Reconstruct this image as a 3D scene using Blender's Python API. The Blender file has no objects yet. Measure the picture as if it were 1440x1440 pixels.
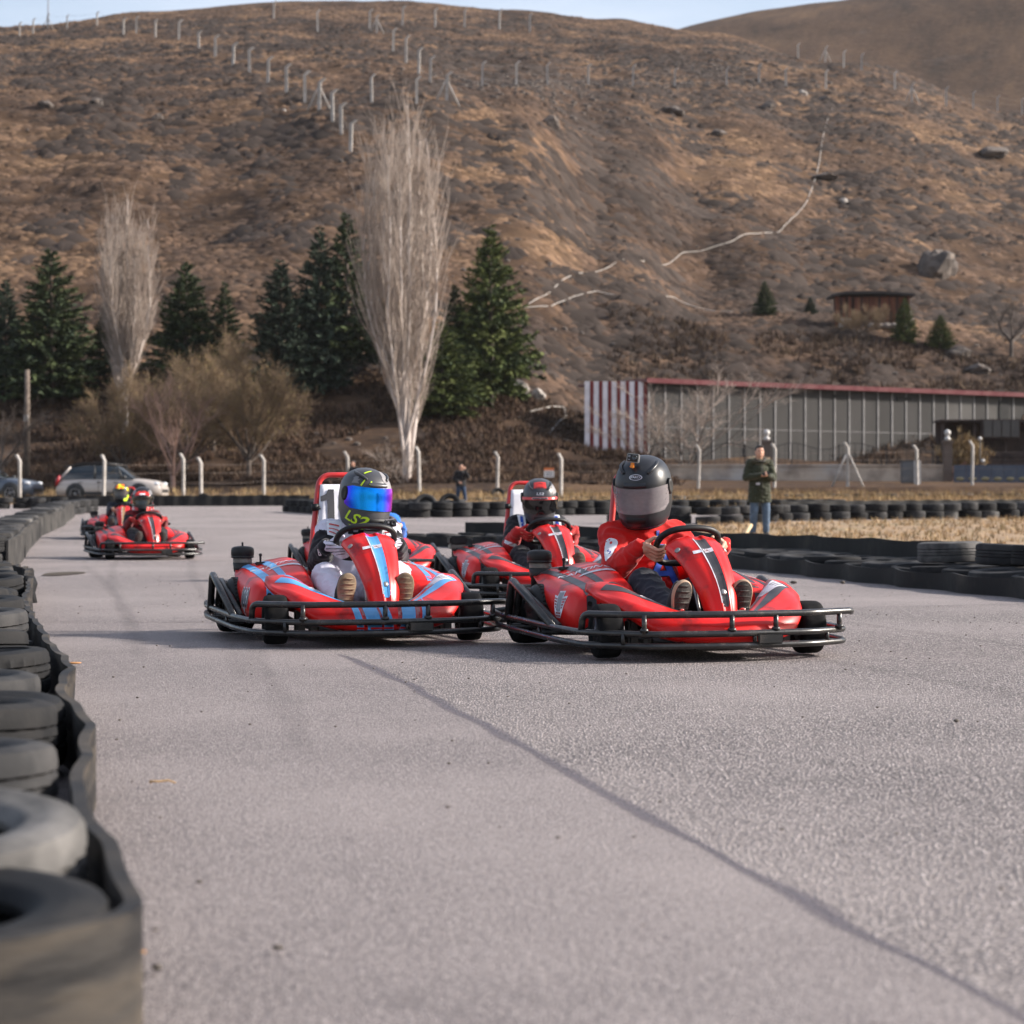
import bpy, bmesh, math, random
import numpy as np
from mathutils import Vector, Matrix, Quaternion, noise as mnoise
from mathutils.bvhtree import BVHTree

SC = bpy.context.scene
COL = SC.collection
R = math.radians
random.seed(7)
rng = np.random.default_rng(7)

# ------------------------------------------------------------------ camera
CAM_H = 0.75
cam = bpy.data.cameras.new('camera')
cam.sensor_fit = 'HORIZONTAL'
cam.sensor_width = 24.0
cam.lens = 24.0 * 2900 / 1440
cam.clip_start = 0.05
cam.clip_end = 6000
cam.dof.use_dof = True
cam.dof.focus_distance = 10.3
cam.dof.aperture_fstop = 3.0
camo = bpy.data.objects.new('camera', cam)
camo.location = (0, 0, CAM_H)
camo.rotation_euler = (R(90) - math.atan(12 / 2900), 0, 0)
COL.objects.link(camo)
SC.camera = camo

# ------------------------------------------------------------------ sky and sun
SUN_EL, SUN_AZ = R(27), R(4)          # azimuth measured from +X towards +Y
world = bpy.data.worlds.new('World')
SC.world = world
world.use_nodes = True
wn = world.node_tree
wn.nodes.clear()
sky = wn.nodes.new('ShaderNodeTexSky')
sky.sky_type = 'NISHITA'
sky.sun_disc = False
sky.sun_elevation = SUN_EL
sky.sun_rotation = R(90) - SUN_AZ
sky.air_density = 1.0
sky.dust_density = 1.6
sky.ozone_density = 1.0
# thin high cloud mixed over the blue
tc = wn.nodes.new('ShaderNodeTexCoord')
mp = wn.nodes.new('ShaderNodeMapping')
mp.inputs['Scale'].default_value = (1.2, 1.2, 4.0)
nz = wn.nodes.new('ShaderNodeTexNoise')
nz.inputs['Scale'].default_value = 1.7
nz.inputs['Detail'].default_value = 6
rp = wn.nodes.new('ShaderNodeValToRGB')
rp.color_ramp.elements[0].position = 0.40
rp.color_ramp.elements[1].position = 0.66
mx = wn.nodes.new('ShaderNodeMixRGB')
mx.inputs[2].default_value = (6.4, 6.7, 7.6, 1)
mfac = wn.nodes.new('ShaderNodeMath')
mfac.operation = 'MULTIPLY'
mfac.inputs[1].default_value = 0.75
bg = wn.nodes.new('ShaderNodeBackground')
bg.inputs['Strength'].default_value = 0.088
wo = wn.nodes.new('ShaderNodeOutputWorld')
L = wn.links.new
L(tc.outputs['Generated'], mp.inputs[0])
L(mp.outputs[0], nz.inputs['Vector'])
L(nz.outputs[0], rp.inputs[0])
L(rp.outputs[0], mfac.inputs[0])
L(mfac.outputs[0], mx.inputs[0])
L(sky.outputs[0], mx.inputs[1])
L(mx.outputs[0], bg.inputs[0])
L(bg.outputs[0], wo.inputs[0])

sun = bpy.data.lights.new('sun', 'SUN')
sun.energy = 4.6
sun.angle = R(6.0)
sun.color = (1.0, 0.925, 0.84)
suno = bpy.data.objects.new('sun', sun)
sdir = Vector((math.cos(SUN_EL) * math.cos(SUN_AZ), math.cos(SUN_EL) * math.sin(SUN_AZ), math.sin(SUN_EL)))
suno.rotation_euler = (-sdir).to_track_quat('-Z', 'Y').to_euler()
suno.location = sdir * 50
COL.objects.link(suno)

vs = SC.view_settings
SC.display_settings.display_device = 'sRGB'
vs.view_transform = 'Standard'
vs.look = 'None'
vs.gamma = 1
vs.use_curve_mapping = False
vs.exposure = 1.06
SC.render.engine = 'CYCLES'
SC.cycles.max_bounces = 6
SC.cycles.diffuse_bounces = 3
SC.cycles.glossy_bounces = 3
SC.cycles.transparent_max_bounces = 12
SC.cycles.use_denoising = True


# ------------------------------------------------------------------ helpers
def link(o):
    COL.objects.link(o)
    return o


def tag(o, label=None, cat=None, group=None, kind=None):
    if label: o['label'] = label
    if cat: o['category'] = cat
    if group: o['group'] = group
    if kind: o['kind'] = kind
    return o


def thing(name, label, cat, loc=(0, 0, 0), rz=0, group=None):
    o = bpy.data.objects.new(name, None)
    o.empty_display_size = 0.1
    o.location = loc
    o.rotation_euler = (0, 0, rz)
    link(o)
    return tag(o, label, cat, group)


def mesh_from(name, v, f, mats, midx=None, smooth=True):
    me = bpy.data.meshes.new(name)
    if isinstance(v, np.ndarray) and isinstance(f, np.ndarray):
        n, k = f.shape
        me.vertices.add(len(v))
        me.vertices.foreach_set('co', v.astype(np.float32).ravel())
        me.loops.add(n * k)
        me.loops.foreach_set('vertex_index', f.astype(np.int32).ravel())
        me.polygons.add(n)
        me.polygons.foreach_set('loop_start', np.arange(0, n * k, k, dtype=np.int32))
        me.update(calc_edges=True)
    else:
        me.from_pydata([tuple(p) for p in v], [], [tuple(q) for q in f])
    for m in (mats if isinstance(mats, (list, tuple)) else [mats]):
        me.materials.append(m)
    if midx is not None:
        me.polygons.foreach_set('material_index', np.asarray(midx, dtype=np.int32))
    if smooth:
        me.polygons.foreach_set('use_smooth', np.ones(len(me.polygons), dtype=bool))
    me.update()
    return me


def obj(name, me, parent=None, loc=(0, 0, 0), rot=(0, 0, 0), scale=(1, 1, 1)):
    o = bpy.data.objects.new(name, me)
    o.location, o.rotation_euler, o.scale = loc, rot, scale
    link(o)
    if parent: o.parent = parent
    return o


def dup(root, loc=None, rot=None, scale=None, label=None):
    c = root.copy(); link(c)
    if loc is not None: c.location = loc
    if rot is not None: c.rotation_euler = rot
    if scale is not None: c.scale = scale
    if label: c['label'] = label
    for ch in root.children:
        d = ch.copy(); link(d); d.parent = c
        for g in ch.children:
            e = g.copy(); link(e); e.parent = d
    return c


class MB:
    """collects shapes into one mesh"""
    def __init__(s):
        s.v, s.f, s.m = [], [], []
        s.boxy = False

    def raw(s, v, f, mi=0, mat=None):
        b = len(s.v)
        if mat is not None: v = [mat @ Vector(p) for p in v]
        s.v += [tuple(p) for p in v]
        s.f += [tuple(b + i for i in q) for q in f]
        s.m += [mi] * len(f)
        return s

    def box(s, c, d, mi=0, mat=None, bev=0.0):
        x, y, z = c; a, b, h = d[0] / 2, d[1] / 2, d[2] / 2
        if bev <= 0:
            v = [(x + i * a, y + j * b, z + k * h) for i in (-1, 1) for j in (-1, 1) for k in (-1, 1)]
            f = [(0, 1, 3, 2), (4, 6, 7, 5), (0, 4, 5, 1), (2, 3, 7, 6), (0, 2, 6, 4), (1, 5, 7, 3)]
            return s.raw(v, f, mi, mat)
        s.boxy = True
        bm = bmesh.new()
        bmesh.ops.create_cube(bm, size=1)
        for q in bm.verts: q.co = Vector((x + q.co.x * d[0], y + q.co.y * d[1], z + q.co.z * d[2]))
        bmesh.ops.bevel(bm, geom=bm.edges[:], offset=bev, segments=2, affect='EDGES')
        bm.verts.index_update()
        s.raw([q.co.copy() for q in bm.verts], [[q.index for q in p.verts] for p in bm.faces], mi, mat)
        bm.free()
        return s

    def tube(s, path, r, n=8, mi=0, mat=None, closed=False, cap=True):
        P = [Vector(p) for p in path]
        rr = list(r) if isinstance(r, (list, tuple)) else [r] * len(P)
        N = len(P)
        T = []
        for i in range(N):
            a = P[(i - 1) % N] if (closed or i > 0) else P[i]
            b = P[(i + 1) % N] if (closed or i < N - 1) else P[i]
            t = b - a
            T.append(t.normalized() if t.length > 1e-9 else Vector((0, 0, 1)))
        u = T[0].orthogonal().normalized()
        v, f = [], []
        for i in range(N):
            u = (u - T[i] * u.dot(T[i]))
            u = u.normalized() if u.length > 1e-6 else T[i].orthogonal().normalized()
            w = T[i].cross(u)
            for k in range(n):
                a = 2 * math.pi * k / n
                v.append(P[i] + (u * math.cos(a) + w * math.sin(a)) * rr[i])
        M_ = N if closed else N - 1
        for i in range(M_):
            for k in range(n):
                a, b = i * n + k, i * n + (k + 1) % n
                c, d = ((i + 1) % N) * n + (k + 1) % n, ((i + 1) % N) * n + k
                f.append((a, b, c, d))
        if cap and not closed:
            f.append(tuple(reversed(range(n))))
            f.append(tuple((N - 1) * n + k for k in range(n)))
        return s.raw(v, f, mi, mat)

    def lathe(s, prof, n=24, mi=0, mat=None):
        """prof: (radius, z) pairs; axis z"""
        v, f = [], []
        for r, z in prof:
            for k in range(n):
                a = 2 * math.pi * k / n
                v.append((r * math.cos(a), r * math.sin(a), z))
        for i in range(len(prof) - 1):
            for k in range(n):
                f.append((i * n + k, i * n + (k + 1) % n, (i + 1) * n + (k + 1) % n, (i + 1) * n + k))
        if prof[0][0] > 1e-4: f.append(tuple(reversed(range(n))))
        if prof[-1][0] > 1e-4: f.append(tuple((len(prof) - 1) * n + k for k in range(n)))
        return s.raw(v, f, mi, mat)

    def prism(s, poly, z0, z1, mi=0, mat=None):
        n = len(poly)
        v = [(x, y, z0) for x, y in poly] + [(x, y, z1) for x, y in poly]
        f = [tuple(reversed(range(n))), tuple(range(n, 2 * n))] + [(i, (i + 1) % n, n + (i + 1) % n, n + i) for i in range(n)]
        return s.raw(v, f, mi, mat)

    def grid(s, rows, mi=0, mat=None, closed=False):
        n = len(rows[0]); v = [p for r in rows for p in r]; f = []
        for i in range(len(rows) - 1):
            for k in range(n if closed else n - 1):
                k2 = (k + 1) % n
                f.append((i * n + k, i * n + k2, (i + 1) * n + k2, (i + 1) * n + k))
        return s.raw(v, f, mi, mat)

    def ball(s, c, r, n=10, mi=0, mat=None, sc=(1, 1, 1)):
        rows = []
        for i in range(n + 1):
            t = math.pi * i / n
            rows.append([(c[0] + r * sc[0] * math.sin(t) * math.cos(2 * math.pi * k / (2 * n)),
                          c[1] + r * sc[1] * math.sin(t) * math.sin(2 * math.pi * k / (2 * n)),
                          c[2] + r * sc[2] * math.cos(t)) for k in range(2 * n)])
        return s.grid(rows, mi, mat, closed=True)

    def mesh(s, name, mats, smooth=True, fix=False, angle=None):
        me = mesh_from(name, s.v, s.f, mats, s.m, smooth)
        if fix:
            bm = bmesh.new(); bm.from_mesh(me)
            bmesh.ops.remove_doubles(bm, verts=bm.verts, dist=1e-5)
            bmesh.ops.recalc_face_normals(bm, faces=bm.faces)
            bm.to_mesh(me); bm.free()
        if angle is None and smooth and s.boxy: angle = 28
        if angle is not None:
            me.set_sharp_from_angle(angle=R(angle))
        return me

    def obj(s, name, mats, parent=None, smooth=True, fix=False, angle=None, **k):
        return obj(name, s.mesh(name, mats, smooth, fix, angle), parent, **k)


def chaikin(P, it=2, closed=False):
    P = [Vector(p) for p in P]
    for _ in range(it):
        Q = [] if closed else [P[0]]
        n = len(P)
        for i in range(n if closed else n - 1):
            a, b = P[i], P[(i + 1) % n]
            Q += [a.lerp(b, .25), a.lerp(b, .75)]
        if not closed: Q.append(P[-1])
        P = Q
    return P


def bend(P, r=0.05, seg=4):
    """polyline with rounded corners"""
    P = [Vector(p) for p in P]
    out = [P[0]]
    for a, b, c in zip(P, P[1:], P[2:]):
        d = min(r, (a - b).length * .45, (c - b).length * .45)
        s = b + (a - b).normalized() * d
        e = b + (c - b).normalized() * d
        for i in range(seg + 1):
            t = i / seg
            out.append(s * (1 - t) ** 2 + b * 2 * t * (1 - t) + e * t * t)
    out.append(P[-1])
    return out


def interp(x, xs, ys):
    return float(np.interp(x, xs, ys))


def smooth_interp(x, xs, ys):
    """cubic hermite through the knots"""
    xs = list(xs); ys = list(ys)
    if x <= xs[0]: return ys[0]
    if x >= xs[-1]: return ys[-1]
    i = max(k for k in range(len(xs)) if xs[k] <= x)
    i = min(i, len(xs) - 2)
    def sl(k):
        if k == 0: return (ys[1] - ys[0]) / (xs[1] - xs[0])
        if k == len(xs) - 1: return (ys[-1] - ys[-2]) / (xs[-1] - xs[-2])
        a = (ys[k] - ys[k - 1]) / (xs[k] - xs[k - 1]); b = (ys[k + 1] - ys[k]) / (xs[k + 1] - xs[k])
        return 0.0 if a * b <= 0 else 2 * a * b / (a + b)
    h = xs[i + 1] - xs[i]; t = (x - xs[i]) / h
    m0, m1 = sl(i) * h, sl(i + 1) * h
    return ((2 * t**3 - 3 * t**2 + 1) * ys[i] + (t**3 - 2 * t**2 + t) * m0 + (-2 * t**3 + 3 * t**2) * ys[i + 1] + (t**3 - t**2) * m1)


# ------------------------------------------------------------------ materials
def mat(name, col, rough=.6, metal=0.0, col2=None, scale=8.0, lo=.4, hi=.6, bump=0.0, bscale=None, detail=5,
        coat=0.0, spec=.5, rvar=0.0, attr=None, coords='Object', stretch=None, col3=None, scale3=2.0, lo3=.5, hi3=.7, sheen=0.0, ior=None):
    m = bpy.data.materials.new(name)
    m.use_nodes = True
    nt = m.node_tree
    b = nt.nodes['Principled BSDF']
    b.inputs['Base Color'].default_value = (*col, 1)
    b.inputs['Roughness'].default_value = rough
    b.inputs['Metallic'].default_value = metal
    b.inputs['Specular IOR Level'].default_value = spec
    b.inputs['Coat Weight'].default_value = coat
    b.inputs['Coat Roughness'].default_value = .08
    if sheen: b.inputs['Sheen Weight'].default_value = sheen
    if ior: b.inputs['IOR'].default_value = ior
    lk = nt.links.new
    t = nt.nodes.new('ShaderNodeTexCoord')
    src = t.outputs[coords]
    if stretch:
        mpn = nt.nodes.new('ShaderNodeMapping')
        mpn.inputs['Scale'].default_value = stretch
        lk(src, mpn.inputs[0]); src = mpn.outputs[0]

    def noise(sc, det=detail, rg=.55):
        n = nt.nodes.new('ShaderNodeTexNoise')
        n.inputs['Scale'].default_value = sc
        n.inputs['Detail'].default_value = det
        n.inputs['Roughness'].default_value = rg
        lk(src, n.inputs['Vector'])
        return n.outputs[0]

    def ramp(x, a, c):
        r = nt.nodes.new('ShaderNodeMapRange')
        r.inputs[1].default_value = a; r.inputs[2].default_value = c
        lk(x, r.inputs[0])
        return r.outputs[0]

    def mixc(f, a, c, blend='MIX'):
        x = nt.nodes.new('ShaderNodeMixRGB')
        x.blend_type = blend
        if isinstance(f, (int, float)): x.inputs[0].default_value = f
        else: lk(f, x.inputs[0])
        for i, q in ((1, a), (2, c)):
            if isinstance(q, tuple): x.inputs[i].default_value = (*q, 1)
            else: lk(q, x.inputs[i])
        return x.outputs[0]
    cur = col
    if attr:
        an = nt.nodes.new('ShaderNodeVertexColor'); an.layer_name = attr
        cur = an.outputs[0]
        lk(cur, b.inputs['Base Color'])
    if col2 is not None:
        f = ramp(noise(scale), lo, hi)
        cur = mixc(f, cur, col2)
        lk(cur, b.inputs['Base Color'])
        if rvar:
            rr = nt.nodes.new('ShaderNodeMapRange')
            rr.inputs[3].default_value = rough; rr.inputs[4].default_value = min(1, max(0.02, rough + rvar))
            lk(f, rr.inputs[0]); lk(rr.outputs[0], b.inputs['Roughness'])
    if col3 is not None:
        cur = mixc(ramp(noise(scale3), lo3, hi3), cur, col3)
        lk(cur, b.inputs['Base Color'])
    if bump:
        bn = nt.nodes.new('ShaderNodeBump')
        bn.inputs['Strength'].default_value = 1.0
        bn.inputs['Distance'].default_value = bump
        lk(noise(bscale or scale * 3), bn.inputs['Height'])
        lk(bn.outputs[0], b.inputs['Normal'])
    m['nt'] = 1
    return m


def nodes_of(m):
    nt = m.node_tree
    return nt, nt.nodes['Principled BSDF'], nt.links.new


# ------------------------------------------------------------------ ground height and pixel helper
GY = [-50, 28, 36, 48, 60, 80, 90, 95, 102, 400]
GZ = [0, 0, .12, .34, .45, .62, .88, 1.15, 1.35, 1.35]


def G(y):
    return float(np.interp(y, GY, GZ))


def at(px, py, lift=0.0):
    """ground point seen at photograph pixel (px, py) - used once to survey the site"""
    lo, hi = 1.0, 300.0
    f = lambda Y: CAM_H - (py - 708) * Y / 2900 - G(Y) - lift
    for _ in range(60):
        mid = (lo + hi) / 2
        if f(mid) > 0: lo = mid
        else: hi = mid
    Y = lo
    return Vector(((px - 720) * Y / 2900, Y, G(Y)))


def W(px, Y, z=None):
    return Vector(((px - 720) * Y / 2900, Y, G(Y) if z is None else z))


def Zp(py, Y):
    return CAM_H + (708 - py) * Y / 2900

# ================================================================== GROUND
def road_mat(name, fine, base, dark, light, aggr, bump):
    m = bpy.data.materials.new(name); m.use_nodes = True
    nt, b, lk = nodes_of(m)
    t = nt.nodes.new('ShaderNodeTexCoord'); src = t.outputs['Object']

    def noise(sc, det=3, rg=.6):
        n = nt.nodes.new('ShaderNodeTexNoise'); n.inputs['Scale'].default_value = sc
        n.inputs['Detail'].default_value = det; n.inputs['Roughness'].default_value = rg
        lk(src, n.inputs['Vector']); return n.outputs[0]

    def vor(sc, feat='F1'):
        n = nt.nodes.new('ShaderNodeTexVoronoi'); n.inputs['Scale'].default_value = sc; n.feature = feat
        lk(src, n.inputs['Vector']); return n

    def rng_(x, a, c, d=0., e=1.):
        r = nt.nodes.new('ShaderNodeMapRange'); lk(x, r.inputs[0])
        for i, q in enumerate((a, c, d, e)): r.inputs[i + 1].default_value = q
        return r.outputs[0]

    def mixc(f, a, c, bl='MIX'):
        x = nt.nodes.new('ShaderNodeMixRGB'); x.blend_type = bl
        if isinstance(f, float): x.inputs[0].default_value = f
        else: lk(f, x.inputs[0])
        for i, q in ((1, a), (2, c)):
            if isinstance(q, tuple): x.inputs[i].default_value = (*q, 1)
            else: lk(q, x.inputs[i])
        return x.outputs[0]
    v = vor(aggr)                                     # stones in the binder
    stone = rng_(v.outputs['Distance'], .15, .55, 1., 0.)
    sep = nt.nodes.new('ShaderNodeSeparateColor'); lk(v.outputs['Color'], sep.inputs[0])
    c = mixc(rng_(sep.outputs[0], .3, .95), base, light)
    c = mixc(rng_(sep.outputs[1], .62, .8), c, tuple(x * .42 for x in base))
    c = mixc(rng_(stone, .0, .55, 1., 0.), c, dark)
    c = mixc(rng_(noise(.35, 4), .42, .68, 0., .5), c, tuple(x * .93 for x in base))      # broad wear
    c = mixc(rng_(noise(2.2, 5), .54, .74, 0., .10), c, dark)
    c = mixc(rng_(noise(14, 3), .56, .74, 0., .35), c, tuple(x * .62 for x in base))
    lk(c, b.inputs['Base Color'])
    b.inputs['Roughness'].default_value = .78
    b.inputs['Specular IOR Level'].default_value = .35
    ad = nt.nodes.new('ShaderNodeMath'); ad.operation = 'ADD'
    lk(stone, ad.inputs[0])
    ml = nt.nodes.new('ShaderNodeMath'); ml.operation = 'MULTIPLY'; ml.inputs[1].default_value = 1.4
    lk(noise(aggr * .4, 4), ml.inputs[0]); lk(ml.outputs[0], ad.inputs[1])
    bn = nt.nodes.new('ShaderNodeBump'); bn.inputs['Distance'].default_value = bump
    lk(ad.outputs[0], bn.inputs['Height']); lk(bn.outputs[0], b.inputs['Normal'])
    return m


M_FINE = road_mat('fine_asphalt', True, (.375, .325, .312), (.105, .090, .092), (.62, .55, .53), 170, .003)
M_COARSE = road_mat('coarse_asphalt', False, (.365, .317, .303), (.085, .074, .075), (.64, .565, .54), 92, .0055)
M_SEAM = mat('tar_seam', (.15, .135, .145), .7, col2=(.25, .22, .215), scale=26, lo=.42, hi=.6, bump=.003, bscale=90)
M_DIRT = mat('dry_dirt', (.20, .135, .085), .95, col2=(.11, .075, .05), scale=.6, lo=.35, hi=.65, bump=.04, bscale=9,
             col3=(.30, .215, .12), scale3=.25, lo3=.45, hi3=.65)
M_DRYGRASS = mat('dry_turf', (.33, .22, .125), .95, col2=(.19, .13, .078), scale=1.8, lo=.4, hi=.65, bump=.03, bscale=16,
                 col3=(.16, .15, .06), scale3=.5, lo3=.55, hi3=.75)

ys = np.unique(np.concatenate([np.linspace(-50, 120, 86), np.array(GY, float), np.linspace(130, 3000, 30)]))
xs = np.unique(np.concatenate([np.linspace(-60, 60, 61), np.linspace(-2500, 2500, 41)]))
V = np.array([(x, y, G(y)) for y in ys for x in xs])
nx = len(xs)
F = np.array([(j * nx + i, j * nx + i + 1, (j + 1) * nx + i + 1, (j + 1) * nx + i) for j in range(len(ys) - 1) for i in range(nx - 1)])
tag(obj('ground', mesh_from('ground', V, F, M_DIRT)), kind='structure')


def sheet(name, poly, m, lift, step=2.0, kind='structure'):
    """flat sheet with the ground's slope: polygon cut along the ground's knots"""
    bm = bmesh.new()
    bm.faces.new([bm.verts.new((p[0], p[1], 0)) for p in poly])
    cuts = [y for y in GY if min(p[1] for p in poly) < y < max(p[1] for p in poly)]
    for y in cuts:
        bmesh.ops.bisect_plane(bm, geom=bm.verts[:] + bm.edges[:] + bm.faces[:], plane_co=(0, y, 0), plane_no=(0, 1, 0))
    for v in bm.verts: v.co.z = G(v.co.y) + lift
    bmesh.ops.recalc_face_normals(bm, faces=bm.faces)
    if bm.faces[0].normal.z < 0: bmesh.ops.reverse_faces(bm, faces=bm.faces)
    me = bpy.data.meshes.new(name); bm.to_mesh(me); bm.free()
    me.materials.append(m)
    return tag(obj(name, me), kind=kind)


sheet('track', [(-30, -8), (40, -8), (60, 40), (60, 62), (20, 70), (4, 82.5), (-34, 83.5), (-30, 30)], M_FINE, .004)
SEAM = [(1.75, -1.6), (1.25, .7), (.96, 2.05), (.745, 3.02), (.60, 3.62), (.455, 4.3), (.24, 5.35), (.01, 6.46), (-.22, 7.5), (-.45, 8.6), (-.69, 9.62), (-.92, 10.4), (-1.1, 11.6), (-1.05, 13.1)]
sheet('worn_track', SEAM + [(1.4, 14.2), (5.6, 15.9), (14, 17), (30, 17), (30, -6), (2.5, -6)], M_COARSE, .0045)


def strip(name, line, w, m, lift, kind='structure'):
    rows = []
    for i, p in enumerate(line):
        a = Vector(line[max(0, i - 1)]); b = Vector(line[min(len(line) - 1, i + 1)])
        d = (b - a).normalized(); nrm = Vector((-d.y, d.x))
        ww = w * (0.7 + .6 * mnoise.noise((p[0] * 3, p[1] * 3, 1.7)) + .3)
        c = Vector(p[:2])
        rows.append([(*(c - nrm * ww / 2), G(p[1]) + lift), (*(c + nrm * ww / 2), G(p[1]) + lift)])
    mb = MB(); mb.grid(rows)
    o = mb.obj(name, m, fix=True)
    return tag(o, kind=kind)


def densify(line, n, wob=0.0):
    out = []
    for a, b in zip(line, line[1:]):
        for i in range(n):
            t = i / n
            x, y = a[0] + (b[0] - a[0]) * t, a[1] + (b[1] - a[1]) * t
            out.append((x + wob * mnoise.noise((x * 2.2, y * 2.2, 5)), y + wob * mnoise.noise((x * 2.2, y * 2.2, 9))))
    out.append(line[-1])
    return out


def soft_strip(name, line, w, m, lift, seed=0):
    rows, al = [], []
    for i, p in enumerate(line):
        a = Vector(line[max(0, i - 1)]); b = Vector(line[min(len(line) - 1, i + 1)])
        d = (b - a).normalized(); nrm = Vector((-d.y, d.x))
        ww = w * (.75 + .7 * mnoise.noise((p[0] * 2 + seed, p[1] * 2, 1.7)))
        c = Vector(p[:2])
        e = min(1, i / 6, (len(line) - 1 - i) / 6)
        rows.append([(*(c + nrm * ww * k), G(p[1]) + lift) for k in (-.5, -.22, 0, .22, .5)])
        al += [0, .75 * e, e, .75 * e, 0]
    mb = MB(); mb.grid(rows)
    me = mb.mesh(name, m)
    ca = me.color_attributes.new('cover', 'FLOAT_COLOR', 'POINT')
    ca.data.foreach_set('color', np.array([(x, x, x, 1) for x in al], np.float32).ravel())
    return tag(obj(name, me), kind='structure')


def patchy(name, col, rough=.75, lo=.25, hi=.75, sc=34, strength=1.0):
    m = mat(name, col, rough, spec=.3)
    nt, b, lk = nodes_of(m)
    vc = nt.nodes.new('ShaderNodeVertexColor'); vc.layer_name = 'cover'
    t = nt.nodes.new('ShaderNodeTexCoord')
    n = nt.nodes.new('ShaderNodeTexNoise'); n.inputs['Scale'].default_value = sc; n.inputs['Detail'].default_value = 6; n.inputs['Roughness'].default_value = .7
    lk(t.outputs['Object'], n.inputs['Vector'])
    ad = nt.nodes.new('ShaderNodeMath'); ad.operation = 'ADD'
    lk(vc.outputs[0], ad.inputs[0]); lk(n.outputs[0], ad.inputs[1])
    r = nt.nodes.new('ShaderNodeMapRange'); r.inputs[1].default_value = 1 - lo; r.inputs[2].default_value = 1 + hi; r.inputs[4].default_value = strength
    lk(ad.outputs[0], r.inputs[0]); lk(r.outputs[0], b.inputs['Alpha'])
    return m


M_SEAM2 = patchy('tar_seam', (.12, .108, .128), .7, .25, .75, 26, .8)
soft_strip('tar_seam', densify(SEAM[:12], 10, .02), .095, M_SEAM2, .0055)
# rubber laid down by the karts
M_RUBBER = patchy('rubber_marks', (.12, .108, .112), .8, .2, 1.1, 7, .2)
for i, ln in enumerate([[(3.4, 3.0), (2.6, 6.0), (1.6, 9.2), (.9, 12.5), (.5, 17)], [(4.6, 5.5), (3.2, 9.0), (2.0, 13.0), (1.3, 18)], [(-1.7, 9.5), (-2.6, 14), (-3.9, 20), (-5.2, 27), (-6.6, 36)], [(-1.0, 8.0), (-2.0, 14), (-3.1, 20), (-4.2, 27), (-5.4, 36)], [(-.5, 5.5), (-1.3, 10.5), (-2.4, 16.5)], [(1.6, 21), (-.3, 27), (-3, 33), (-5.8, 42)], [(-2.2, 12), (-3.6, 18.5), (-5.2, 25)]]):
    soft_strip('rubber_mark', densify([(p.x, p.y) for p in chaikin([(a, b, 0) for a, b in ln], 2)], 3, .02), .22, M_RUBBER, .0066 + .0007 * i, i)
M_JOINT = mat('joint_filler', (.07, .06, .06), .9)
strip('road_joint', densify([(-4.2, 12.95), (-1.1, 12.95)], 14, .01), .022, M_JOINT, .012)
strip('road_joint', densify([(-1.05, 13.1), (1.4, 14.2), (5.6, 15.9)], 12, .03), .03, M_JOINT, .013)
strip('road_joint', densify([(-8.4, 34.6), (-2.8, 34.0)], 8, .03), .05, M_JOINT, .010)
strip('road_joint', densify([(-6.0, 22.2), (-3.0, 21.9)], 8, .03), .025, M_JOINT, .010)
# brown puddle stain on the far lane
pc = at(88, 808)
sheet('puddle', [(pc.x + .185 * math.cos(a) * (1 + .15 * math.sin(3 * a)), pc.y + .62 * math.sin(a)) for a in np.linspace(0, 2 * math.pi, 28)[:-1]],
      mat('puddle_water', (.065, .042, .018), .3, spec=.3), .012)

# grass islands
ISLE_R = [(3.2, 25.5), (.2, 31.5), (2.3, 38.5), (3.6, 44.0), (6.6, 47.2), (13.5, 52.0), (40, 60), (46, 30), (20, 12), (5.6, 14.5)]
ISLE_L = [(-6.6, 25.0), (-9.3, 38.5), (-12.4, 50), (-18, 64), (-33, 66), (-33, 22)]
ISLE_B = [(-2.6, 62.5), (1.0, 60.5), (6.0, 58.5), (15.5, 57.6), (60, 64), (60, 95), (-4, 95), (-3.2, 82)]
sheet('grass_island', ISLE_R, M_DRYGRASS, .009)
sheet('grass_island', ISLE_L, M_DRYGRASS, .009)
sheet('grass_island', ISLE_B, M_DRYGRASS, .009)


def inside(poly, x, y):
    c = False
    n = len(poly)
    for i in range(n):
        x1, y1 = poly[i][:2]; x2, y2 = poly[(i + 1) % n][:2]
        if (y1 > y) != (y2 > y) and x < (x2 - x1) * (y - y1) / (y2 - y1) + x1: c = not c
    return c


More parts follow.
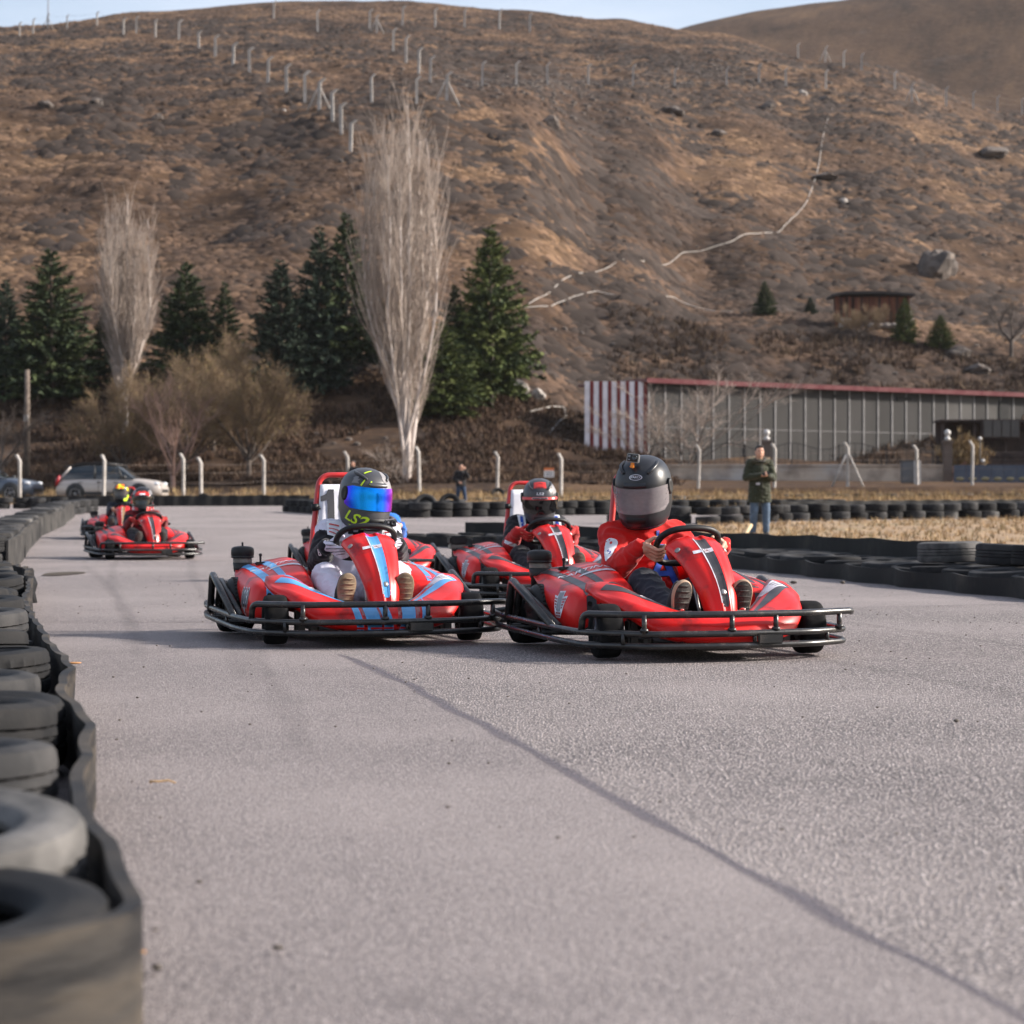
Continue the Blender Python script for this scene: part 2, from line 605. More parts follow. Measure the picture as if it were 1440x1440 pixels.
def tuft_mesh(name, pts, hgt, wid, blades, m, cols, lean=.5, tone=None):
    """many small tufts of grass as one mesh of triangles with a colour per tuft"""
    n = len(pts)
    pts = np.asarray(pts)
    a = rng.uniform(0, 2 * np.pi, (n, blades)); h = hgt * rng.uniform(.45, 1.2, (n, 1)) * rng.uniform(.6, 1.1, (n, blades))
    ln = rng.uniform(.1, lean, (n, blades)) * h
    if not isinstance(wid, np.ndarray): wid = np.full((n, 1), wid)
    base = pts[:, None, :]
    ca, sa = np.cos(a), np.sin(a)
    sp = hgt * .25
    ox, oy = ca * sp * rng.uniform(0, 1, (n, blades)), sa * sp * rng.uniform(0, 1, (n, blades))
    z0 = np.zeros_like(ca)
    p0 = base + np.stack([ox - sa * wid / 2, oy + ca * wid / 2, z0 - .03], -1)
    p1 = base + np.stack([ox + sa * wid / 2, oy - ca * wid / 2, z0 - .03], -1)
    p2 = base + np.stack([ox + ca * ln, oy + sa * ln, h], -1)
    v = np.stack([p0, p1, p2], 2).reshape(-1, 3)
    f = np.arange(len(v)).reshape(-1, 3)
    if tone is not None:      # fronts of the blades towards the valley, shaded like the turf they form
        t3 = v.reshape(-1, 3, 3)
        nn = np.cross(t3[:, 1] - t3[:, 0], t3[:, 2] - t3[:, 0])
        back = nn @ np.array([0, -1, .7]) < 0
        f[back] = f[back][:, [0, 2, 1]]
    me = mesh_from(name, v, f, m, smooth=tone is not None)
    if tone is not None:
        nv = np.repeat(np.stack([rng.normal(0, .22, len(pts)), rng.normal(-.42, .2, len(pts)), np.full(len(pts), .9)], -1), blades * 3, 0)
        nv /= np.linalg.norm(nv, axis=1, keepdims=True)
        me.normals_split_custom_set_from_vertices(nv.tolist())
    ca_ = me.color_attributes.new('tint', 'FLOAT_COLOR', 'POINT')
    pick = np.asarray(cols)[rng.integers(0, len(cols), n)] * rng.uniform(.75, 1.25, (n, 1)) if tone is None else tone
    rgba = np.concatenate([pick, np.ones((n, 1))], 1)
    ca_.data.foreach_set('color', np.repeat(rgba, blades * 3, 0).astype(np.float32).ravel())
    return me


M_TUFT = mat('grass_blades', (1, 1, 1), .95, attr='tint', spec=.15)


def scatter(poly, n, y0, y1, x0, x1):
    out = []
    while len(out) < n:
        x, y = random.uniform(x0, x1), random.uniform(y0, y1)
        if inside(poly, x, y) and mnoise.noise((x * .5, y * .5, 3)) > random.uniform(-.7, .3):
            out.append((x, y, G(y) + .01))
    return out


STRAW = [(.43, .29, .16), (.35, .23, .125), (.48, .345, .205), (.25, .17, .095), (.20, .155, .08)]
tag(obj('dry_grass', tuft_mesh('dry_grass', scatter(ISLE_R, 9000, 14, 60, -1, 22), .11, .02, 6, M_TUFT, STRAW, 1.3)), kind='stuff')
tag(obj('dry_grass', tuft_mesh('dry_grass', scatter(ISLE_L, 2200, 24, 66, -22, -6), .09, .02, 6, M_TUFT, STRAW, 1.3)), kind='stuff')
tag(obj('dry_grass', tuft_mesh('dry_grass', scatter(ISLE_B, 9000, 58, 95, -5, 34), .30, .035, 6, M_TUFT, STRAW, .8)), kind='stuff')
# rough strip in front of and behind the boundary fence
strip_poly = [(-40, 84.5), (60, 80), (60, 101), (-40, 101)]
WEEDS = [(.30, .20, .10), (.22, .15, .08), (.36, .26, .13), (.15, .10, .06)]
tag(obj('dry_weeds', tuft_mesh('dry_weeds', scatter(strip_poly, 7000, 84, 101, -38, 40), .38, .05, 6, M_TUFT, WEEDS, .9)), kind='stuff')

# ================================================================== HILL
HPX = [-500, 0, 200, 400, 560, 720, 860, 1000, 1200, 1440, 1950]
HY = [94, 100, 105, 112, 118, 125, 140, 155, 170, 200, 230, 260, 300, 350, 400, 460]
HS = {
    -500: [700, 682, 668, 632, 590, 535, 410, 290, 190, 140, 122, 108, 96, 90, 110, 150],
    0:    [700, 680, 665, 622, 570, 510, 370, 245, 150, 110, 90, 74, 56, 43, 62, 110],
    200:  [699, 678, 660, 614, 566, 502, 360, 232, 136, 98, 78, 60, 42, 28, 19, 60],
    400:  [697, 676, 655, 606, 560, 496, 355, 226, 128, 94, 74, 56, 38, 18, 4, 40],
    560:  [694, 674, 652, 600, 556, 494, 358, 230, 130, 92, 72, 56, 38, 18, 4, 40],
    720:  [692, 672, 648, 604, 566, 506, 374, 254, 152, 112, 88, 66, 44, 26, 13, 50],
    860:  [690, 678, 664, 636, 610, 556, 420, 360, 240, 150, 112, 82, 56, 38, 29, 60],
    1000: [688, 680, 672, 654, 632, 575, 458, 424, 300, 190, 128, 92, 66, 50, 52, 80],
    1200: [686, 680, 674, 662, 646, 585, 474, 446, 340, 225, 150, 104, 90, 104, 120, 150],
    1440: [684, 680, 676, 668, 655, 600, 505, 455, 380, 270, 190, 158, 172, 190, 205, 220],
    1950: [684, 680, 676, 668, 655, 600, 520, 480, 420, 330, 270, 250, 255, 260, 265, 280],
}
HTAB = np.array([HS[p] for p in HPX], float)


def hill_base(px, Y):
    """surveyed height of the hillside above bearing px at distance Y (arrays)"""
    px = np.asarray(px, float); Y = np.asarray(Y, float)
    px = np.clip(px, HPX[0], HPX[-1] - 1e-3)
    i = np.clip(np.searchsorted(HPX, px, 'right') - 1, 0, len(HPX) - 2)
    P = np.array(HPX, float)
    t = (px - P[i]) / (P[i + 1] - P[i]); t = t * t * (3 - 2 * t)
    s = np.zeros_like(px)
    tab = np.array([[float(q) for q in r] for r in HTAB])
    j = np.clip(np.searchsorted(HY, Y, 'right') - 1, 0, len(HY) - 2)
    Hy = np.array(HY, float)
    w = np.clip((Y - Hy[j]) / (Hy[j + 1] - Hy[j]), 0, 1)
    # monotone cubic along Y
    def slope(k):
        km, kp = np.maximum(k - 1, 0), np.minimum(k + 1, len(HY) - 1)
        return (tab[:, kp] - tab[:, km]) / (Hy[kp] - Hy[km]) * .75
    h = Hy[j + 1] - Hy[j]
    def col(ii):
        y0, y1 = tab[ii, j], tab[ii, j + 1]
        m0, m1 = slope(j)[ii, np.arange(len(j))] * h, slope(j + 1)[ii, np.arange(len(j))] * h
        return (2 * w**3 - 3 * w**2 + 1) * y0 + (w**3 - 2 * w**2 + w) * m0 + (-2 * w**3 + 3 * w**2) * y1 + (w**3 - w**2) * m1
    s = col(i) * (1 - t) + col(i + 1) * t
    return CAM_H + (708 - s) / 2900 * Y


def vnoise(x, y, seed):
    """value noise on arrays"""
    xi, yi = np.floor(x).astype(int), np.floor(y).astype(int)
    fx, fy = x - xi, y - yi
    fx, fy = fx * fx * (3 - 2 * fx), fy * fy * (3 - 2 * fy)
    def h(a, b):
        n = (a * 374761393 + b * 668265263 + seed * 974634777) & 0x7fffffff
        n = ((n ^ (n >> 13)) * 1274126177) & 0x7fffffff
        return ((n ^ (n >> 16)) & 0xffff) / 65535.0
    return (h(xi, yi) * (1 - fx) + h(xi + 1, yi) * fx) * (1 - fy) + (h(xi, yi + 1) * (1 - fx) + h(xi + 1, yi + 1) * fx) * fy


def hill_z(x, y):
    x = np.atleast_1d(np.asarray(x, float)); y = np.atleast_1d(np.asarray(y, float))
    px = 720 + x / y * 2900
    z = hill_base(px, y)
    amp = np.clip((y - 103) / 30, 0, 1)
    n = (vnoise(x / 22, y / 30, 1) - .5) * 2.2 + (vnoise(x / 7, y / 9, 2) - .5) * 1.1 + (vnoise(x / 2.6, y / 2.8, 3) - .5) * .34 + (vnoise(x / .9, y / .9, 4) - .5) * .10
    # sheep-track terraces
    ph = (z + (vnoise(x / 9, y / 20, 7) - .5) * 4) / 1.7
    n2 = (np.abs((ph % 1) - .5) - .25) * .5 * np.clip((vnoise(x / 30, y / 30, 8) - .3) * 3, 0, 1)
    ridge = np.clip(1 - (y - 260) / 150, .35, 1)
    return z + amp * (n * ridge + n2)


yy = np.concatenate([np.linspace(94, 118, 40), np.linspace(118.6, 175, 190), np.linspace(175.8, 300, 110), np.linspace(302, 460, 60)])
uu = np.linspace(-500, 1950, 470)
YY, UU = np.meshgrid(yy, uu, indexing='ij')
XX = (UU - 720) * YY / 2900
ZZ = hill_z(XX.ravel(), YY.ravel()).reshape(YY.shape)
ZZ[0] -= .6
def fbm(x, y, seed):
    return .5 * vnoise(x, y, seed) + .3 * vnoise(x * 2.1, y * 2.1, seed + 1) + .2 * vnoise(x * 4.3, y * 4.3, seed + 2)


def hill_col(x, y, z):
    """ground cover of the slope: dry grass, bare soil and dark low scrub in streaks along the contours, gullies down it"""
    n1 = fbm(x / 11, z / 3.2, 61); n2 = fbm(x / 3.2, z / 1.0, 71); n3 = fbm(x / 1.1 + 3, y / 1.6, 81)
    p = .42 * n1 + .34 * n2 + .24 * n3
    p = (p - .5) * 2.05 + .5
    gul = np.clip((fbm((x + .22 * y) / 7.5, z / 45, 91) - .60) * 7, 0, 1)
    px = 720 + x / y * 2900
    cut = np.clip((px - 690) / 60, 0, 1) * np.clip((144 - y) / 5, 0, 1) * np.clip((y - 108) / 8, 0, 1)
    bank = np.clip((120 - y) / 6, 0, 1) * np.clip((760 - px) / 80, 0, 1)
    p = p - .35 * gul - .26 * cut - .30 * bank
    # terrace of the old track high on the slope
    D, Mc, T = np.array([.031, .0205, .0155]), np.array([.068, .0415, .027]), np.array([.122, .074, .043])
    t1 = np.clip((p - .10) / .36, 0, 1)[:, None]; t2 = np.clip((p - .48) / .40, 0, 1)[:, None]
    c = D * (1 - t1) + Mc * t1
    return c * (1 - t2) + T * t2


V = np.stack([XX, YY, ZZ], -1).reshape(-1, 3)
nr, nc = YY.shape
I, J = np.meshgrid(np.arange(nr - 1), np.arange(nc - 1), indexing='ij')
F = np.stack([I * nc + J, I * nc + J + 1, (I + 1) * nc + J + 1, (I + 1) * nc + J], -1).reshape(-1, 4)


def hill_mat(name, fade=0):
    m = bpy.data.materials.new(name); m.use_nodes = True
    nt, b, lk = nodes_of(m)
    t = nt.nodes.new('ShaderNodeTexCoord')
    mpn = nt.nodes.new('ShaderNodeMapping'); mpn.inputs['Scale'].default_value = (1, 1.6, 2.2)
    lk(t.outputs['Object'], mpn.inputs[0]); src = mpn.outputs[0]

    def noise(sc, det=5, rg=.6):
        n = nt.nodes.new('ShaderNodeTexNoise'); n.inputs['Scale'].default_value = sc * (.35 if fade else 1)
        n.inputs['Detail'].default_value = det; n.inputs['Roughness'].default_value = rg
        lk(src, n.inputs['Vector']); return n.outputs[0]

    def rr(x, a, c, d=0., e=1.):
        r = nt.nodes.new('ShaderNodeMapRange'); lk(x, r.inputs[0])
        for i, q in enumerate((a, c, d, e)): r.inputs[i + 1].default_value = q
        return r.outputs[0]

    def mixc(f, a, c):
        x = nt.nodes.new('ShaderNodeMixRGB'); lk(f, x.inputs[0])
        for i, q in ((1, a), (2, c)):
            if isinstance(q, tuple): x.inputs[i].default_value = (*q, 1)
            else: lk(q, x.inputs[i])
        return x.outputs[0]
    vc = nt.nodes.new('ShaderNodeVertexColor'); vc.layer_name = 'cover'
    c = vc.outputs[0]
    c = mixc(rr(noise(1.3, 6, .7), .50, .70, 0., .6), c, (.150, .092, .053))
    c = mixc(rr(noise(2.1, 5, .7), .56, .74, 0., .35), c, (.036, .028, .024))
    c = mixc(rr(noise(.10, 4, .6), .60, .70, 0., .6), c, (.088, .068, .056))       # stony ground
    lk(c, b.inputs['Base Color'])
    b.inputs['Roughness'].default_value = 1
    b.inputs['Specular IOR Level'].default_value = .1
    bn = nt.nodes.new('ShaderNodeBump'); bn.inputs['Distance'].default_value = .09 if not fade else .7
    lk(noise(1.1, 7, .7), bn.inputs['Height']); lk(bn.outputs[0], b.inputs['Normal'])
    return m


me = mesh_from('hill', V, F, hill_mat('hillside_soil'))
ca = me.color_attributes.new('cover', 'FLOAT_COLOR', 'POINT')
ca.data.foreach_set('color', np.concatenate([hill_col(V[:, 0], V[:, 1], V[:, 2]), np.ones((len(V), 1))], 1).astype(np.float32).ravel())
tag(obj('hill', me), kind='structure')

# the farther ridge to the right
fy = np.linspace(470, 1000, 110); fu = np.linspace(300, 2600, 300)
FY, FU = np.meshgrid(fy, fu, indexing='ij')
FX = (FU - 720) * FY / 2900
crest = np.interp(FU, [300, 700, 880, 950, 1060, 1240, 1440, 1700, 2600], [110, 70, 48, 38, 21, 0, -38, -75, -110])
t = np.clip((FY - 470) / 200, 0, 1); t = t * t * (3 - 2 * t)
s = 330 * (1 - t) + crest * t + np.clip((FY - 680) / 320, 0, 1) * 60
FZ = CAM_H + (708 - s) / 2900 * FY + (vnoise(FX / 40, FY / 40, 21) - .5) * 4 + (vnoise(FX / 12, FY / 12, 22) - .5) * 1.12
V = np.stack([FX, FY, FZ], -1).reshape(-1, 3)
nr, nc = FY.shape
I, J = np.meshgrid(np.arange(nr - 1), np.arange(nc - 1), indexing='ij')
F = np.stack([I * nc + J, I * nc + J + 1, (I + 1) * nc + J + 1, (I + 1) * nc + J], -1).reshape(-1, 4)
me = mesh_from('far_hill', V, F, hill_mat('far_soil', 1))
ca = me.color_attributes.new('cover', 'FLOAT_COLOR', 'POINT')
fc_ = hill_col(V[:, 0] / 2.2, V[:, 1] * 0 + 300, V[:, 2] / 2.2) * 1.12
ca.data.foreach_set('color', np.concatenate([fc_, np.ones((len(V), 1))], 1).astype(np.float32).ravel())
tag(obj('far_hill', me), kind='structure')


def hz(x, y): return float(hill_z(x, y)[0])


def hill_at(px, py, y0=104, y1=440):
    """point of the hillside on bearing px at photo height py"""
    ysmp = np.linspace(y0, y1, 900)
    z = hill_z((px - 720) * ysmp / 2900, ysmp)
    sc = 708 - (z - CAM_H) / ysmp * 2900
    k = int(np.argmax(sc <= py)) if (sc <= py).any() else int(np.argmin(sc))
    return Vector(((px - 720) * ysmp[k] / 2900, ysmp[k], z[k]))


# tufts and low scrub over the slope
def hill_points(n, y0, y1, clump, thr, seed):
    out = []
    while sum(len(o) for o in out) < n:
        k = 60000
        y = y0 + (y1 - y0) * rng.uniform(0, 1, k) ** 1.12
        x = rng.uniform(-.40, .38, k) * y
        m = vnoise(x / clump, y / clump, seed) * .6 + vnoise(x / (clump * .3), y / (clump * .3), seed + 1) * .4
        x, y = x[m > thr], y[m > thr]
        out.append(np.stack([x, y, hill_z(x, y)], -1))
    return np.concatenate(out)[:n]


TAN = [(.26, .18, .125), (.30, .21, .145), (.22, .15, .105), (.25, .17, .115), (.35, .25, .165), (.20, .14, .10)]
SCRUB = [(.13, .09, .066), (.15, .105, .076), (.11, .082, .062), (.17, .115, .08)]
def hummocks(name, pts, r0, r1, h0, h1, tone, m, k=6):
    """low tussocks: irregular little mounds that follow the slope"""
    n = len(pts)
    a = 2 * np.pi * (np.arange(k)[None] + rng.uniform(-.3, .3, (n, k))) / k
    r = rng.uniform(r0, r1, (n, 1)) ** 1.0 * rng.uniform(.6, 1.3, (n, k))
    x, y = pts[:, :1] + np.cos(a) * r * 1.9, pts[:, 1:2] + np.sin(a) * r
    z = hill_z(x.ravel(), y.ravel()).reshape(n, k) - .05
    ap = pts + np.stack([rng.normal(0, .07, n), rng.normal(0, .07, n), rng.uniform(h0, h1, n)], -1)
    v = np.concatenate([ap[:, None, :], np.stack([x, y, z], -1)], 1).reshape(-1, 3)
    o = np.arange(n)[:, None] * (k + 1)
    i = np.arange(k)[None]
    f = np.stack([np.broadcast_to(o, (n, k)), o + 1 + i, o + 1 + (i + 1) % k], -1).reshape(-1, 3)
    me = mesh_from(name, v, f, m, smooth=True)
    ca_ = me.color_attributes.new('tint', 'FLOAT_COLOR', 'POINT')
    rgba = np.concatenate([tone, np.ones((n, 1))], 1)
    ca_.data.foreach_set('color', np.repeat(rgba, k + 1, 0).astype(np.float32).ravel())
    return me


hp1 = hill_points(125000, 121, 380, 5, .20, 31)
tn = hill_col(hp1[:, 0], hp1[:, 1], hp1[:, 2]) * rng.uniform(.55, 1.95, (len(hp1), 1)) + .004
tag(obj('hillside_grass', hummocks('hillside_grass', hp1, .12, .42, .06, .24, tn, M_TUFT)), kind='stuff')
hp1 = hill_points(19000, 119, 330, 8, .50, 41)
cc = hill_col(hp1[:, 0], hp1[:, 1], hp1[:, 2])
hp1 = hp1[cc[:, 0] < .105]
tn = np.array([.040, .030, .025]) * rng.uniform(.7, 1.5, (len(hp1), 1))
tag(obj('hillside_scrub', hummocks('hillside_scrub', hp1, .2, .75, .12, .5, tn, M_TUFT, 7)), kind='stuff')

# boulders
M_ROCK = mat('weathered_rock', (.115, .092, .078), .95, col2=(.06, .05, .045), scale=.9, lo=.4, hi=.65, bump=.12, bscale=2.5,
             col3=(.19, .15, .12), scale3=1.4, lo3=.58, hi3=.72)
M_PALEROCK = mat('pale_rock', (.38, .345, .31), .9, col2=(.24, .205, .18), scale=2, bump=.05)


def rock_mesh(seed, sub=3):
    bm = bmesh.new()
    bmesh.ops.create_icosphere(bm, subdivisions=sub, radius=1)
    for v in bm.verts:
        d = v.co.normalized()
        k = 1 + .45 * mnoise.noise(d * 1.3 + Vector((seed, 0, 0))) + .18 * mnoise.noise(d * 3.5 + Vector((0, seed, 0)))
        c = d * k
        for pl in range(3):
            nrm = Vector((math.sin(seed * 3 + pl * 2.1), math.cos(seed * 5 + pl * 1.7), math.sin(seed + pl))).normalized()
            e = c.dot(nrm) - .78
            if e > 0: c -= nrm * e * .85
        v.co = c
    me = bpy.data.meshes.new('boulder'); bm.to_mesh(me); bm.free()
    me.materials.append(M_ROCK)
    return me


RM = [rock_mesh(i * 1.37 + .4) for i in range(5)]
RP = []
for q in RM[:2]:
    c = q.copy(); c.materials.clear(); c.materials.append(M_PALEROCK); RP.append(c)
for (px, py, w, h, lab, pale) in [
    (1316, 372, 58, 48, 'largest brown boulder on the slope above the wooden hut', 0),
    (774, 174, 26, 22, 'dark boulder standing alone on the middle of the brown slope', 0),
    (946, 157, 30, 14, 'low dark boulder under the stony cut high on the slope', 0),
    (1128, 132, 14, 10, 'pale boulder by the stony cut near the top of the white pipe', 1),
    (1187, 283, 13, 9, 'small white boulder to the right of the long white pipe', 1),
    (1010, 188, 24, 10, 'flat greyish boulder on the open slope left of the white pipe', 0),
    (1160, 248, 40, 9, 'dark flat rock crossed by the white pipe', 0),
    (1395, 215, 46, 16, 'dark rock ledge on the slope near the right skyline', 0),
    (66, 148, 22, 12, 'reddish dark boulder on the upper left slope', 0),
    (137, 146, 24, 14, 'dark boulder above the thin poplar, on the upper left slope', 0),
    (222, 168, 18, 10, 'dark low boulder below the diagonal row of hill posts', 0),
    (1160, 80 + 60, 18, 12, 'dark boulder just below the top end of the white pipe', 0),
    (1080, 150, 20, 14, 'dark upright rock on the slope left of the pipe end', 0),
    (400, 157, 7, 5, 'white scrap of stone lying below the diagonal hill posts', 1),
    (730, 545, 30, 22, 'pale rock heap at the foot of the slope right of the broad spruce', 1),
    (756, 556, 24, 16, 'pale stones on the bank edge above the looping hose', 1),
    (1270, 450, 30, 36, 'craggy rock outcrop right of the wooden hut', 0),
    (1345, 495, 44, 16, 'rocky rim of the bank above the long shed', 0),
    (1375, 520, 40, 14, 'lower rocks on the bank rim above the sheds', 0)]:
    p = hill_at(px, py + h * .3)
    s = p.y / 2900
    k = RM[hash(lab) % 1 + (px % 5)] if not pale else RP[px % 2]
    o = obj('boulder', k, loc=(p.x, p.y, p.z + h * s * .15), rot=(0, 0, px * .7), scale=(w * s * .52, w * s * .45, h * s * .62))
    tag(o, lab, 'boulder', 'boulders on the hillside')
mb = MB()
pts = hill_points(900, 108, 260, 9, .60, 77)
for p in pts:
    r = random.uniform(.07, .26)
    mb.ball(p, r, 3, mat=None, sc=(1, 1, .7))
tag(mb.obj('hillside_rocks', M_ROCK, smooth=False), kind='stuff')
# stony cut of the upper track: loose rubble in a band
mb = MB()
for i in range(1500):
    px = random.uniform(640, 1120)
    py = random.choice([random.gauss(120, 4), random.gauss(92, 7) if px > 880 else random.gauss(121, 3)])
    p = hill_at(px, py) if i % 6 == 0 or i == 0 else Vector((p.x + random.uniform(-5, 5), p.y + random.uniform(-2, 2), 0))
    z = hz(p.x, p.y)
    mb.ball((p.x, p.y, z), random.uniform(.1, .38), 3, sc=(1.3, 1, .7), mi=0 if random.random() < .85 else 1)
tag(mb.obj('track_rubble', [mat('dark_rubble', (.075, .06, .052), .95), M_ROCK], smooth=False), kind='stuff')

# ================================================================== TREES
def tubes_np(paths, radii, sides=3):
    """many polylines (k, n, 3) with radii (k, n) -> arrays"""
    k, n, _ = paths.shape
    T = np.gradient(paths, axis=1)
    T /= np.linalg.norm(T, axis=2, keepdims=True) + 1e-9
    ref = np.where(np.abs(T[..., 2:3]) > .9, np.array([1., 0, 0]), np.array([0, 0, 1.]))
    U = np.cross(T, ref); U /= np.linalg.norm(U, axis=2, keepdims=True) + 1e-9
    Wv = np.cross(T, U)
    a = 2 * np.pi * np.arange(sides) / sides
    v = paths[:, :, None, :] + radii[:, :, None, None] * (U[:, :, None, :] * np.cos(a)[None, None, :, None] + Wv[:, :, None, :] * np.sin(a)[None, None, :, None])
    b = np.arange(k)[:, None, None] * n * sides + np.arange(n - 1)[None, :, None] * sides + np.arange(sides)[None, None, :]
    b2 = np.arange(k)[:, None, None] * n * sides + np.arange(n - 1)[None, :, None] * sides + (np.arange(sides)[None, None, :] + 1) % sides
    f = np.stack([b, b2, b2 + sides, b + sides], -1).reshape(-1, 4)
    return v.reshape(-1, 3), f


def cat(parts):
    vs_, fs_, o = [], [], 0
    for v, f in parts:
        vs_.append(v); fs_.append(f + o); o += len(v)
    return np.concatenate(vs_), np.concatenate(fs_)


def grow(p0, d0, length, n, up, wob, r):
    """curved branches: arrays of start, direction, length -> (k, n, 3)"""
    k = len(p0)
    P = np.zeros((k, n, 3)); P[:, 0] = p0
    d = d0.copy()
    for i in range(1, n):
        d = d + np.array([0, 0, 1.]) * up + r.normal(0, wob, (k, 3))
        d /= np.linalg.norm(d, axis=1, keepdims=True)
        P[:, i] = P[:, i - 1] + d * (length / (n - 1))[:, None]
    return P


def sample_along(P, Rr, cnt, lo, hi, r):
    k, n, _ = P.shape
    idx = r.integers(0, k, cnt)
    t = r.uniform(lo, hi, cnt) * (n - 1)
    i = np.minimum(t.astype(int), n - 2); w = (t - i)[:, None]
    p = P[idx, i] * (1 - w) + P[idx, i + 1] * w
    d = P[idx, i + 1] - P[idx, i]; d /= np.linalg.norm(d, axis=1, keepdims=True)
    rad = Rr[idx, i] * (1 - w[:, 0]) + Rr[idx, i + 1] * w[:, 0]
    return p, d, rad, t / (n - 1)


M_POPLAR = mat('poplar_bark', (.56, .49, .45), .85, col2=(.28, .225, .19), scale=1.4, lo=.5, hi=.7, spec=.2)
M_TWIG = mat('pale_twigs', (.38, .315, .27), .9, col2=(.28, .225, .19), scale=.6, spec=.2)
M_BROWNTWIG = mat('brown_twigs', (.17, .118, .08), .95, col2=(.21, .15, .098), scale=.5, spec=.15)
M_REDTWIG = mat('reddish_twigs', (.30, .20, .165), .95, col2=(.21, .135, .11), scale=.5, spec=.15)
M_DARKBARK = mat('dark_bark', (.065, .05, .042), .95, col2=(.12, .095, .08), scale=3, bump=.01)
M_DULLLEAF = mat('withered_leaves', (1, 1, 1), .95, attr='tint', spec=.15)


def poplar(seed, H, stems, wide):
    r = np.random.default_rng(seed)
    k = stems
    n = 14
    ang = np.linspace(0, 2 * np.pi, k, endpoint=False) + r.uniform(-.3, .3, k)
    z0 = r.uniform(.07, .24, k) * H
    z0[:4] = 0
    rad0 = .03 * H * .35
    # stem: leaves the base, arcs out, then goes straight up
    P = np.zeros((k, n, 3)); Rr = np.zeros((k, n))
    reach = wide * r.uniform(.25, 1.0, k)
    reach[0] = .03; reach[1:4] *= .45
    top = H * r.uniform(.76, .97, k) * (1 - .14 * reach / wide)
    top[0] = .95 * H
    for i in range(n):
        t = i / (n - 1)
        u_ = np.clip((z0 + (top - z0) * t - z0) / H / .40, 0, 1); rr = reach * (u_ * u_ * (3 - 2 * u_) * .35 + .65 * np.sin(u_ * 1.5708)) * (1 - .12 * t * t)
        P[:, i, 0] = np.cos(ang) * (rad0 * (z0 == 0) + rr) + r.normal(0, .07, k) * t
        P[:, i, 1] = np.sin(ang) * (rad0 * (z0 == 0) + rr) + r.normal(0, .07, k) * t
        P[:, i, 2] = z0 + (top - z0) * t
        Rr[:, i] = (.0064 * H * (1 - .88 * t) + .010) * (.6 + .4 * (z0 == 0)) * 1.0
    trunk = tubes_np(P, Rr, 6)
    # first order
    c = 820
    p, d, rad, t = sample_along(P, Rr, c, .10, .95, r)
    kp = p[:, 2] > .13 * H
    p, d, rad, t = p[kp], d[kp], rad[kp], t[kp]; c = len(p)
    a = r.uniform(0, 2 * np.pi, c)
    side = np.stack([np.cos(a), np.sin(a), np.zeros(c)], -1)
    d0 = d * 1.0 + side * r.uniform(.25, .55, c)[:, None]
    d0 /= np.linalg.norm(d0, axis=1, keepdims=True)
    ln = H * r.uniform(.10, .24, c) * (1.05 - .5 * p[:, 2] / H)
    P1 = grow(p, d0, ln, 6, .16, .035, r)
    R1 = np.linspace(1, .25, 6)[None] * np.minimum(rad * .5, .024)[:, None] + .004
    c2 = 3800
    p, d, rad, t = sample_along(P1, R1, c2, .1, .97, r)
    a = r.uniform(0, 2 * np.pi, c2)
    side = np.stack([np.cos(a), np.sin(a), np.zeros(c2)], -1)
    d0 = d + side * r.uniform(.25, .6, c2)[:, None]; d0 /= np.linalg.norm(d0, axis=1, keepdims=True)
    P2 = grow(p, d0, H * r.uniform(.025, .08, c2), 4, .12, .05, r)
    R2 = np.broadcast_to(np.linspace(1, .5, 4)[None] * .0075, (c2, 4))
    v, f = cat([tubes_np(P1, R1, 4), tubes_np(P2, R2, 3)])
    return mesh_from('trunk', *trunk, M_POPLAR), mesh_from('crown', v, f, M_TWIG)


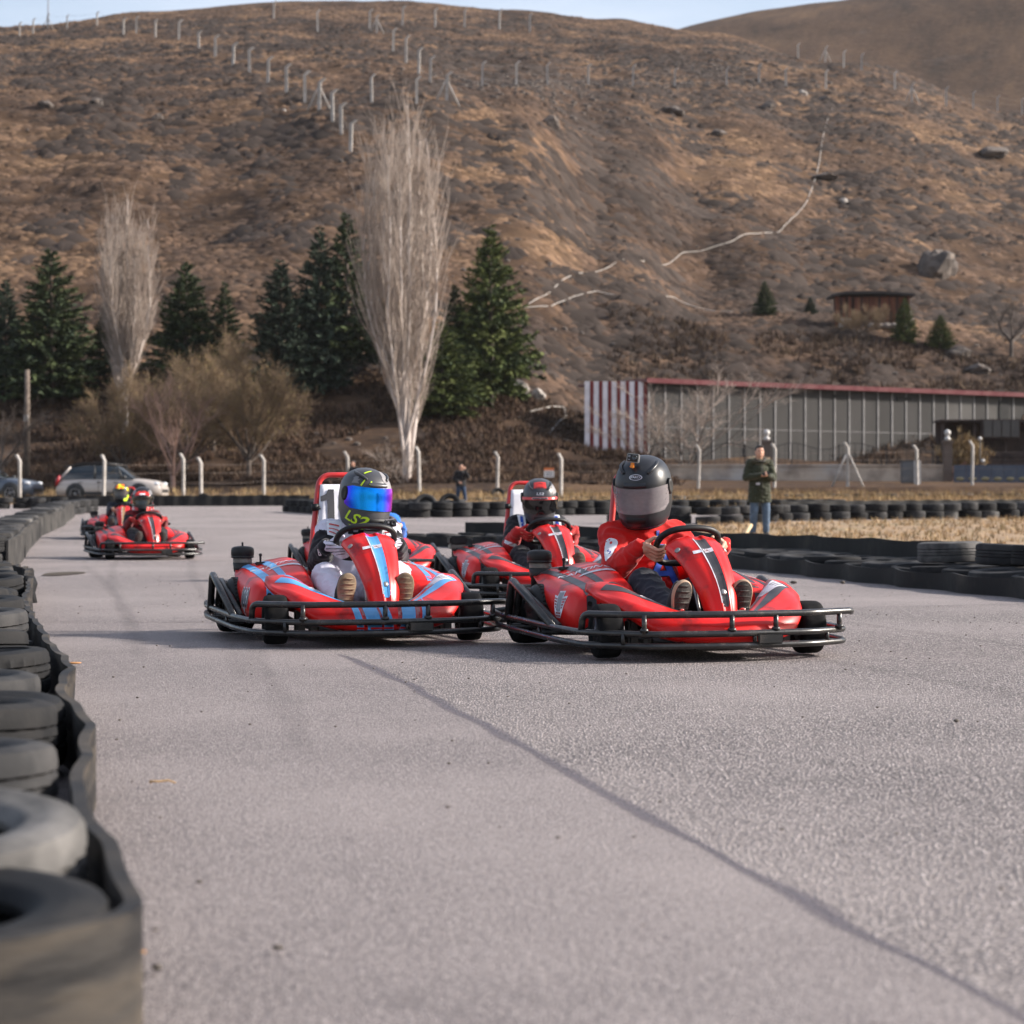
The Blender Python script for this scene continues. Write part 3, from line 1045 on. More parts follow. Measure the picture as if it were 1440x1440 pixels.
def bare_tree(seed, H, spread, mtw, n1=60, n2=800, n3=0, trunk_h=.25, forks=6, leaf=None, up=.08, tr=.02, twr=.010):
    r = np.random.default_rng(seed)
    n = 8
    # trunk splits in forks
    tp = np.zeros((1, 5, 3)); tp[0, :, 2] = np.linspace(-.3, trunk_h * H, 5)
    tp[0, :, 0] += r.normal(0, .03, 5).cumsum() * H * .05
    trr = np.linspace(tr * 1.25, tr, 5)[None] * H
    a = np.linspace(0, 2 * np.pi, forks, endpoint=False) + r.uniform(-.4, .4, forks)
    el = r.uniform(.5, 1.3, forks)
    d0 = np.stack([np.cos(a) * np.cos(el), np.sin(a) * np.cos(el), np.sin(el)], -1)
    p0 = np.repeat(tp[:, -1], forks, 0) - np.array([0, 0, 1]) * r.uniform(0, .1 * H, forks)[:, None]
    ln = H * (1 - trunk_h) * r.uniform(.75, 1.02, forks)
    P = grow(p0, d0, ln, n, up, .10, r)
    P[..., :2] *= spread
    P[..., :2] += (1 - spread) * P[:, :1, :2]
    Rr = np.broadcast_to(np.linspace(1, .2, n)[None] * tr * .62 * H, (forks, n))
    trunk = cat([tubes_np(tp, trr, 8), tubes_np(P, Rr, 6)])

    def order(P, Rr, cnt, l0, l1, nn, sp, up, rmax, rmin, lo=.2):
        p, d, rad, t = sample_along(P, Rr, cnt, lo, .98, r)
        s = r.normal(0, 1, (cnt, 3)); s /= np.linalg.norm(s, axis=1, keepdims=True)
        d0 = d + s * sp; d0 /= np.linalg.norm(d0, axis=1, keepdims=True)
        Q = grow(p, d0, H * r.uniform(l0, l1, cnt), nn, up, .08, r)
        q = np.linspace(1, .35, nn)[None] * np.clip(rad * .5, rmin, rmax)[:, None]
        return Q, q
    P1, R1 = order(P, Rr, n1, .18, .36, 6, .8, up, .05, .02)
    P2, R2 = order(P1, R1, n2, .08, .18, 4, .8, up * .7, twr * 1.6, twr)
    parts = [tubes_np(P1, R1, 4), tubes_np(P2, R2, 3)]
    if n3:
        P3, R3 = order(P2, R2, n3, .04, .09, 3, .9, .04, twr, twr * .8, .1)
        parts.append(tubes_np(P3, R3, 3))
    v, f = cat(parts)
    res = [mesh_from('trunk', *trunk, M_DARKBARK if mtw is not M_REDTWIG else M_REDTWIG), mesh_from('crown', v, f, mtw)]
    if leaf:
        p, d, rad, t = sample_along(P2, R2, leaf, .2, 1, r)
        c = r.normal(0, 1, (leaf, 2, 3)); c /= np.linalg.norm(c, axis=2, keepdims=True)
        s = .05 * H / 5 * r.uniform(.6, 1.5, (leaf, 1))
        p = p + r.normal(0, .04, p.shape)
        v = np.stack([p, p + c[:, 0] * s, p + c[:, 1] * s], 1).reshape(-1, 3)
        me = mesh_from('withered_leaves', v, np.arange(len(v)).reshape(-1, 3), M_DULLLEAF, smooth=False)
        ca = me.color_attributes.new('tint', 'FLOAT_COLOR', 'POINT')
        base = np.array([(.25, .19, .085), (.21, .165, .08), (.17, .15, .06), (.30, .215, .10)])[r.integers(0, 4, leaf)]
        ca.data.foreach_set('color', np.repeat(np.concatenate([base, np.ones((leaf, 1))], 1), 3, 0).astype(np.float32).ravel())
        res.append(me)
    return res


M_NEEDLE = mat('conifer_needles', (1, 1, 1), .8, attr='tint', spec=.25)


def spruce(seed, H, Rb, cols, tiers=38, low=.10, per=17, fill=1.7):
    r = np.random.default_rng(seed)
    tp = np.zeros((1, 6, 3)); tp[0, :, 2] = np.linspace(-.3, H * .97, 6)
    trunk = tubes_np(tp, (np.linspace(1, .12, 6)[None] * .022 * H), 7)
    starts, dirs, lens, zs = [], [], [], []
    for i in range(tiers):
        t = (i + r.uniform(-.3, .3)) / tiers
        z = H * (low + (1 - low) * max(0, t) ** .92)
        L_ = Rb * (1 - max(0, t)) ** .80 * (1 - .25 * (t < .06)) + .12
        k = max(4, int(per * (1 - .55 * t)))
        a0 = r.uniform(0, 6.28)
        for j in range(k):
            a = a0 + 2 * np.pi * j / k + r.uniform(-.25, .25)
            starts.append((0, 0, z + r.uniform(-.34, .30))); e = -.12 + .5 * t + r.uniform(-.12, .12)
            dirs.append((np.cos(a) * np.cos(e), np.sin(a) * np.cos(e), np.sin(e))); lens.append(L_ * r.uniform(.50, 1.16)); zs.append(t)
    P = grow(np.array(starts), np.array(dirs), np.array(lens), 6, .02, .05, r)
    # needle sprays: bent triangles along each branch
    k = len(P)
    m = int(k * 34 * fill)
    idx = r.integers(0, k, m); t = r.uniform(.12, 1.0, m) ** .75 * 5
    i = np.minimum(t.astype(int), 4); w = (t - i)[:, None]
    p = P[idx, i] * (1 - w) + P[idx, i + 1] * w
    d = P[idx, i + 1] - P[idx, i]; d /= np.linalg.norm(d, axis=1, keepdims=True)
    side = np.cross(d, np.array([0, 0, 1.])); side /= np.linalg.norm(side, axis=1, keepdims=True) + 1e-6
    sg = r.choice([-1, 1], m)[:, None]
    ln = (.16 + .30 * (1 - np.array(zs)[idx]))[:, None] * r.uniform(.5, 1.25, (m, 1)) * H / 10
    out = d * r.uniform(.3, 1, (m, 1)) + side * sg * r.uniform(.1, .9, (m, 1)) + np.array([0, 0, 1.]) * r.uniform(-.75, .55, (m, 1))
    out /= np.linalg.norm(out, axis=1, keepdims=True)
    wv = np.cross(out, r.normal(0, 1, (m, 3))); wv /= np.linalg.norm(wv, axis=1, keepdims=True)
    wd = ln * r.uniform(.3, .55, (m, 1))
    v = np.stack([p - wv * wd * .5, p + wv * wd * .5, p + out * ln], 1).reshape(-1, 3)
    cr = mesh_from('crown', v, np.arange(len(v)).reshape(-1, 3), M_NEEDLE, smooth=False)
    ca = cr.color_attributes.new('tint', 'FLOAT_COLOR', 'POINT')
    base = np.asarray(cols)[r.integers(0, len(cols), k)][idx] * r.uniform(.7, 1.3, (m, 1))
    ca.data.foreach_set('color', np.repeat(np.concatenate([base, np.ones((m, 1))], 1), 3, 0).astype(np.float32).ravel())
    return mesh_from('trunk', *trunk, M_DARKBARK), cr


def plant_tree(name, label, cat, group, p, meshes, s=1.0, rz=0.0):
    t = thing(name, label, cat, p, rz, group)
    t.scale = (s, s, s) if not isinstance(s, tuple) else s
    for nm, me in zip(('trunk', 'crown', 'withered_leaves'), meshes):
        o = obj(nm, me, t)
    return t


pop = poplar(3, 19.2, 17, 2.4)
p = Vector(((568 - 720) * 99 / 2900, 99, hz((568 - 720) * 99 / 2900, 99) - .2))
plant_tree('poplar_tree', 'tall white-stemmed bare poplar, the bigger of the two, in front of dark spruces', 'tree', 'bare poplars', p, pop, 1.0, 0.3)
p = Vector(((176 - 720) * 112 / 2900, 112, hz((176 - 720) * 112 / 2900, 112) - .2))
plant_tree('poplar_tree', 'thinner pale bare poplar standing behind the brown bushes near the beige car', 'tree', 'bare poplars', p, poplar(11, 13.6, 13, 2.0), 1.0, 1.3)

GR_DARK = [(.040, .058, .026), (.054, .076, .032), (.030, .045, .024), (.068, .088, .034)]
GR_OLIVE = [(.060, .080, .024), (.085, .108, .030), (.042, .060, .022), (.110, .130, .036)]
GR_BLUE = [(.042, .060, .040), (.056, .078, .052), (.032, .046, .034)]
sp_a = spruce(1, 10, 3.2, GR_DARK)
sp_b = spruce(2, 10, 2.8, GR_BLUE)
sp_c = spruce(3, 10, 3.6, GR_OLIVE, low=.13, per=19)
sp_d = spruce(4, 10, 2.5, GR_DARK, tiers=26, low=.2, per=14)
for (px, pb, pt, Y, ms, wsc, lab) in [
    (690, 566, 322, 118, sp_c, .80, 'broad olive-green spruce to the right of the tall poplar'),
    (622, 590, 455, 114, sp_c, 1.35, 'low bushy spruce half hidden behind the right side of the tall poplar'),
    (640, 575, 400, 119, sp_d, 1.0, 'narrow dark spruce between the tall poplar and the broad olive spruce'),
    (488, 552, 300, 119, sp_d, 1.1, 'tallest narrow dark spruce just left of the tall poplar'),
    (449, 568, 322, 118, sp_b, .85, 'slim dark spruce with a forked top, second to the left of the tall poplar'),
    (395, 556, 368, 117, sp_b, 1.15, 'wide bluish spruce behind the brown bushy trees'),
    (316, 530, 396, 120, sp_d, .95, 'small faded spruce between the thin poplar and the bluish spruce'),
    (262, 530, 370, 119, sp_a, 1.1, 'dark spruce directly right of the thin poplar'),
    (148, 556, 430, 119, sp_d, 1.0, 'short spruce hidden behind the thin poplar'),
    (72, 562, 352, 117, sp_a, 1.1, 'full dark spruce near the left edge behind the utility pole'),
    (8, 560, 395, 119, sp_b, 1.0, 'spruce cut by the left edge of the view'),
    (535, 560, 420, 121, sp_d, 1.0, 'dark spruce seen through the branches of the tall poplar'),
    (1075, 452, 396, 145, sp_a, 1.15, 'small round spruce on the terrace left of the wooden hut'),
    (1139, 456, 418, 147, sp_b, 1.5, 'dusky bluish shrub-like spruce just left of the wooden hut'),
    (1272, 478, 420, 138.2, sp_c, .9, 'young spruce in front of the right end of the wooden hut'),
    (1322, 478, 444, 138.2, sp_c, 1.3, 'smallest young spruce, to the right of the wooden hut'),
    (-40, 566, 350, 117, sp_a, 1.0, 'dark spruce outside the left edge of the picture')][:-1]:
    x = (px - 720) * Y / 2900
    h = (pb - pt) * Y / 2900
    z = Zp(pb, Y) if Y < 130 else hz(x, Y)
    z = hz(x, Y) - .1 if abs(hz(x, Y) - z) < 2.5 else z
    s = (Zp(pt, Y) - z) / 10
    plant_tree('spruce_tree', lab, 'tree', 'spruces at the foot of the hill', (x, Y, z), ms, (s * wsc, s * wsc, s), px * .37)

bush_a = bare_tree(21, 7, 1.0, M_BROWNTWIG, 80, 2200, 6500, .22, 9, leaf=7000, tr=.018, twr=.0105)
bush_b = bare_tree(22, 7, 1.15, M_BROWNTWIG, 80, 2200, 6500, .18, 10, leaf=5500, tr=.016, twr=.0105)
red_a = bare_tree(23, 6, .75, M_REDTWIG, 50, 420, 500, .2, 9, up=.10, tr=.02, twr=.010)
gaunt = bare_tree(24, 6, 1.2, M_DARKBARK, 46, 420, 500, .25, 5, up=.05, tr=.026, twr=.012)
brush = bare_tree(25, 5, .9, M_TWIG, 40, 700, 900, .08, 9, up=.10, tr=.010, twr=.008)
for (px, Y, H, ms, bh, wsc, lab, nm) in [
    (350, 101, 5.7, bush_a, 7, 1.05, 'wide brown bushy tree with withered leaves, the rightmost of the clump', 'bushy_tree'),
    (262, 103, 5.5, bush_b, 7, 1.0, 'tallest brown bushy tree in the clump, behind the reddish bare tree', 'bushy_tree'),
    (172, 101, 4.2, bush_a, 7, 1.1, 'brown bushy tree with a dark crooked trunk behind the beige car', 'bushy_tree'),
    (300, 108, 5.2, bush_a, 7, 1.0, 'brown bushy tree at the back of the clump', 'bushy_tree'),
    (243, 97.5, 5.2, red_a, 6, 1.05, 'reddish bare tree with upright branches, right of the beige car', 'bare_tree'),
    (1422, 139, 4.8, gaunt, 6, 1.1, 'gaunt dark leafless tree by the right edge above the sheds', 'bare_tree'),
    (2, 100, 4.0, gaunt, 6, 1.2, 'pale leafless tree reaching in from the left edge behind the utility pole', 'bare_tree'),
    (965, 108, 5.4, brush, 5, 1.35, 'tangle of pale leafless brush in front of the grey shed wall', 'bare_tree'),
    (905, 107, 3.6, brush, 5, 1.5, 'low leafless brush in front of the red and white striped wall', 'bare_tree'),
    (565, 98, 2.0, brush, 5, 1.2, 'dark bare shrub round the foot of the tall poplar', 'bare_tree'),
    (1208, 138.3, 2.3, bush_b, 7, 1.3, 'small tree with orange withered leaves in front of the wooden hut', 'bushy_tree')]:
    x = (px - 720) * Y / 2900
    s = H / bh
    plant_tree(nm, lab, 'tree', 'leafless trees and bushes', (x, Y, hz(x, Y) - .1), ms, (s * wsc, s * wsc, s), px * .21)
# undergrowth on the bank between trees and fence
pts = []
while len(pts) < 8000:
    x, y = random.uniform(-29, 8), random.uniform(98, 121)
    if vnoise(np.array([x / 3]), np.array([y / 3]), 51)[0] > .30: pts.append((x, y, hz(x, y)))
tag(obj('undergrowth', tuft_mesh('undergrowth', pts, .42, .09, 8, M_TUFT, [(.105, .066, .048), (.085, .056, .042), (.14, .092, .06), (.07, .048, .036)], 1.3)), kind='stuff')
pts = []
while len(pts) < 2800:
    x, y = random.uniform(6, 36), random.uniform(119, 138)
    if vnoise(np.array([x / 3]), np.array([y / 3]), 52)[0] > .38: pts.append((x, y, hz(x, y)))
tag(obj('undergrowth', tuft_mesh('undergrowth', pts, .55, .09, 9, M_TUFT, [(.12, .082, .06), (.095, .066, .05), (.15, .105, .07), (.08, .056, .042)], 1.0)), kind='stuff')

# ================================================================== FENCES
M_CONC = mat('weathered_concrete', (.40, .37, .345), .9, col2=(.29, .265, .24), scale=3, bump=.004, bscale=40)
M_WIRE = mat('rusty_wire', (.16, .13, .115), .7, metal=.4)


def post_mesh(h=2.0, crook=.32, w=.11):
    mb = MB()
    P = [(0, 0, -.4), (0, 0, h - crook * .8), (crook * .55, 0, h)]
    secs = []
    for i, (x, y, z) in enumerate(P):
        k = w / 2
        secs.append([(x - k, y - k, z), (x + k, y - k, z), (x + k, y + k, z), (x - k, y + k, z)])
    mb.grid(secs, closed=True)
    mb.raw(secs[-1], [(0, 1, 2, 3)])
    return mb.mesh('post', M_CONC, smooth=False)


POST = post_mesh()


def fence(label, pts, crook=0.0, wires=(.35, .8, 1.25, 1.6), sc=1.0, braces=(), group=None, wr=.006, mesh=None, fat=1.0):
    b = pts[0]
    t = thing('wire_fence', label, 'fence', b, 0, group)
    for i, p in enumerate(pts):
        o = obj('post', mesh or POST, t, loc=Vector(p) - Vector(b), rot=(random.uniform(-.03, .03), random.uniform(-.03, .03), crook + random.uniform(-.2, .2)), scale=(sc * fat, sc * fat, sc * random.uniform(.94, 1.05)))
    for i in braces:
        for sgn in (-1, 1):
            m = MB(); q = Vector(pts[i]) - Vector(b)
            m.tube([q + Vector((sgn * .85 * sc, 0, -.3)), q + Vector((sgn * .06, 0, 1.5 * sc))], .05 * sc, 6)
            m.obj('brace', M_CONC, t)
    for h in wires:
        m = MB(); line = []
        for i in range(len(pts) - 1):
            a, c = Vector(pts[i]) - Vector(b), Vector(pts[i + 1]) - Vector(b)
            for k in range(4):
                w = k / 4
                line.append(a.lerp(c, w) + Vector((0, 0, h * sc - .05 * math.sin(math.pi * w))))
        line.append(Vector(pts[-1]) - Vector(b) + Vector((0, 0, h * sc)))
        m.tube(line, wr, 4)
        m.obj('wire', M_WIRE, t)
    return t


def gp(px, Y):
    x = (px - 720) * Y / 2900
    return (x, Y, max(G(Y), hz(x, Y)) if Y > 93.5 else G(Y))


fence('crooked concrete post and wire fence along the far edge of the track',
      [gp(px, Y) for px, Y in [(28, 86), (146, 86), (258, 90), (283, 87), (371, 91), (490, 93), (590, 95), (699, 93), (789, 91), (895, 92.5), (982, 95), (1089, 95.5), (1192, 96), (1290, 98), (1367, 97), (1460, 97)]],
      crook=2.6, braces=(12,))


def hill_fence(label, pix, sc, crook=0.0, braces=(), y0=104, y1=440):
    thick = 1.75 if 'diagonal row of pale' in label else 1.5
    fence(label, [tuple(hill_at(a, b_, y0, y1)) for a, b_ in pix], crook, (.5, 1.1, 1.7), sc, braces, 'wire fences on the hill', .008, None, thick)


hill_fence('diagonal row of pale bent posts stepping down the upper left slope',
           [(252, 57), (280, 72), (303, 83), (328, 96), (351, 106), (377, 120), (403, 133), (429, 146), (449, 156), (468, 172), (480, 190), (493, 214)], 1.25, 0, (8,), 140, 330)
hill_fence('row of pale posts along the skyline at the far left', [(28, 54), (47, 48), (68, 42), (95, 42), (137, 38), (174, 50), (192, 48), (219, 54), (252, 57)], 1.2, 0, (2,), 200, 420)
hill_fence('sparse posts running along the crest of the hill above the poplar', [(385, 28), (447, 46), (520, 42), (566, 38), (612, 40), (653, 41), (702, 42), (745, 46)], 1.5, 0, (), 250, 420)
hill_fence('second diagonal line of posts going down the slope behind the poplar top', [(530, 48), (553, 74), (571, 90), (589, 106), (605, 120), (628, 148)], 1.3, 0, (0, 5), 150, 330)
hill_fence('row of thin posts beside the stony cut on the upper slope', [(523, 146), (586, 148), (678, 122), (726, 122), (770, 123), (827, 121), (890, 122), (949, 124), (1022, 122), (1067, 117), (1105, 122), (1161, 127)], 1.15, 0, (), 140, 330)
hill_fence('row of white posts down the right skyline below the far ridge', [(1122, 84), (1160, 83), (1186, 96), (1211, 101), (1258, 128), (1282, 146), (1330, 150), (1368, 154), (1402, 158), (1437, 156)], 1.15, 0, (1, 5), 150, 300)

# white irrigation pipe and hose on the slope
M_PIPE = mat('white_pipe', (.38, .345, .31), .7, col2=(.24, .21, .185), scale=1, lo=.4, hi=.7)


def hose(label, pix, r, y0=104, y1=440, lift=.12):
    pts = [hill_at(a, b_, y0, y1) for a, b_ in pix]
    line = []
    for a, b_ in zip(pts, pts[1:]):
        for k in range(5):
            q = a.lerp(b_, k / 5); line.append((q.x, q.y, hz(q.x, q.y) + lift))
    line.append((pts[-1].x, pts[-1].y, pts[-1].z + lift))
    mb = MB(); mb.tube(chaikin(line, 1), r, 6)
    tag(mb.obj('hose', M_PIPE), label, 'pipe', 'pipes on the hill')


hose('long white pipe climbing the slope from the broad spruce to near the skyline', [(736, 437), (765, 420), (790, 400), (845, 384), (905, 370), (960, 358), (1030, 342), (1085, 330), (1108, 316), (1135, 285), (1150, 240), (1155, 205), (1172, 148)], .036)
hose('thin grey hose curving below the long white pipe', [(736, 437), (775, 434), (805, 420), (840, 415), (872, 420)], .035)
hose('white hose lying at the top of the bank left of the wooden hut', [(925, 418), (948, 421), (985, 436), (1030, 441)], .04)
hose('looping pale hose on the bank left of the striped shed', [(745, 582), (775, 574), (793, 576), (796, 588), (780, 603), (772, 612), (783, 620), (805, 624)], .055, 100, 130)

# utility pole with insulator, far mast
p = gp(38, 101)
t = thing('utility_pole', 'dark wooden utility pole standing left of the beige car', 'pole', p)
mb = MB(); mb.tube([(0, 0, -.3), (.02, 0, Zp(520, 101) - p[2])], [.17, .12], 10); mb.obj('pole', mat('old_wood_pole', (.10, .075, .06), .9, col2=(.18, .14, .11), scale=3), t)
mb = MB(); mb.box((0, -.16, Zp(588, 101) - p[2]), (.22, .12, .35), bev=.02); mb.obj('junction_box', M_CONC, t)
q = hill_at(68, 42, 200, 420)
t = thing('mast', 'thin grey mast rising over the skyline at the upper left', 'mast', q)
s = q.y / 2900
mb = MB(); mb.tube([(0, 0, -1), (.6 * s, 0, 62 * s)], [.9 * s, .6 * s], 6); mb.obj('pole', M_WIRE, t)

# ================================================================== SHED, WALL, HUT
M_PANEL = mat('grey_sheet_panel', (.060, .057, .055), .85, spec=.1, col2=(.047, .045, .043), scale=.5, lo=.35, hi=.7, stretch=(1, 1, .3))
M_PANEL2 = mat('pale_sheet_panel', (.10, .095, .09), .85, spec=.1, col2=(.085, .08, .076), scale=.5)
M_RIB = mat('galvanised_rib', (.15, .145, .147), .6, col2=(.22, .21, .21), scale=3)
M_FASCIA = mat('dull_red_fascia', (.115, .036, .040), .8, spec=.1, col2=(.15, .06, .062), scale=1.5)
M_MAROON = mat('maroon_paint', (.15, .020, .020), .7, spec=.2, col2=(.19, .04, .038), scale=1.2)
M_WHITE = mat('chalky_white_paint', (.80, .76, .79), .7, col2=(.66, .62, .64), scale=1.5)
M_BLACK = mat('black_gap', (.012, .012, .012), .9)
A = Vector((7.35, 112, 0)); Bq = Vector((36.5, 130, 0))
ud = (Bq - A).normalized(); nd = Vector((ud.y, -ud.x, 0))     # nd points to the camera side
LEN = (Bq - A).length
rz = math.atan2(ud.y, ud.x)
zg = 1.3; Ht = 6.0
shed = thing('long_shed', 'long grey metal shed with a red and white striped end and dull red roof edge', 'shed', (A.x, A.y, zg), rz)
mb = MB()
mb.box((LEN / 2, 3.0, Ht / 2 - .3), (LEN, 5.9, Ht + .5))
mb.obj('wall', M_PANEL, shed, smooth=False)
bay = 1.095
nb = int(LEN / bay)
for i in range(nb):
    x0 = .05 + i * bay
    m = MB(); m.box((x0 + bay / 2, -.012, Ht / 2 + .35), (bay - .02, .04, Ht - .75))
    k = M_PANEL2 if i in (20, 21, 23) else M_PANEL
    m.obj('panel', k, shed, smooth=False)
    m = MB(); m.box((x0, -.05, Ht / 2 + .35), (.075, .07, Ht - .75)); m.obj('rib', M_RIB, shed, smooth=False)
for h in (3.6,):
    m = MB(); m.box((LEN / 2, -.045, h), (LEN - .1, .02, .03)); m.obj('rail', M_RIB, shed, smooth=False)
for x in (3.4, 8.7, 13.6, 18.5):
    m = MB(); m.box((x, -.07, Ht - .38), (1.1, .06, .22)); m.obj('vent_opening', M_BLACK, shed, smooth=False)
m = MB(); m.box((26.6, -.07, Ht - .95), (.75, .06, 1.3)); m.obj('window', M_BLACK, shed, smooth=False)
# striped end wall
ew = 6.0
ns = 14
SW = 3.4
ca_, sa_ = math.cos(-rz + R(4)), math.sin(-rz + R(4))
for i in range(ns):
    x0 = -SW + i * SW / ns
    m = MB(); m.box((x0 + SW / ns / 2, .0 - (.03 if i % 2 else 0), Ht / 2 + .06), (SW / ns * (1.16 if i % 2 == 0 else .84) - .01, .08, Ht + .02), mat=Matrix(((ca_, -sa_, 0, 0), (sa_, ca_, 0, 0), (0, 0, 1, 0), (0, 0, 0, 1))))
    m.obj('stripe_panel', M_WHITE if i % 2 == 0 else M_MAROON, shed, smooth=False)
m = MB()
m.box((LEN / 2 - .1, 2.9, Ht + .12), (LEN + .5, 6.7, .16))
rf = m.obj('roof', mat('roof_sheet', (.20, .10, .10), .7), shed, smooth=False)
m = MB(); m.box((LEN / 2 - .1, -.49, Ht + .10), (LEN + .56, .06, .26)); m.obj('fascia', M_FASCIA, rf, smooth=False)

# compound wall with pillars, wavy iron railing, lamps
wy = 103.2
zw = 1.33
x0, x1 = (915 - 720) * wy / 2900, (1332 - 720) * wy / 2900
wall_t = thing('compound_wall', 'stained concrete wall with dark pillars and wavy iron railing in front of the shed', 'wall', (x0, wy, zw))
M_STAIN = mat('stained_concrete', (.44, .36, .29), .95, col2=(.20, .16, .13), scale=.9, lo=.42, hi=.66, col3=(.42, .39, .37), scale3=.35, lo3=.52, hi3=.7, bump=.01)
m = MB(); m.box(((x1 - x0) / 2, 0, .55), (x1 - x0, .22, 1.5)); m.box(((x1 - x0) / 2, -.02, 1.33), (x1 - x0 + .05, .34, .09)); m.obj('wall', M_STAIN, wall_t, smooth=False)
M_IRON = mat('black_iron', (.03, .028, .028), .6, metal=.4)
M_LAMP = mat('white_lamp_globe', (.50, .48, .46), .4)
px_pil = [(982 - 720), (1078 - 720), (1204 - 720), (1332 - 720)]
for j, q in enumerate(px_pil):
    xx = q * wy / 2900 - x0
    if j in (1, 3):
        m = MB(); m.box((xx, -.05, 1.15), (.42, .42, 2.6)); m.box((xx, -.05, 2.5), (.52, .52, .12)); pl = m.obj('pillar', mat('dark_pillar', (.115, .085, .07), .9), wall_t, smooth=False)
        m = MB(); m.lathe([(.05, 2.56), (.14, 2.6), (.16, 2.66), (.10, 2.74), (.06, 2.78), (.13, 2.86), (.17, 2.95), (.13, 3.06), (.03, 3.12)], 12, mat=Matrix.Translation((xx, -.05, 0))); m.obj('lamp_globe', M_LAMP, pl)
rail = MB(); line = []
nbar = int((x1 - x0) / .16)
for i in range(nbar + 1):
    xx = i * .16
    top = 2.28 + .16 * math.sin(xx * 2 * math.pi / 3.15)
    line.append((xx, 0, top))
    if i % 2 == 0: rail.box((xx, 0, (1.37 + top) / 2), (.018, .018, top - 1.37))
rail.tube(line, .022, 4); rail.box(((x1 - x0) / 2, 0, 1.5), (x1 - x0, .02, .03))
for k in range(7): rail.box((k * (x1 - x0) / 6.3, 0, 1.85), (.05, .05, 1.1))
tag(rail.obj('iron_railing', M_IRON, wall_t, smooth=False), kind='stuff')
for k, (q, hgt) in enumerate([(900, .26), (1150, .2)]):
    pass
# small white lamps standing along the wall foot
for px, py, lab in [(902, 662, 'small white globe lamp on the wall behind the black helmet'), (1382, 648, 'white globe lamp above the blue sheet fence'), (1378, 617, 'white round lamp beside the pale cabinets in the open shed')]:
    Y = 102.6; x = (px - 720) * Y / 2900
    zb = 2.58 if px == 902 else 1.35
    t = thing('globe_lamp', lab, 'lamp', (x, Y, zb))
    zt = Zp(py, Y) - zb
    m = MB(); m.tube([(0, 0, 0), (0, 0, max(zt, .1))], .03, 6); m.obj('stem', M_IRON, t)
    m = MB(); m.lathe([(.02, max(zt, .1) - .09), (.08, max(zt, .1) - .07), (.10, max(zt, .1)), (.07, max(zt, .1) + .08), (.02, max(zt, .1) + .10)], 12); m.obj('globe', M_LAMP, t)

# blue sheet fence, open lean-to, cabinets, thatch, cabinet and white post
bx0, bx1 = (1341 - 720) * 102 / 2900, (1500 - 720) * 102 / 2900
t = thing('sheet_fence', 'dark blue sheet metal fence at the right end of the concrete wall', 'fence', (bx0, 102, 1.35))
M_BLUE = mat('dark_blue_sheet', (.035, .05, .085), .5, col2=(.06, .075, .105), scale=1.5)
n = 9
for i in range(n):
    m = MB(); wd = (bx1 - bx0) / n
    m.box((wd * (i + .5), 0, .55), (wd - .02, .04, 1.5))
    o = m.obj('panel', M_BLUE, t, smooth=False)
    m = MB(); m.lathe([(.0, 0), (.16, .0), (.16, .015), (.0, .02)], 14, mat=Matrix.Translation((wd * (i + .5), -.022, .62)) @ Matrix.Rotation(R(90), 4, 'X') @ Matrix.Diagonal((1.3, .6, 1, 1)))
    m.obj('emblem', mat('faded_gold', (.22, .19, .10), .6), o)
lx0 = (1322 - 720) * 108 / 2900; lx1 = (1500 - 720) * 108 / 2900
t = thing('lean_to', 'dark open lean-to with pale cabinets at the right end of the shed', 'shelter', (lx0, 108, 1.35))
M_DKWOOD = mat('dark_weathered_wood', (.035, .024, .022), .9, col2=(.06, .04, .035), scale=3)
W_ = lx1 - lx0
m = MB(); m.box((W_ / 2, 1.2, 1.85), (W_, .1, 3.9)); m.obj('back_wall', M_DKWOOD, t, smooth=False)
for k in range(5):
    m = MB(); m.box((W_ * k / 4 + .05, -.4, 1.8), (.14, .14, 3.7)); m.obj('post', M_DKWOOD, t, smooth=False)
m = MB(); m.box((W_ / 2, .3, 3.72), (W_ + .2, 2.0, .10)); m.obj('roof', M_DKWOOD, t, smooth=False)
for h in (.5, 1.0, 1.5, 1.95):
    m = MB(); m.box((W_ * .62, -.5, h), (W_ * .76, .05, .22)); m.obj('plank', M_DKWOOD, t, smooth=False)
cab = thing('cabinet', 'row of pale grey cabinets standing high in the dark lean-to', 'cabinet', ((1383 - 720) * 107 / 2900, 107, Zp(615, 107)))
cw = (1434 - 1383) * 107 / 2900
m = MB(); m.box((cw / 2, .35, .45), (cw + .05, .6, .98)); m.obj('case', M_DKWOOD, cab, smooth=False)
for k in range(4):
    m = MB(); m.box((cw * (k + .5) / 4, .03, .46), (cw / 4 - .05, .05, .86), bev=.01); m.obj('door', M_PANEL2, cab, smooth=False)
sb = thing('electric_cabinet', 'grey electric cabinet standing by a white concrete post in front of the wall', 'cabinet', gp(1277, 100))
m = MB(); m.box((0, 0, .55), (.68, .4, 1.05), bev=.02); m.obj('case', mat('grey_cabinet', (.10, .105, .115), .5), sb)
m = MB(); m.box((0, -.205, .55), (.6, .02, .9), bev=.005); m.obj('door', mat('grey_cabinet_door', (.115, .12, .13), .5), sb)
m = MB(); m.box((0, 0, 1.1), (.74, .46, .06), bev=.01); m.obj('lid', M_PANEL2, sb)
o = MB(); o.box((0, 0, .5), (.3, .26, 1.25), bev=.02); tag(o.obj('bollard', mat('white_concrete', (.50, .47, .44), .8), loc=gp(1290, 99.4)), 'thick white concrete bollard right of the grey electric cabinet', 'bollard')
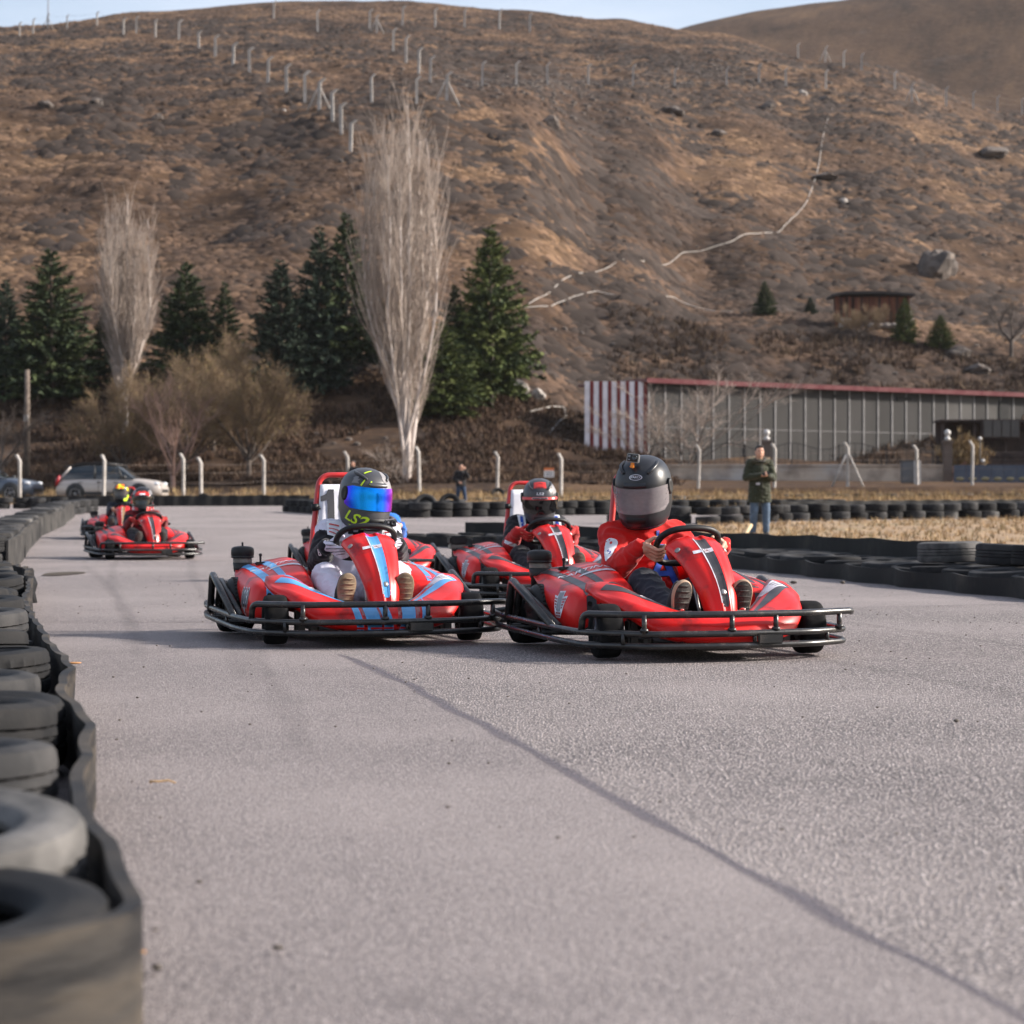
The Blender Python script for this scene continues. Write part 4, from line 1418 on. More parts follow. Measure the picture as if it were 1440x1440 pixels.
# thatch / hay heap with rusty scrap
t = thing('hay_stack', 'yellowish hay stack with rusty scrap leaning in front of the lean-to', 'hay', (*gp(1352, 106)[:2], 1.35))
hp2 = [(random.gauss(0, .5), random.gauss(0, .25), max(.1, 1.75 + random.gauss(0, .40))) for k in range(420)]
tag(obj('hay', tuft_mesh('hay', hp2, .42, .05, 9, M_TUFT, [(.27, .19, .10), (.20, .14, .075), (.33, .24, .13)], 1.2), t), kind='stuff')
m = MB()
for k in range(26): m.box((random.gauss(-.1, .7), random.gauss(-.2, .2), random.uniform(.3, 1.35)), (random.uniform(.3, 1), .06, random.uniform(.1, .4)), mat=Matrix.Rotation(random.uniform(-.6, .6), 4, 'Y'))
tag(m.obj('scrap', mat('rusty_scrap', (.15, .065, .05), .9, col2=(.26, .15, .11), scale=3), t, smooth=False), kind='stuff')
# warning sign on the fence
t = thing('warning_sign', 'small white sign with an orange band hanging on the far fence', 'sign', ((772 - 720) * 91.4 / 2900, 91.2, Zp(671, 91.4)))
m = MB(); m.box((0, 0, .2), (.44, .02, .42), bev=.005); m.obj('board', mat('sign_white', (.70, .69, .70), .5), t, smooth=False)
m = MB(); m.box((0, -.012, .35), (.44, .01, .12)); m.obj('band', mat('sign_orange', (.70, .20, .06), .5), t, smooth=False)
m = MB()
for k in range(3): m.box((0, -.012, .07 + k * .07), (.32 - .06 * (k % 2), .006, .028))
m.obj('lettering', mat('sign_print', (.12, .12, .16), .6), t, smooth=False)

# wooden hut on the terrace
hp = hill_at(1226, 461, 130, 160)
hs = hp.y / 2900
hut = thing('wooden_hut', 'brown wooden hut with a dark flat roof on the hillside terrace', 'hut', (hp.x, hp.y, hp.z))
wd, ht = 108 * hs, 44 * hs
M_PLK = [mat('hut_plank_%s' % n, c, .85, col2=tuple(q * .6 for q in c), scale=2, stretch=(4, 4, .6)) for n, c in (('red', (.165, .055, .030)), ('brown', (.20, .078, .038)), ('dark', (.075, .033, .024)))]
m = MB(); m.box((0, .95, ht * .5), (wd * .9, 1.5, ht)); m.obj('wall', M_PLK[2], hut, smooth=False)
nplk = 24
for i in range(nplk):
    fx = (i + .5) / nplk
    if 8 <= i < 19: z0, z1 = ht * .52, ht * .98       # above the open bay
    else: z0, z1 = 0.0, ht * .98
    if i in (3, 5): continue
    m = MB(); m.box(((fx - .5) * wd * .92, -.02 + .012 * (i % 2), (z0 + z1) / 2), (wd * .92 / nplk - .015, .05, z1 - z0)); m.obj('plank', M_PLK[i % 3 if i > 6 else 2 * (i % 2)], hut, smooth=False)
for i, fx in enumerate((-.47, -.30, -.02, .2, .47)):
    m = MB(); m.box((fx * wd, -.12, ht * .5), (.13, .13, ht)); m.obj('post', M_PLK[0], hut, smooth=False)
m = MB(); m.prism([(-wd * .54, ht * .96), (-wd * .36, ht * 1.06), (wd * .1, ht * 1.07), (wd * .54, ht * .99), (wd * .54, ht * 1.07), (wd * .1, ht * 1.15), (-wd * .36, ht * 1.14), (-wd * .54, ht * 1.04)], -2.0, .55, mat=Matrix.Rotation(R(90), 4, 'X'))
m.obj('roof', mat('hut_roof', (.028, .024, .024), .8), hut, smooth=False)
m = MB(); m.box((-wd * .36, -.3, ht * .14), (wd * .16, .1, ht * .30)); m.obj('low_wall', M_CONC, hut, smooth=False)
for k in range(5):
    m = MB(); m.ball((wd * (-.02 + .1 * k), -.4, .12), .22, 4, sc=(1.7, .8, .9)); o = m.obj('stone', M_PALEROCK, None, smooth=False, loc=(hp.x, hp.y, hp.z))
    tag(o, '%s pale stone from the left along the open bay of the wooden hut' % ('first', 'second', 'third', 'fourth', 'fifth')[k], 'stone', 'pale stones by the hut')

# ================================================================== TYRE BARRIERS
M_TYRE = mat('old_tyre_rubber', (.010, .010, .011), .75, spec=.22, col2=(.026, .025, .025), scale=7, lo=.45, hi=.7, rvar=.25, bump=.0015, bscale=60, col3=(.055, .048, .043), scale3=2.2, lo3=.6, hi3=.78)
M_TYRE2 = mat('dusty_tyre_rubber', (.022, .022, .0235), .8, spec=.22, col2=(.050, .048, .048), scale=6, lo=.42, hi=.66, bump=.0015, bscale=60)
M_TYRE3 = mat('bleached_tyre_rubber', (.04, .038, .037), .85, col2=(.14, .132, .126), scale=5, lo=.42, hi=.66, bump=.0015, bscale=50, col3=(.05, .047, .045), scale3=3, lo3=.55, hi3=.7)
M_BELT = mat('black_belt', (.012, .0115, .012), .6, spec=.2, col2=(.038, .034, .031), scale=3, lo=.45, hi=.65, rvar=.2, bump=.003, bscale=14, col3=(.06, .05, .04), scale3=2.2, lo3=.47, hi3=.62, stretch=(1, 1, 5))
M_BELT3 = mat('clean_black_belt', (.010, .0098, .0105), .6, spec=.2, col2=(.022, .021, .021), scale=4, lo=.45, hi=.7, rvar=.2, bump=.003, bscale=14, col3=(.05, .043, .036), scale3=1.6, lo3=.58, hi3=.75)
M_BELT2 = mat('dusty_belt', (.028, .027, .027), .8, spec=.2, col2=(.06, .056, .053), scale=3, lo=.4, hi=.65, bump=.003, bscale=14, col3=(.014, .014, .014), scale3=1.2, lo3=.55, hi3=.72)


def tyre_mesh(Rr=.30, wdt=.19, m=M_TYRE, n=56, tread=True, hole=.185):
    h = wdt
    prof = [(hole, .16 * h), (hole + .018, .06 * h), (Rr - .045, 0), (Rr - .012, .05 * h), (Rr - .003, .13 * h), (Rr, .24 * h), (Rr, .33 * h), (Rr - .011, .36 * h), (Rr, .39 * h),
            (Rr + .001, .49 * h), (Rr - .011, .51 * h), (Rr + .001, .53 * h), (Rr, .62 * h), (Rr - .011, .65 * h), (Rr, .68 * h), (Rr, .77 * h), (Rr - .003, .88 * h), (Rr - .011, .945 * h), (Rr - .032, .985 * h),
            (Rr - .055, 1.0 * h), (Rr - .065, .985 * h), (hole + .035, .97 * h), (hole + .015, .94 * h), (hole, .84 * h), (hole + .004, .76 * h), (Rr - .035, .72 * h), (Rr - .03, .28 * h), (hole + .004, .24 * h)]
    v, f = [], []
    k = len(prof)
    for j in range(n):
        for i, (r, z) in enumerate(prof):
            a = 2 * math.pi * (j + (.35 if 8 <= i <= 12 else 0)) / n
            if tread and 4 <= i <= 16 and j % 2 == 0: r -= .009
            v.append((r * math.cos(a), r * math.sin(a), z))
    for j in range(n):
        for i in range(k):
            f.append((j * k + i, ((j + 1) % n) * k + i, ((j + 1) % n) * k + (i + 1) % k, j * k + (i + 1) % k))
    me = mesh_from('tyre', v, f, m)
    me.set_sharp_from_angle(angle=R(40))
    return me


TY = {m.name: [tyre_mesh(.29, .18, m), tyre_mesh(.275, .165, m, 64), tyre_mesh(.305, .19, m, 60)] for m in (M_TYRE, M_TYRE2, M_TYRE3)}
TY_LOW = tyre_mesh(.30, .19, M_TYRE, 18, False)
ORD = ['first', 'second', 'third', 'fourth', 'fifth', 'sixth', 'seventh', 'eighth', 'ninth', 'tenth', 'eleventh', 'twelfth', 'thirteenth', 'fourteenth', 'fifteenth', 'sixteenth', 'seventeenth', 'eighteenth', 'nineteenth', 'twentieth']
TENS = {2: 'twenty', 3: 'thirty', 4: 'forty', 5: 'fifty', 6: 'sixty', 7: 'seventy', 8: 'eighty'}


def ordinal(i):
    if i < 20: return ORD[i]
    n = i + 1
    if n % 10 == 0: return TENS[n // 10][:-1] + 'ieth'
    return TENS[n // 10] + '-' + ORD[n % 10 - 1]


TYRES = []


def resample(P, step):
    P = [Vector((p[0], p[1])) for p in P]
    out = [P[0]]; acc = 0.0
    for a, b in zip(P, P[1:]):
        L_ = (b - a).length; d = step - acc
        while d <= L_:
            out.append(a.lerp(b, d / L_)); d += step
        acc = (acc + L_) % step if L_ + acc >= step else acc + L_
    return out


def tyre_row(name, start, path, off, layers=1, step=.61, mats=(M_TYRE,), wgt=(1,), jit=.03, group=None, skip=0.0, tilt=.04):
    c = resample(path, step)
    for i, p in enumerate(c):
        a = c[max(0, i - 1)]; b = c[min(len(c) - 1, i + 1)]
        d = (b - a).normalized() if (b - a).length > 1e-6 else Vector((0, 1))
        nrm = Vector((-d.y, d.x))
        q = p + nrm * off
        for l in range(layers):
            if random.random() < skip: continue
            m = random.choices(mats, wgt)[0]
            k = random.randrange(3)
            x, y = q.x + random.uniform(-jit, jit), q.y + random.uniform(-jit, jit)
            lab = '%s tyre of the %s, %s from %s' % ({M_TYRE.name: 'black', M_TYRE2.name: 'dusty grey', M_TYRE3.name: 'bleached pale'}[m.name], name, ordinal(i), start)
            if layers > 1: lab = ('upper ' if l else 'lower ') + lab
            TYRES.append(dict(loc=(x, y, G(y) + .012 + l * .195), rot=(random.uniform(-tilt, tilt), random.uniform(-tilt, tilt), random.uniform(0, 6.28)), me=TY[m.name][k], label=lab, group=group or ('tyres of the ' + name)))


def belt(label, path, h, m, wave=.05, wl=.61, lift=.0, thick=.026, top_wob=.012, group='rubber belts round the tyre walls', fine=.06):
    c = resample(path, fine)
    c = [Vector((p.x, p.y)) for p in c]
    mb = MB(); rows = []
    s = 0.0
    for i, p in enumerate(c):
        a = c[max(0, i - 1)]; b = c[min(len(c) - 1, i + 1)]
        d = (b - a).normalized(); nrm = Vector((-d.y, d.x))
        s += (p - c[i - 1]).length if i else 0
        o = -wave * .5 * math.cos(2 * math.pi * s / wl + 1.3 * mnoise.noise((s * .6, 2, 1))) + .012 * mnoise.noise((s * 2.1, h, 3))
        q = p - nrm * o
        zt = h + top_wob * mnoise.noise((s * 1.7, 1, 8)) + top_wob * .8 * math.sin(2 * math.pi * s / wl)
        z = G(q.y) + lift
        w = nrm * thick * .5
        lean = nrm * .02 * mnoise.noise((s * .9, 4, 2))
        rows.append([(*(q - w), z), (*(q - w - lean * .4), z + zt * .5), (*(q - w - lean), z + zt), (*(q + w - lean), z + zt + .001), (*(q + w), z)])
    mb.grid(rows)
    mb.f.append((0, 1, 2, 3, 4)); mb.m.append(0)
    n = len(mb.v); mb.f.append((n - 1, n - 2, n - 3, n - 4, n - 5)); mb.m.append(0)
    o = mb.obj('rubber_belt', m, fix=True, angle=50)
    return tag(o, label, 'belt', group)


# left wall, near part: single tyres inside a black belt, running away from the camera
LB = [(-.637, 2.57), (-.55, 2.70), (-.522, 2.84), (-.545, 2.95), (-.605, 3.15), (-.72, 3.53), (-.80, 3.80), (-.870, 4.12), (-.945, 4.55), (-1.02, 4.95), (-1.10, 5.35), (-1.24, 5.8), (-1.37, 6.2), (-1.46, 6.75), (-1.57, 7.3), (-1.83, 8.14), (-2.02, 8.9), (-2.22, 9.6), (-2.56, 10.9), (-2.87, 12.1), (-3.2, 13.7), (-3.58, 15.3)]
LBa = [(-1.25, 2.70), (-1.12, 2.56), (-.95, 2.47), (-.78, 2.48)] + LB
belt('black belt round the near end of the left tyre wall', chaikin([(x, y, 0) for x, y in LBa], 2), .20, M_BELT, wave=.012, wl=.61, top_wob=.005)
belt('black belt running on from the flap towards the left edge', [(-3.58, 15.3), (-4.1, 17.5), (-4.96, 20.0), (-6.4, 22.6)], .2, M_BELT, wave=.05)
mb = MB()
mb.grid([[(x + .018 * math.sin(k * 1.9), y, z) for k, (x, y, z) in enumerate(((-3.60, 15.2, .21), (-3.585, 15.17, .16), (-3.56, 15.14, .1), (-3.55, 15.12, .02)))],
         [(x + .018 * math.sin(k * 1.9 + .5), y, z) for k, (x, y, z) in enumerate(((-3.56, 15.3, .20), (-3.54, 15.28, .15), (-3.525, 15.26, .09), (-3.515, 15.22, .015)))]])
o = mb.obj('belt_flap', M_BELT3, fix=True); sm = o.modifiers.new('s', 'SOLIDIFY'); sm.thickness = .016
tag(o, 'loose black belt flap sticking out of the left tyre wall', 'belt')
LC = [(-.85, 2.82)] + [(x, y) for x, y in LB[5:]]
bz = [p[1] for p in LB[2:]]; bx = [p[0] for p in LB[2:]]
zz_, k_ = 3.27, 1
cent = [(-.855, 2.83)]
while zz_ < 19.5:
    x_ = (np.interp(zz_, bz, bx) if zz_ < 15.3 else -3.58 - (zz_ - 15.3) * .29) - .335 - .02 * (k_ % 3)
    cent.append((x_, zz_)); zz_ += .47 if zz_ < 7 else .56; k_ += 1
for i, (x, y) in enumerate(cent):
    m = random.choices((M_TYRE, M_TYRE2, M_TYRE3), (6, 3, .4))[0]
    if i == 3: m = M_TYRE2
    lab = '%s tyre of the near left tyre wall, %s from the camera' % ({M_TYRE.name: 'black', M_TYRE2.name: 'dusty grey', M_TYRE3.name: 'bleached pale'}[m.name], ordinal(i))
    TYRES.append(dict(loc=(x, y, .012 + (.05 if i % 2 else 0) + random.uniform(0, .02)), rot=(random.uniform(.0, .09), random.uniform(-.07, .05), random.uniform(0, 6.28)), me=TY[m.name][random.randrange(3)], label=lab, group='tyres of the near left tyre wall'))
tyre_row('left inner row', 'its near end', [(-.62, 2.8), (-1.3, 5.6), (-1.9, 7.6), (-2.6, 10.4), (-3.7, 15.0), (-4.96, 20.0)], .96, 1, .63, (M_TYRE, M_TYRE2), (5, 4), .04, tilt=.06)
# the pale tyre second from the camera
TYRES[1].update(me=TY[M_TYRE3.name][2], label='bleached pale tyre second from the camera in the near left tyre wall', loc=(-.985, 3.27, .065), rot=(.05, -.05, 1.))
TYRES[0].update(me=TY[M_TYRE.name][2], label='big black tyre nearest to the camera at the end of the left wall', loc=(-.855, 2.83, .012), rot=(.02, -.02, .4))

# left wall, far part: two tyres high with a dusty belt
LF = [(-5.6, 23.0), (-5.95, 24.7), (-7.2, 30.5), (-8.6, 37.5), (-9.6, 44.0), (-11.6, 54.5)]
belt('dusty grey belt along the far part of the left tyre wall', LF, .34, M_BELT2, wave=.07, wl=.62)
tyre_row('far left tyre wall', 'its near end', LF, .34, 2, .62, (M_TYRE, M_TYRE2, M_TYRE3), (3, 5, .8), .03)
tyre_row('far left inner row', 'its near end', LF[:4], .97, 1, .64, (M_TYRE, M_TYRE2), (4, 4), .05)
tyre_row('row behind the left grass', 'its left end', [(-21, 72), (-15.6, 73.5)], 0, 2, .63, (M_TYRE, M_TYRE2), (4, 3), .08)
tyre_row('far left corner stack', 'its near end', [(-11.9, 56), (-13.2, 66)], .3, 2, .63, (M_TYRE, M_TYRE2), (4, 3), .05)

# right wall: belted tyres along the inside of the bend
RB = [(4.35, 14.6), (4.0, 16.1), (3.62, 17.9), (3.35, 19.3), (2.95, 21.6), (2.4, 24.4), (1.55, 27.2), (.5, 29.8), (-.6, 31.7), (-1.55, 32.9), (-2.0, 33.3)]
belt('black belt along the track side of the right tyre wall', RB, .155, M_BELT3, wave=.10, wl=1.28)
belt('taller black belt along the grass side of the right tyre wall', [(x + 1.22, y + .32) for x, y in RB], .36, M_BELT3, wave=.05, wl=1.9)
tyre_row('right wall front row', 'its near end', RB, -.36, 1, .64, (M_TYRE, M_TYRE2), (5, 4), .04, tilt=.06)
tyre_row('right wall back row', 'its near end', [(x + .38, y + .1) for x, y in RB], -.52, 1, .66, (M_TYRE, M_TYRE2), (5, 4), .04, tilt=.06)
tyre_row('right wall top row', 'its near end', [(x + .30, y + .1) for x, y in RB[:4]], -.42, 1, .66, (M_TYRE3, M_TYRE2, M_TYRE), (3, 3, 3), .06, tilt=.1, skip=.15)
for t in TYRES:
    if t['label'].find('right wall top row') >= 0: t['loc'] = (t['loc'][0], t['loc'][1], t['loc'][2] + .19)

# tyre rows round the middle islands
RC = [(-6.7, 64), (-4.8, 57.5), (-2.6, 52.5), (-.6, 54.5), (1.6, 57.5), (5.9, 60.0), (9.6, 61.5)]
tyre_row('middle tyre row', 'its left end', RC, -.1, 2, .66, (M_TYRE, M_TYRE2), (5, 3), .06)
belt('black belt along the right half of the middle tyre row', RC[4:], .42, M_BELT3, wave=.04)
RA = [(2.5, 46.0), (4.4, 45.4), (6.35, 48.2), (9.6, 50.6), (13.2, 52.8), (18, 55)]
tyre_row('right grass row', 'its left end', RA, -.1, 2, .64, (M_TYRE, M_TYRE2, M_TYRE3), (4, 4, .6), .07)
belt('black belt behind the tyre row across the right grass', [(x, y + .55) for x, y in RA[2:]], .46, M_BELT3, wave=.04)
tyre_row('row below the fence', 'its left end', [(-4.5, 84), (2, 88), (12, 91.5), (30, 92.5)], 0, 1, .70, (M_TYRE, M_TYRE2, M_TYRE3), (4, 4, 2), .1)
tyre_row('far end of the track', 'its left end', [(-17.2, 80.4), (-8.2, 81.6)], .3, 1, .62, (M_TYRE, M_TYRE2), (5, 3), .06)
belt('dark belt closing the far end of the track', [(-19.0, 80.0), (-8.0, 81.5)], .42, M_BELT3, wave=.04)
tyre_row('loose middle bunch', 'its left end', [(-5.6, 61.5), (-1.0, 58.0)], -.4, 2, .8, (M_TYRE, M_TYRE2, M_TYRE3), (5, 4, 1), .25, tilt=.25)
# upright and leaning tyres on top of the middle row
for px, py, Y, rx, m, lab in [(598, 705, 53.5, 1.1, M_TYRE2, 'grey tyre leaning on its side on the middle tyre row'), (632, 703, 56, 1.25, M_TYRE, 'black tyre standing upright among the loose middle tyres'), (566, 708, 55, .3, M_TYRE, 'black tyre lying tilted on top of the left middle tyres'), (286, 698, 83, 1.35, M_TYRE, 'black tyre half buried upright at the far end of the track'),
                              (367, 700, 83, 1.3, M_TYRE, 'small black tyre standing at the far fence right of the post'), (700, 690, 90, .9, M_TYRE, 'tyre leaning at the foot of a fence post behind the number board'), (52, 700, 80, .3, M_TYRE3, 'pale tyre lying by the left fence post in front of the cars')]:
    x = (px - 720) * Y / 2900
    TYRES.append(dict(loc=(x, Y, Zp(py + 5, Y) - .05), rot=(rx, .1, px * .1), me=TY[m.name][px % 3], label=lab, group='loose tyres'))
TYRES.sort(key=lambda t: t['loc'][1])
for t in TYRES[:292]:
    o = obj('tyre', t['me'], loc=t['loc'], rot=t['rot'])
    tag(o, t['label'], 'tyre', t['group'])
mb = MB()
lv = [v.co.copy() for v in TY_LOW.vertices]; lf = [tuple(p.vertices) for p in TY_LOW.polygons]
for t in TYRES[292:]:
    M4 = Matrix.Translation(t['loc']) @ Matrix.Rotation(t['rot'][0], 4, 'X') @ Matrix.Rotation(t['rot'][1], 4, 'Y')
    mb.raw(lv, lf, {M_TYRE.name: 0, M_TYRE2.name: 1, M_TYRE3.name: 2}[t['me'].materials[0].name], M4)
tag(mb.obj('far_tyres', [M_TYRE, M_TYRE2, M_TYRE3]), kind='stuff')

# litter on the asphalt
M_TWIGM = mat('dry_twig', (.42, .27, .13), .9)
mb = MB(); p = at(228, 1111)
mb.tube([(-.033, .01, .005), (-.03, -.012, .012), (-.01, .0, .010), (.015, .008, .012), (.034, .003, .006)], [.003, .0035, .003, .003, .002], 6)
tag(mb.obj('twig', M_TWIGM, loc=(p.x, p.y, .012)), 'small pale dry twig lying on the asphalt near the left wall', 'twig')
M_PEB = mat('dark_pebble', (.09, .075, .06), .9)
M_LEAF = mat('dead_leaf', (.34, .17, .07), .8)
for i, (px, py, r, m, lab) in enumerate([(390, 1345, .008, M_PEB, 'dark pebble in the middle of the foreground asphalt'), (194, 1353, .011, M_LEAF, 'brown leaf scrap beside the near end of the left wall'), (220, 1374, .010, M_PEB, 'dark pebble right of the brown leaf scrap'), (280, 1250, .006, M_PEB, 'tiny dark pebble on the left foreground lane'), (168, 1018, .006, M_PEB, 'dark speck of gravel on the lane beside the left wall'),
                                           (193, 986, .006, M_PEB, 'tiny gravel grain above the dark speck on the lane'), (104, 938, .022, M_LEAF, 'orange dead leaf at the foot of the left belt'), (1345, 1020, .012, M_PEB, 'dark pebble on the coarse asphalt at the right'), (1116, 822, .03, M_PEB, 'stone lying at the foot of the right tyre wall'), (1085, 795, .035, mat('grey_stone', (.33, .31, .3), .9), 'pale stone against the right tyre wall'),
                                           (1185, 822, .03, M_PEB, 'dark clod before the right tyre wall')]):
    p = at(px, py)
    mb = MB(); mb.ball((0, 0, 0), r, 5, sc=(1.3, .8, .5) if m is not M_LEAF else (1.6, 1, .25))
    tag(mb.obj('pebble' if m is not M_LEAF else 'leaf', m, loc=(p.x, p.y, G(p.y) + .012 + r * .3), rot=(0, 0, i * 1.1)), lab, 'stone' if m is not M_LEAF else 'leaf')
mb = MB()
for i in range(1400):
    x, y = random.uniform(-6, 7), random.uniform(2.4, 26)
    r = random.uniform(.0015, .006)
    mb.ball((x, y, .011 + r * .3), r, 3, sc=(1.2, 1, .6))
tag(mb.obj('gravel_grit', mat('grit', (.15, .125, .11), .9), smooth=False), kind='stuff')

# ================================================================== PARKED CARS
M_GLASS = mat('dark_car_glass', (.02, .025, .028), .05, spec=.8)
M_PLASTIC = mat('black_plastic', (.02, .02, .021), .5)
M_RIM = mat('alloy_rim', (.42, .42, .43), .35, metal=.8)
M_CTYRE = mat('car_tyre', (.018, .018, .018), .8)


def car(name, label, loc, rz, paint, Lc, Hc, suv=True, roof_dark=True):
    t = thing(name, label, 'car', loc, rz, 'cars parked behind the far fence')
    Wc = .92
    # x forward; stations: x, hood/belt top z, half width
    st = [(-Lc / 2, .62, .72), (-Lc / 2 + .06, .86, .82), (-Lc / 2 + .35, 1.0, .9), (-.9, 1.02, Wc), (.2, 1.0, Wc), (Lc * .22, .99, Wc * .99), (Lc * .30, .97, Wc * .97), (Lc * .42, .90, .86), (Lc / 2 - .08, .76, .76), (Lc / 2, .60, .66)]
    rows = []
    zb = .30
    for x, zt, w in st:
        q = chaikin([(x, -w * .9, zb), (x, -w, zb + .12), (x, -w * 1.01, .62), (x, -w * .96, zt - .05), (x, -w * .80, zt), (x, 0, zt + .03), (x, w * .80, zt), (x, w * .96, zt - .05), (x, w * 1.01, .62), (x, w, zb + .12), (x, w * .9, zb)], 2)
        rows.append(q)
    mb = MB(); mb.grid(rows); mb.raw(rows[0], [tuple(range(len(rows[0])))]); mb.raw(rows[-1], [tuple(reversed(range(len(rows[-1]))))])
    mb.obj('body', paint, t, fix=True, angle=45)
    # greenhouse
    gst = [(-Lc / 2 + .12, .98, .985, .80), (-Lc / 2 + .55, .98, Hc - .12, .70), (-.9, .98, Hc - .01, .68), (.1, .98, Hc - .03, .67), (.55, .98, Hc - .22, .68), (Lc * .25, .97, .985, .76)]
    rows = []
    for x, z0, z1, w in gst:
        z1 = max(z1, z0 + .005)
        rows.append(chaikin([(x, -.86, z0), (x, -w - .03, (z0 + z1) / 2), (x, -w, z1 - .04 * (z1 - z0)), (x, 0, z1 + .02), (x, w, z1 - .04 * (z1 - z0)), (x, w + .03, (z0 + z1) / 2), (x, .86, z0)], 2))
    mb = MB(); mb.grid(rows); mb.obj('windows', M_GLASS, t, fix=True, angle=50)
    rows = [[(x, y * w / .68, z + .03) for y in (-.66, -.4, 0, .4, .66)] for x, z, w in ((-Lc / 2 + .3, Hc - .20, .66), (-1.3, Hc - .03, .68), (-.3, Hc, .67), (.3, Hc - .07, .66))]
    mb = MB(); mb.grid(rows); o = mb.obj('roof', M_PLASTIC if roof_dark else paint, t, fix=True); q = o.modifiers.new('s', 'SOLIDIFY'); q.thickness = .05
    for s in (-1, 1):
        mb = MB()
        mb.tube([(-Lc / 2 + .22, s * .80, .97), (-Lc / 2 + .62, s * .70, Hc - .17)], .05, 6)
        mb.obj('rear_pillar', paint, t)
        for x in (-.55, .62):
            mb = MB(); mb.tube([(x, s * .87, .98), (x - .05 if x < 0 else x - .25, s * .72, Hc - .08)], .035, 6); mb.obj('pillar', M_PLASTIC, t)
        mb = MB(); mb.ball((.75, s * 1.0, 1.05), .12, 6, sc=(.7, .9, .75)); mb.obj('mirror', M_PLASTIC, t)
        mb = MB(); mb.box((0, s * .925, .36), (Lc * .60, .05, .16), bev=.02); mb.obj('sill', M_PLASTIC, t)
        for x in (-.35, -1.15, .35):
            mb = MB(); mb.box((x, s * .935, .84), (.2, .03, .03), bev=.01); mb.obj('door_handle', M_PLASTIC, t)
        mb = MB(); mb.box((-.38, s * .93, .65), (.012, .012, .62)); mb.obj('door_gap', M_BLACK, t)
        mb = MB(); mb.ball((Lc / 2 - .22, s * .70, .78), .13, 6, sc=(1.2, .8, .6)); mb.obj('headlight', mat('lamp_glass', (.7, .72, .75), .1, spec=.8), t)
        mb = MB(); mb.tube([(-Lc / 2 + .03, s * .80, .70), (-Lc / 2 + .10, s * .87, .90), (-Lc / 2 + .18, s * .83, 1.12)], [.07, .09, .06], 8); mb.obj('tail_light', mat('tail_lamp', (.30, .012, .018), .25), t)
        for x in (-Lc * .305, Lc * .30):
            mb = MB(); mb.lathe([(.02, -.03), (.39, -.03), (.42, .0), (.39, .03), (.02, .03)], 24, mat=Matrix.Translation((x, s * .905, .40)) @ Matrix.Rotation(R(90), 4, 'X'))
            mb.obj('wheel_arch', M_PLASTIC, t)
            mb = MB(); mb.lathe([(.22, -.11), (.33, -.11), (.355, -.06), (.355, .06), (.33, .11), (.22, .11)], 28)
            wo_ = mb.obj('wheel', M_CTYRE, t, loc=(x, s * .86, .355), rot=(R(90), 0, 0))
            mb = MB(); mb.lathe([(.0, .10), (.05, .118), (.06, .10), (.0, .09)], 12); mb.lathe([(.2, .07), (.225, .116), (.21, .118), (.19, .07)], 28)
            for k in range(5):
                mb.box((0, .125, .095), (.085, .2, .03), mat=Matrix.Rotation(2 * math.pi * k / 5, 4, 'Z'))
            if s > 0:
                for i_, v_ in enumerate(mb.v): mb.v[i_] = (v_[0], v_[1], -v_[2])
            mb.obj('rim', M_RIM, wo_)
    mb = MB(); mb.box((Lc / 2 - .03, 0, .48), (.08, 1.1, .2), bev=.03); mb.obj('grille', M_PLASTIC, t)
    mb = MB(); mb.box((-Lc / 2 + .05, 0, .42), (.16, 1.5, .24), bev=.05); mb.obj('rear_bumper', M_PLASTIC, t)
    return t


M_BEIGE = mat('beige_car_paint', (.46, .41, .375), .4, metal=.1, coat=.5)
M_BLUECAR = mat('slate_car_paint', (.085, .105, .14), .35, metal=.3, coat=.5)
car('parked_car', 'beige sport utility car with a black roof parked behind the far fence', ((159 - 720) * 87.6 / 2900, 87.6, .80), R(-4), M_BEIGE, 4.5, 1.66)
car('parked_car', 'dark slate blue car cut by the left edge behind the far fence', ((-16 - 720) * 88 / 2900, 88, .83), R(-8), M_BLUECAR, 4.4, 1.35, False, False)

# ================================================================== GO-KARTS
def red_mat(name, col):
    m = mat(name, col, .30, col2=tuple(c * .82 for c in col), scale=3, lo=.35, hi=.7, rvar=.12, coat=.08, spec=.32, bump=.0006, bscale=9,
               col3=(.10, .012, .012), scale3=7, lo3=.56, hi3=.74)
    nt, b, lk = nodes_of(m)          # dust film and pale scuffs over the paint
    src = b.inputs['Base Color'].links[0].from_socket
    t = nt.nodes.new('ShaderNodeTexCoord')
    for sc_, st, lo, hi, k, cc in ((16, (1, 1, 1), .5, .85, .12, (.34, .17, .15)), (30, (1, 5, 1), .68, .75, .35, (.50, .33, .31))):
        mp_ = nt.nodes.new('ShaderNodeMapping'); mp_.inputs['Scale'].default_value = st; mp_.inputs['Rotation'].default_value = (.3, .2, .5)
        n = nt.nodes.new('ShaderNodeTexNoise'); n.inputs['Scale'].default_value = sc_; n.inputs['Detail'].default_value = 6; n.inputs['Roughness'].default_value = .65
        r = nt.nodes.new('ShaderNodeMapRange'); r.inputs[1].default_value = lo; r.inputs[2].default_value = hi; r.inputs[4].default_value = k
        x = nt.nodes.new('ShaderNodeMixRGB'); x.inputs[2].default_value = (*cc, 1)
        lk(t.outputs['Object'], mp_.inputs[0]); lk(mp_.outputs[0], n.inputs['Vector']); lk(n.outputs[0], r.inputs[0]); lk(r.outputs[0], x.inputs[0]); lk(src, x.inputs[1])
        src = x.outputs[0]
    lk(src, b.inputs['Base Color'])
    return m


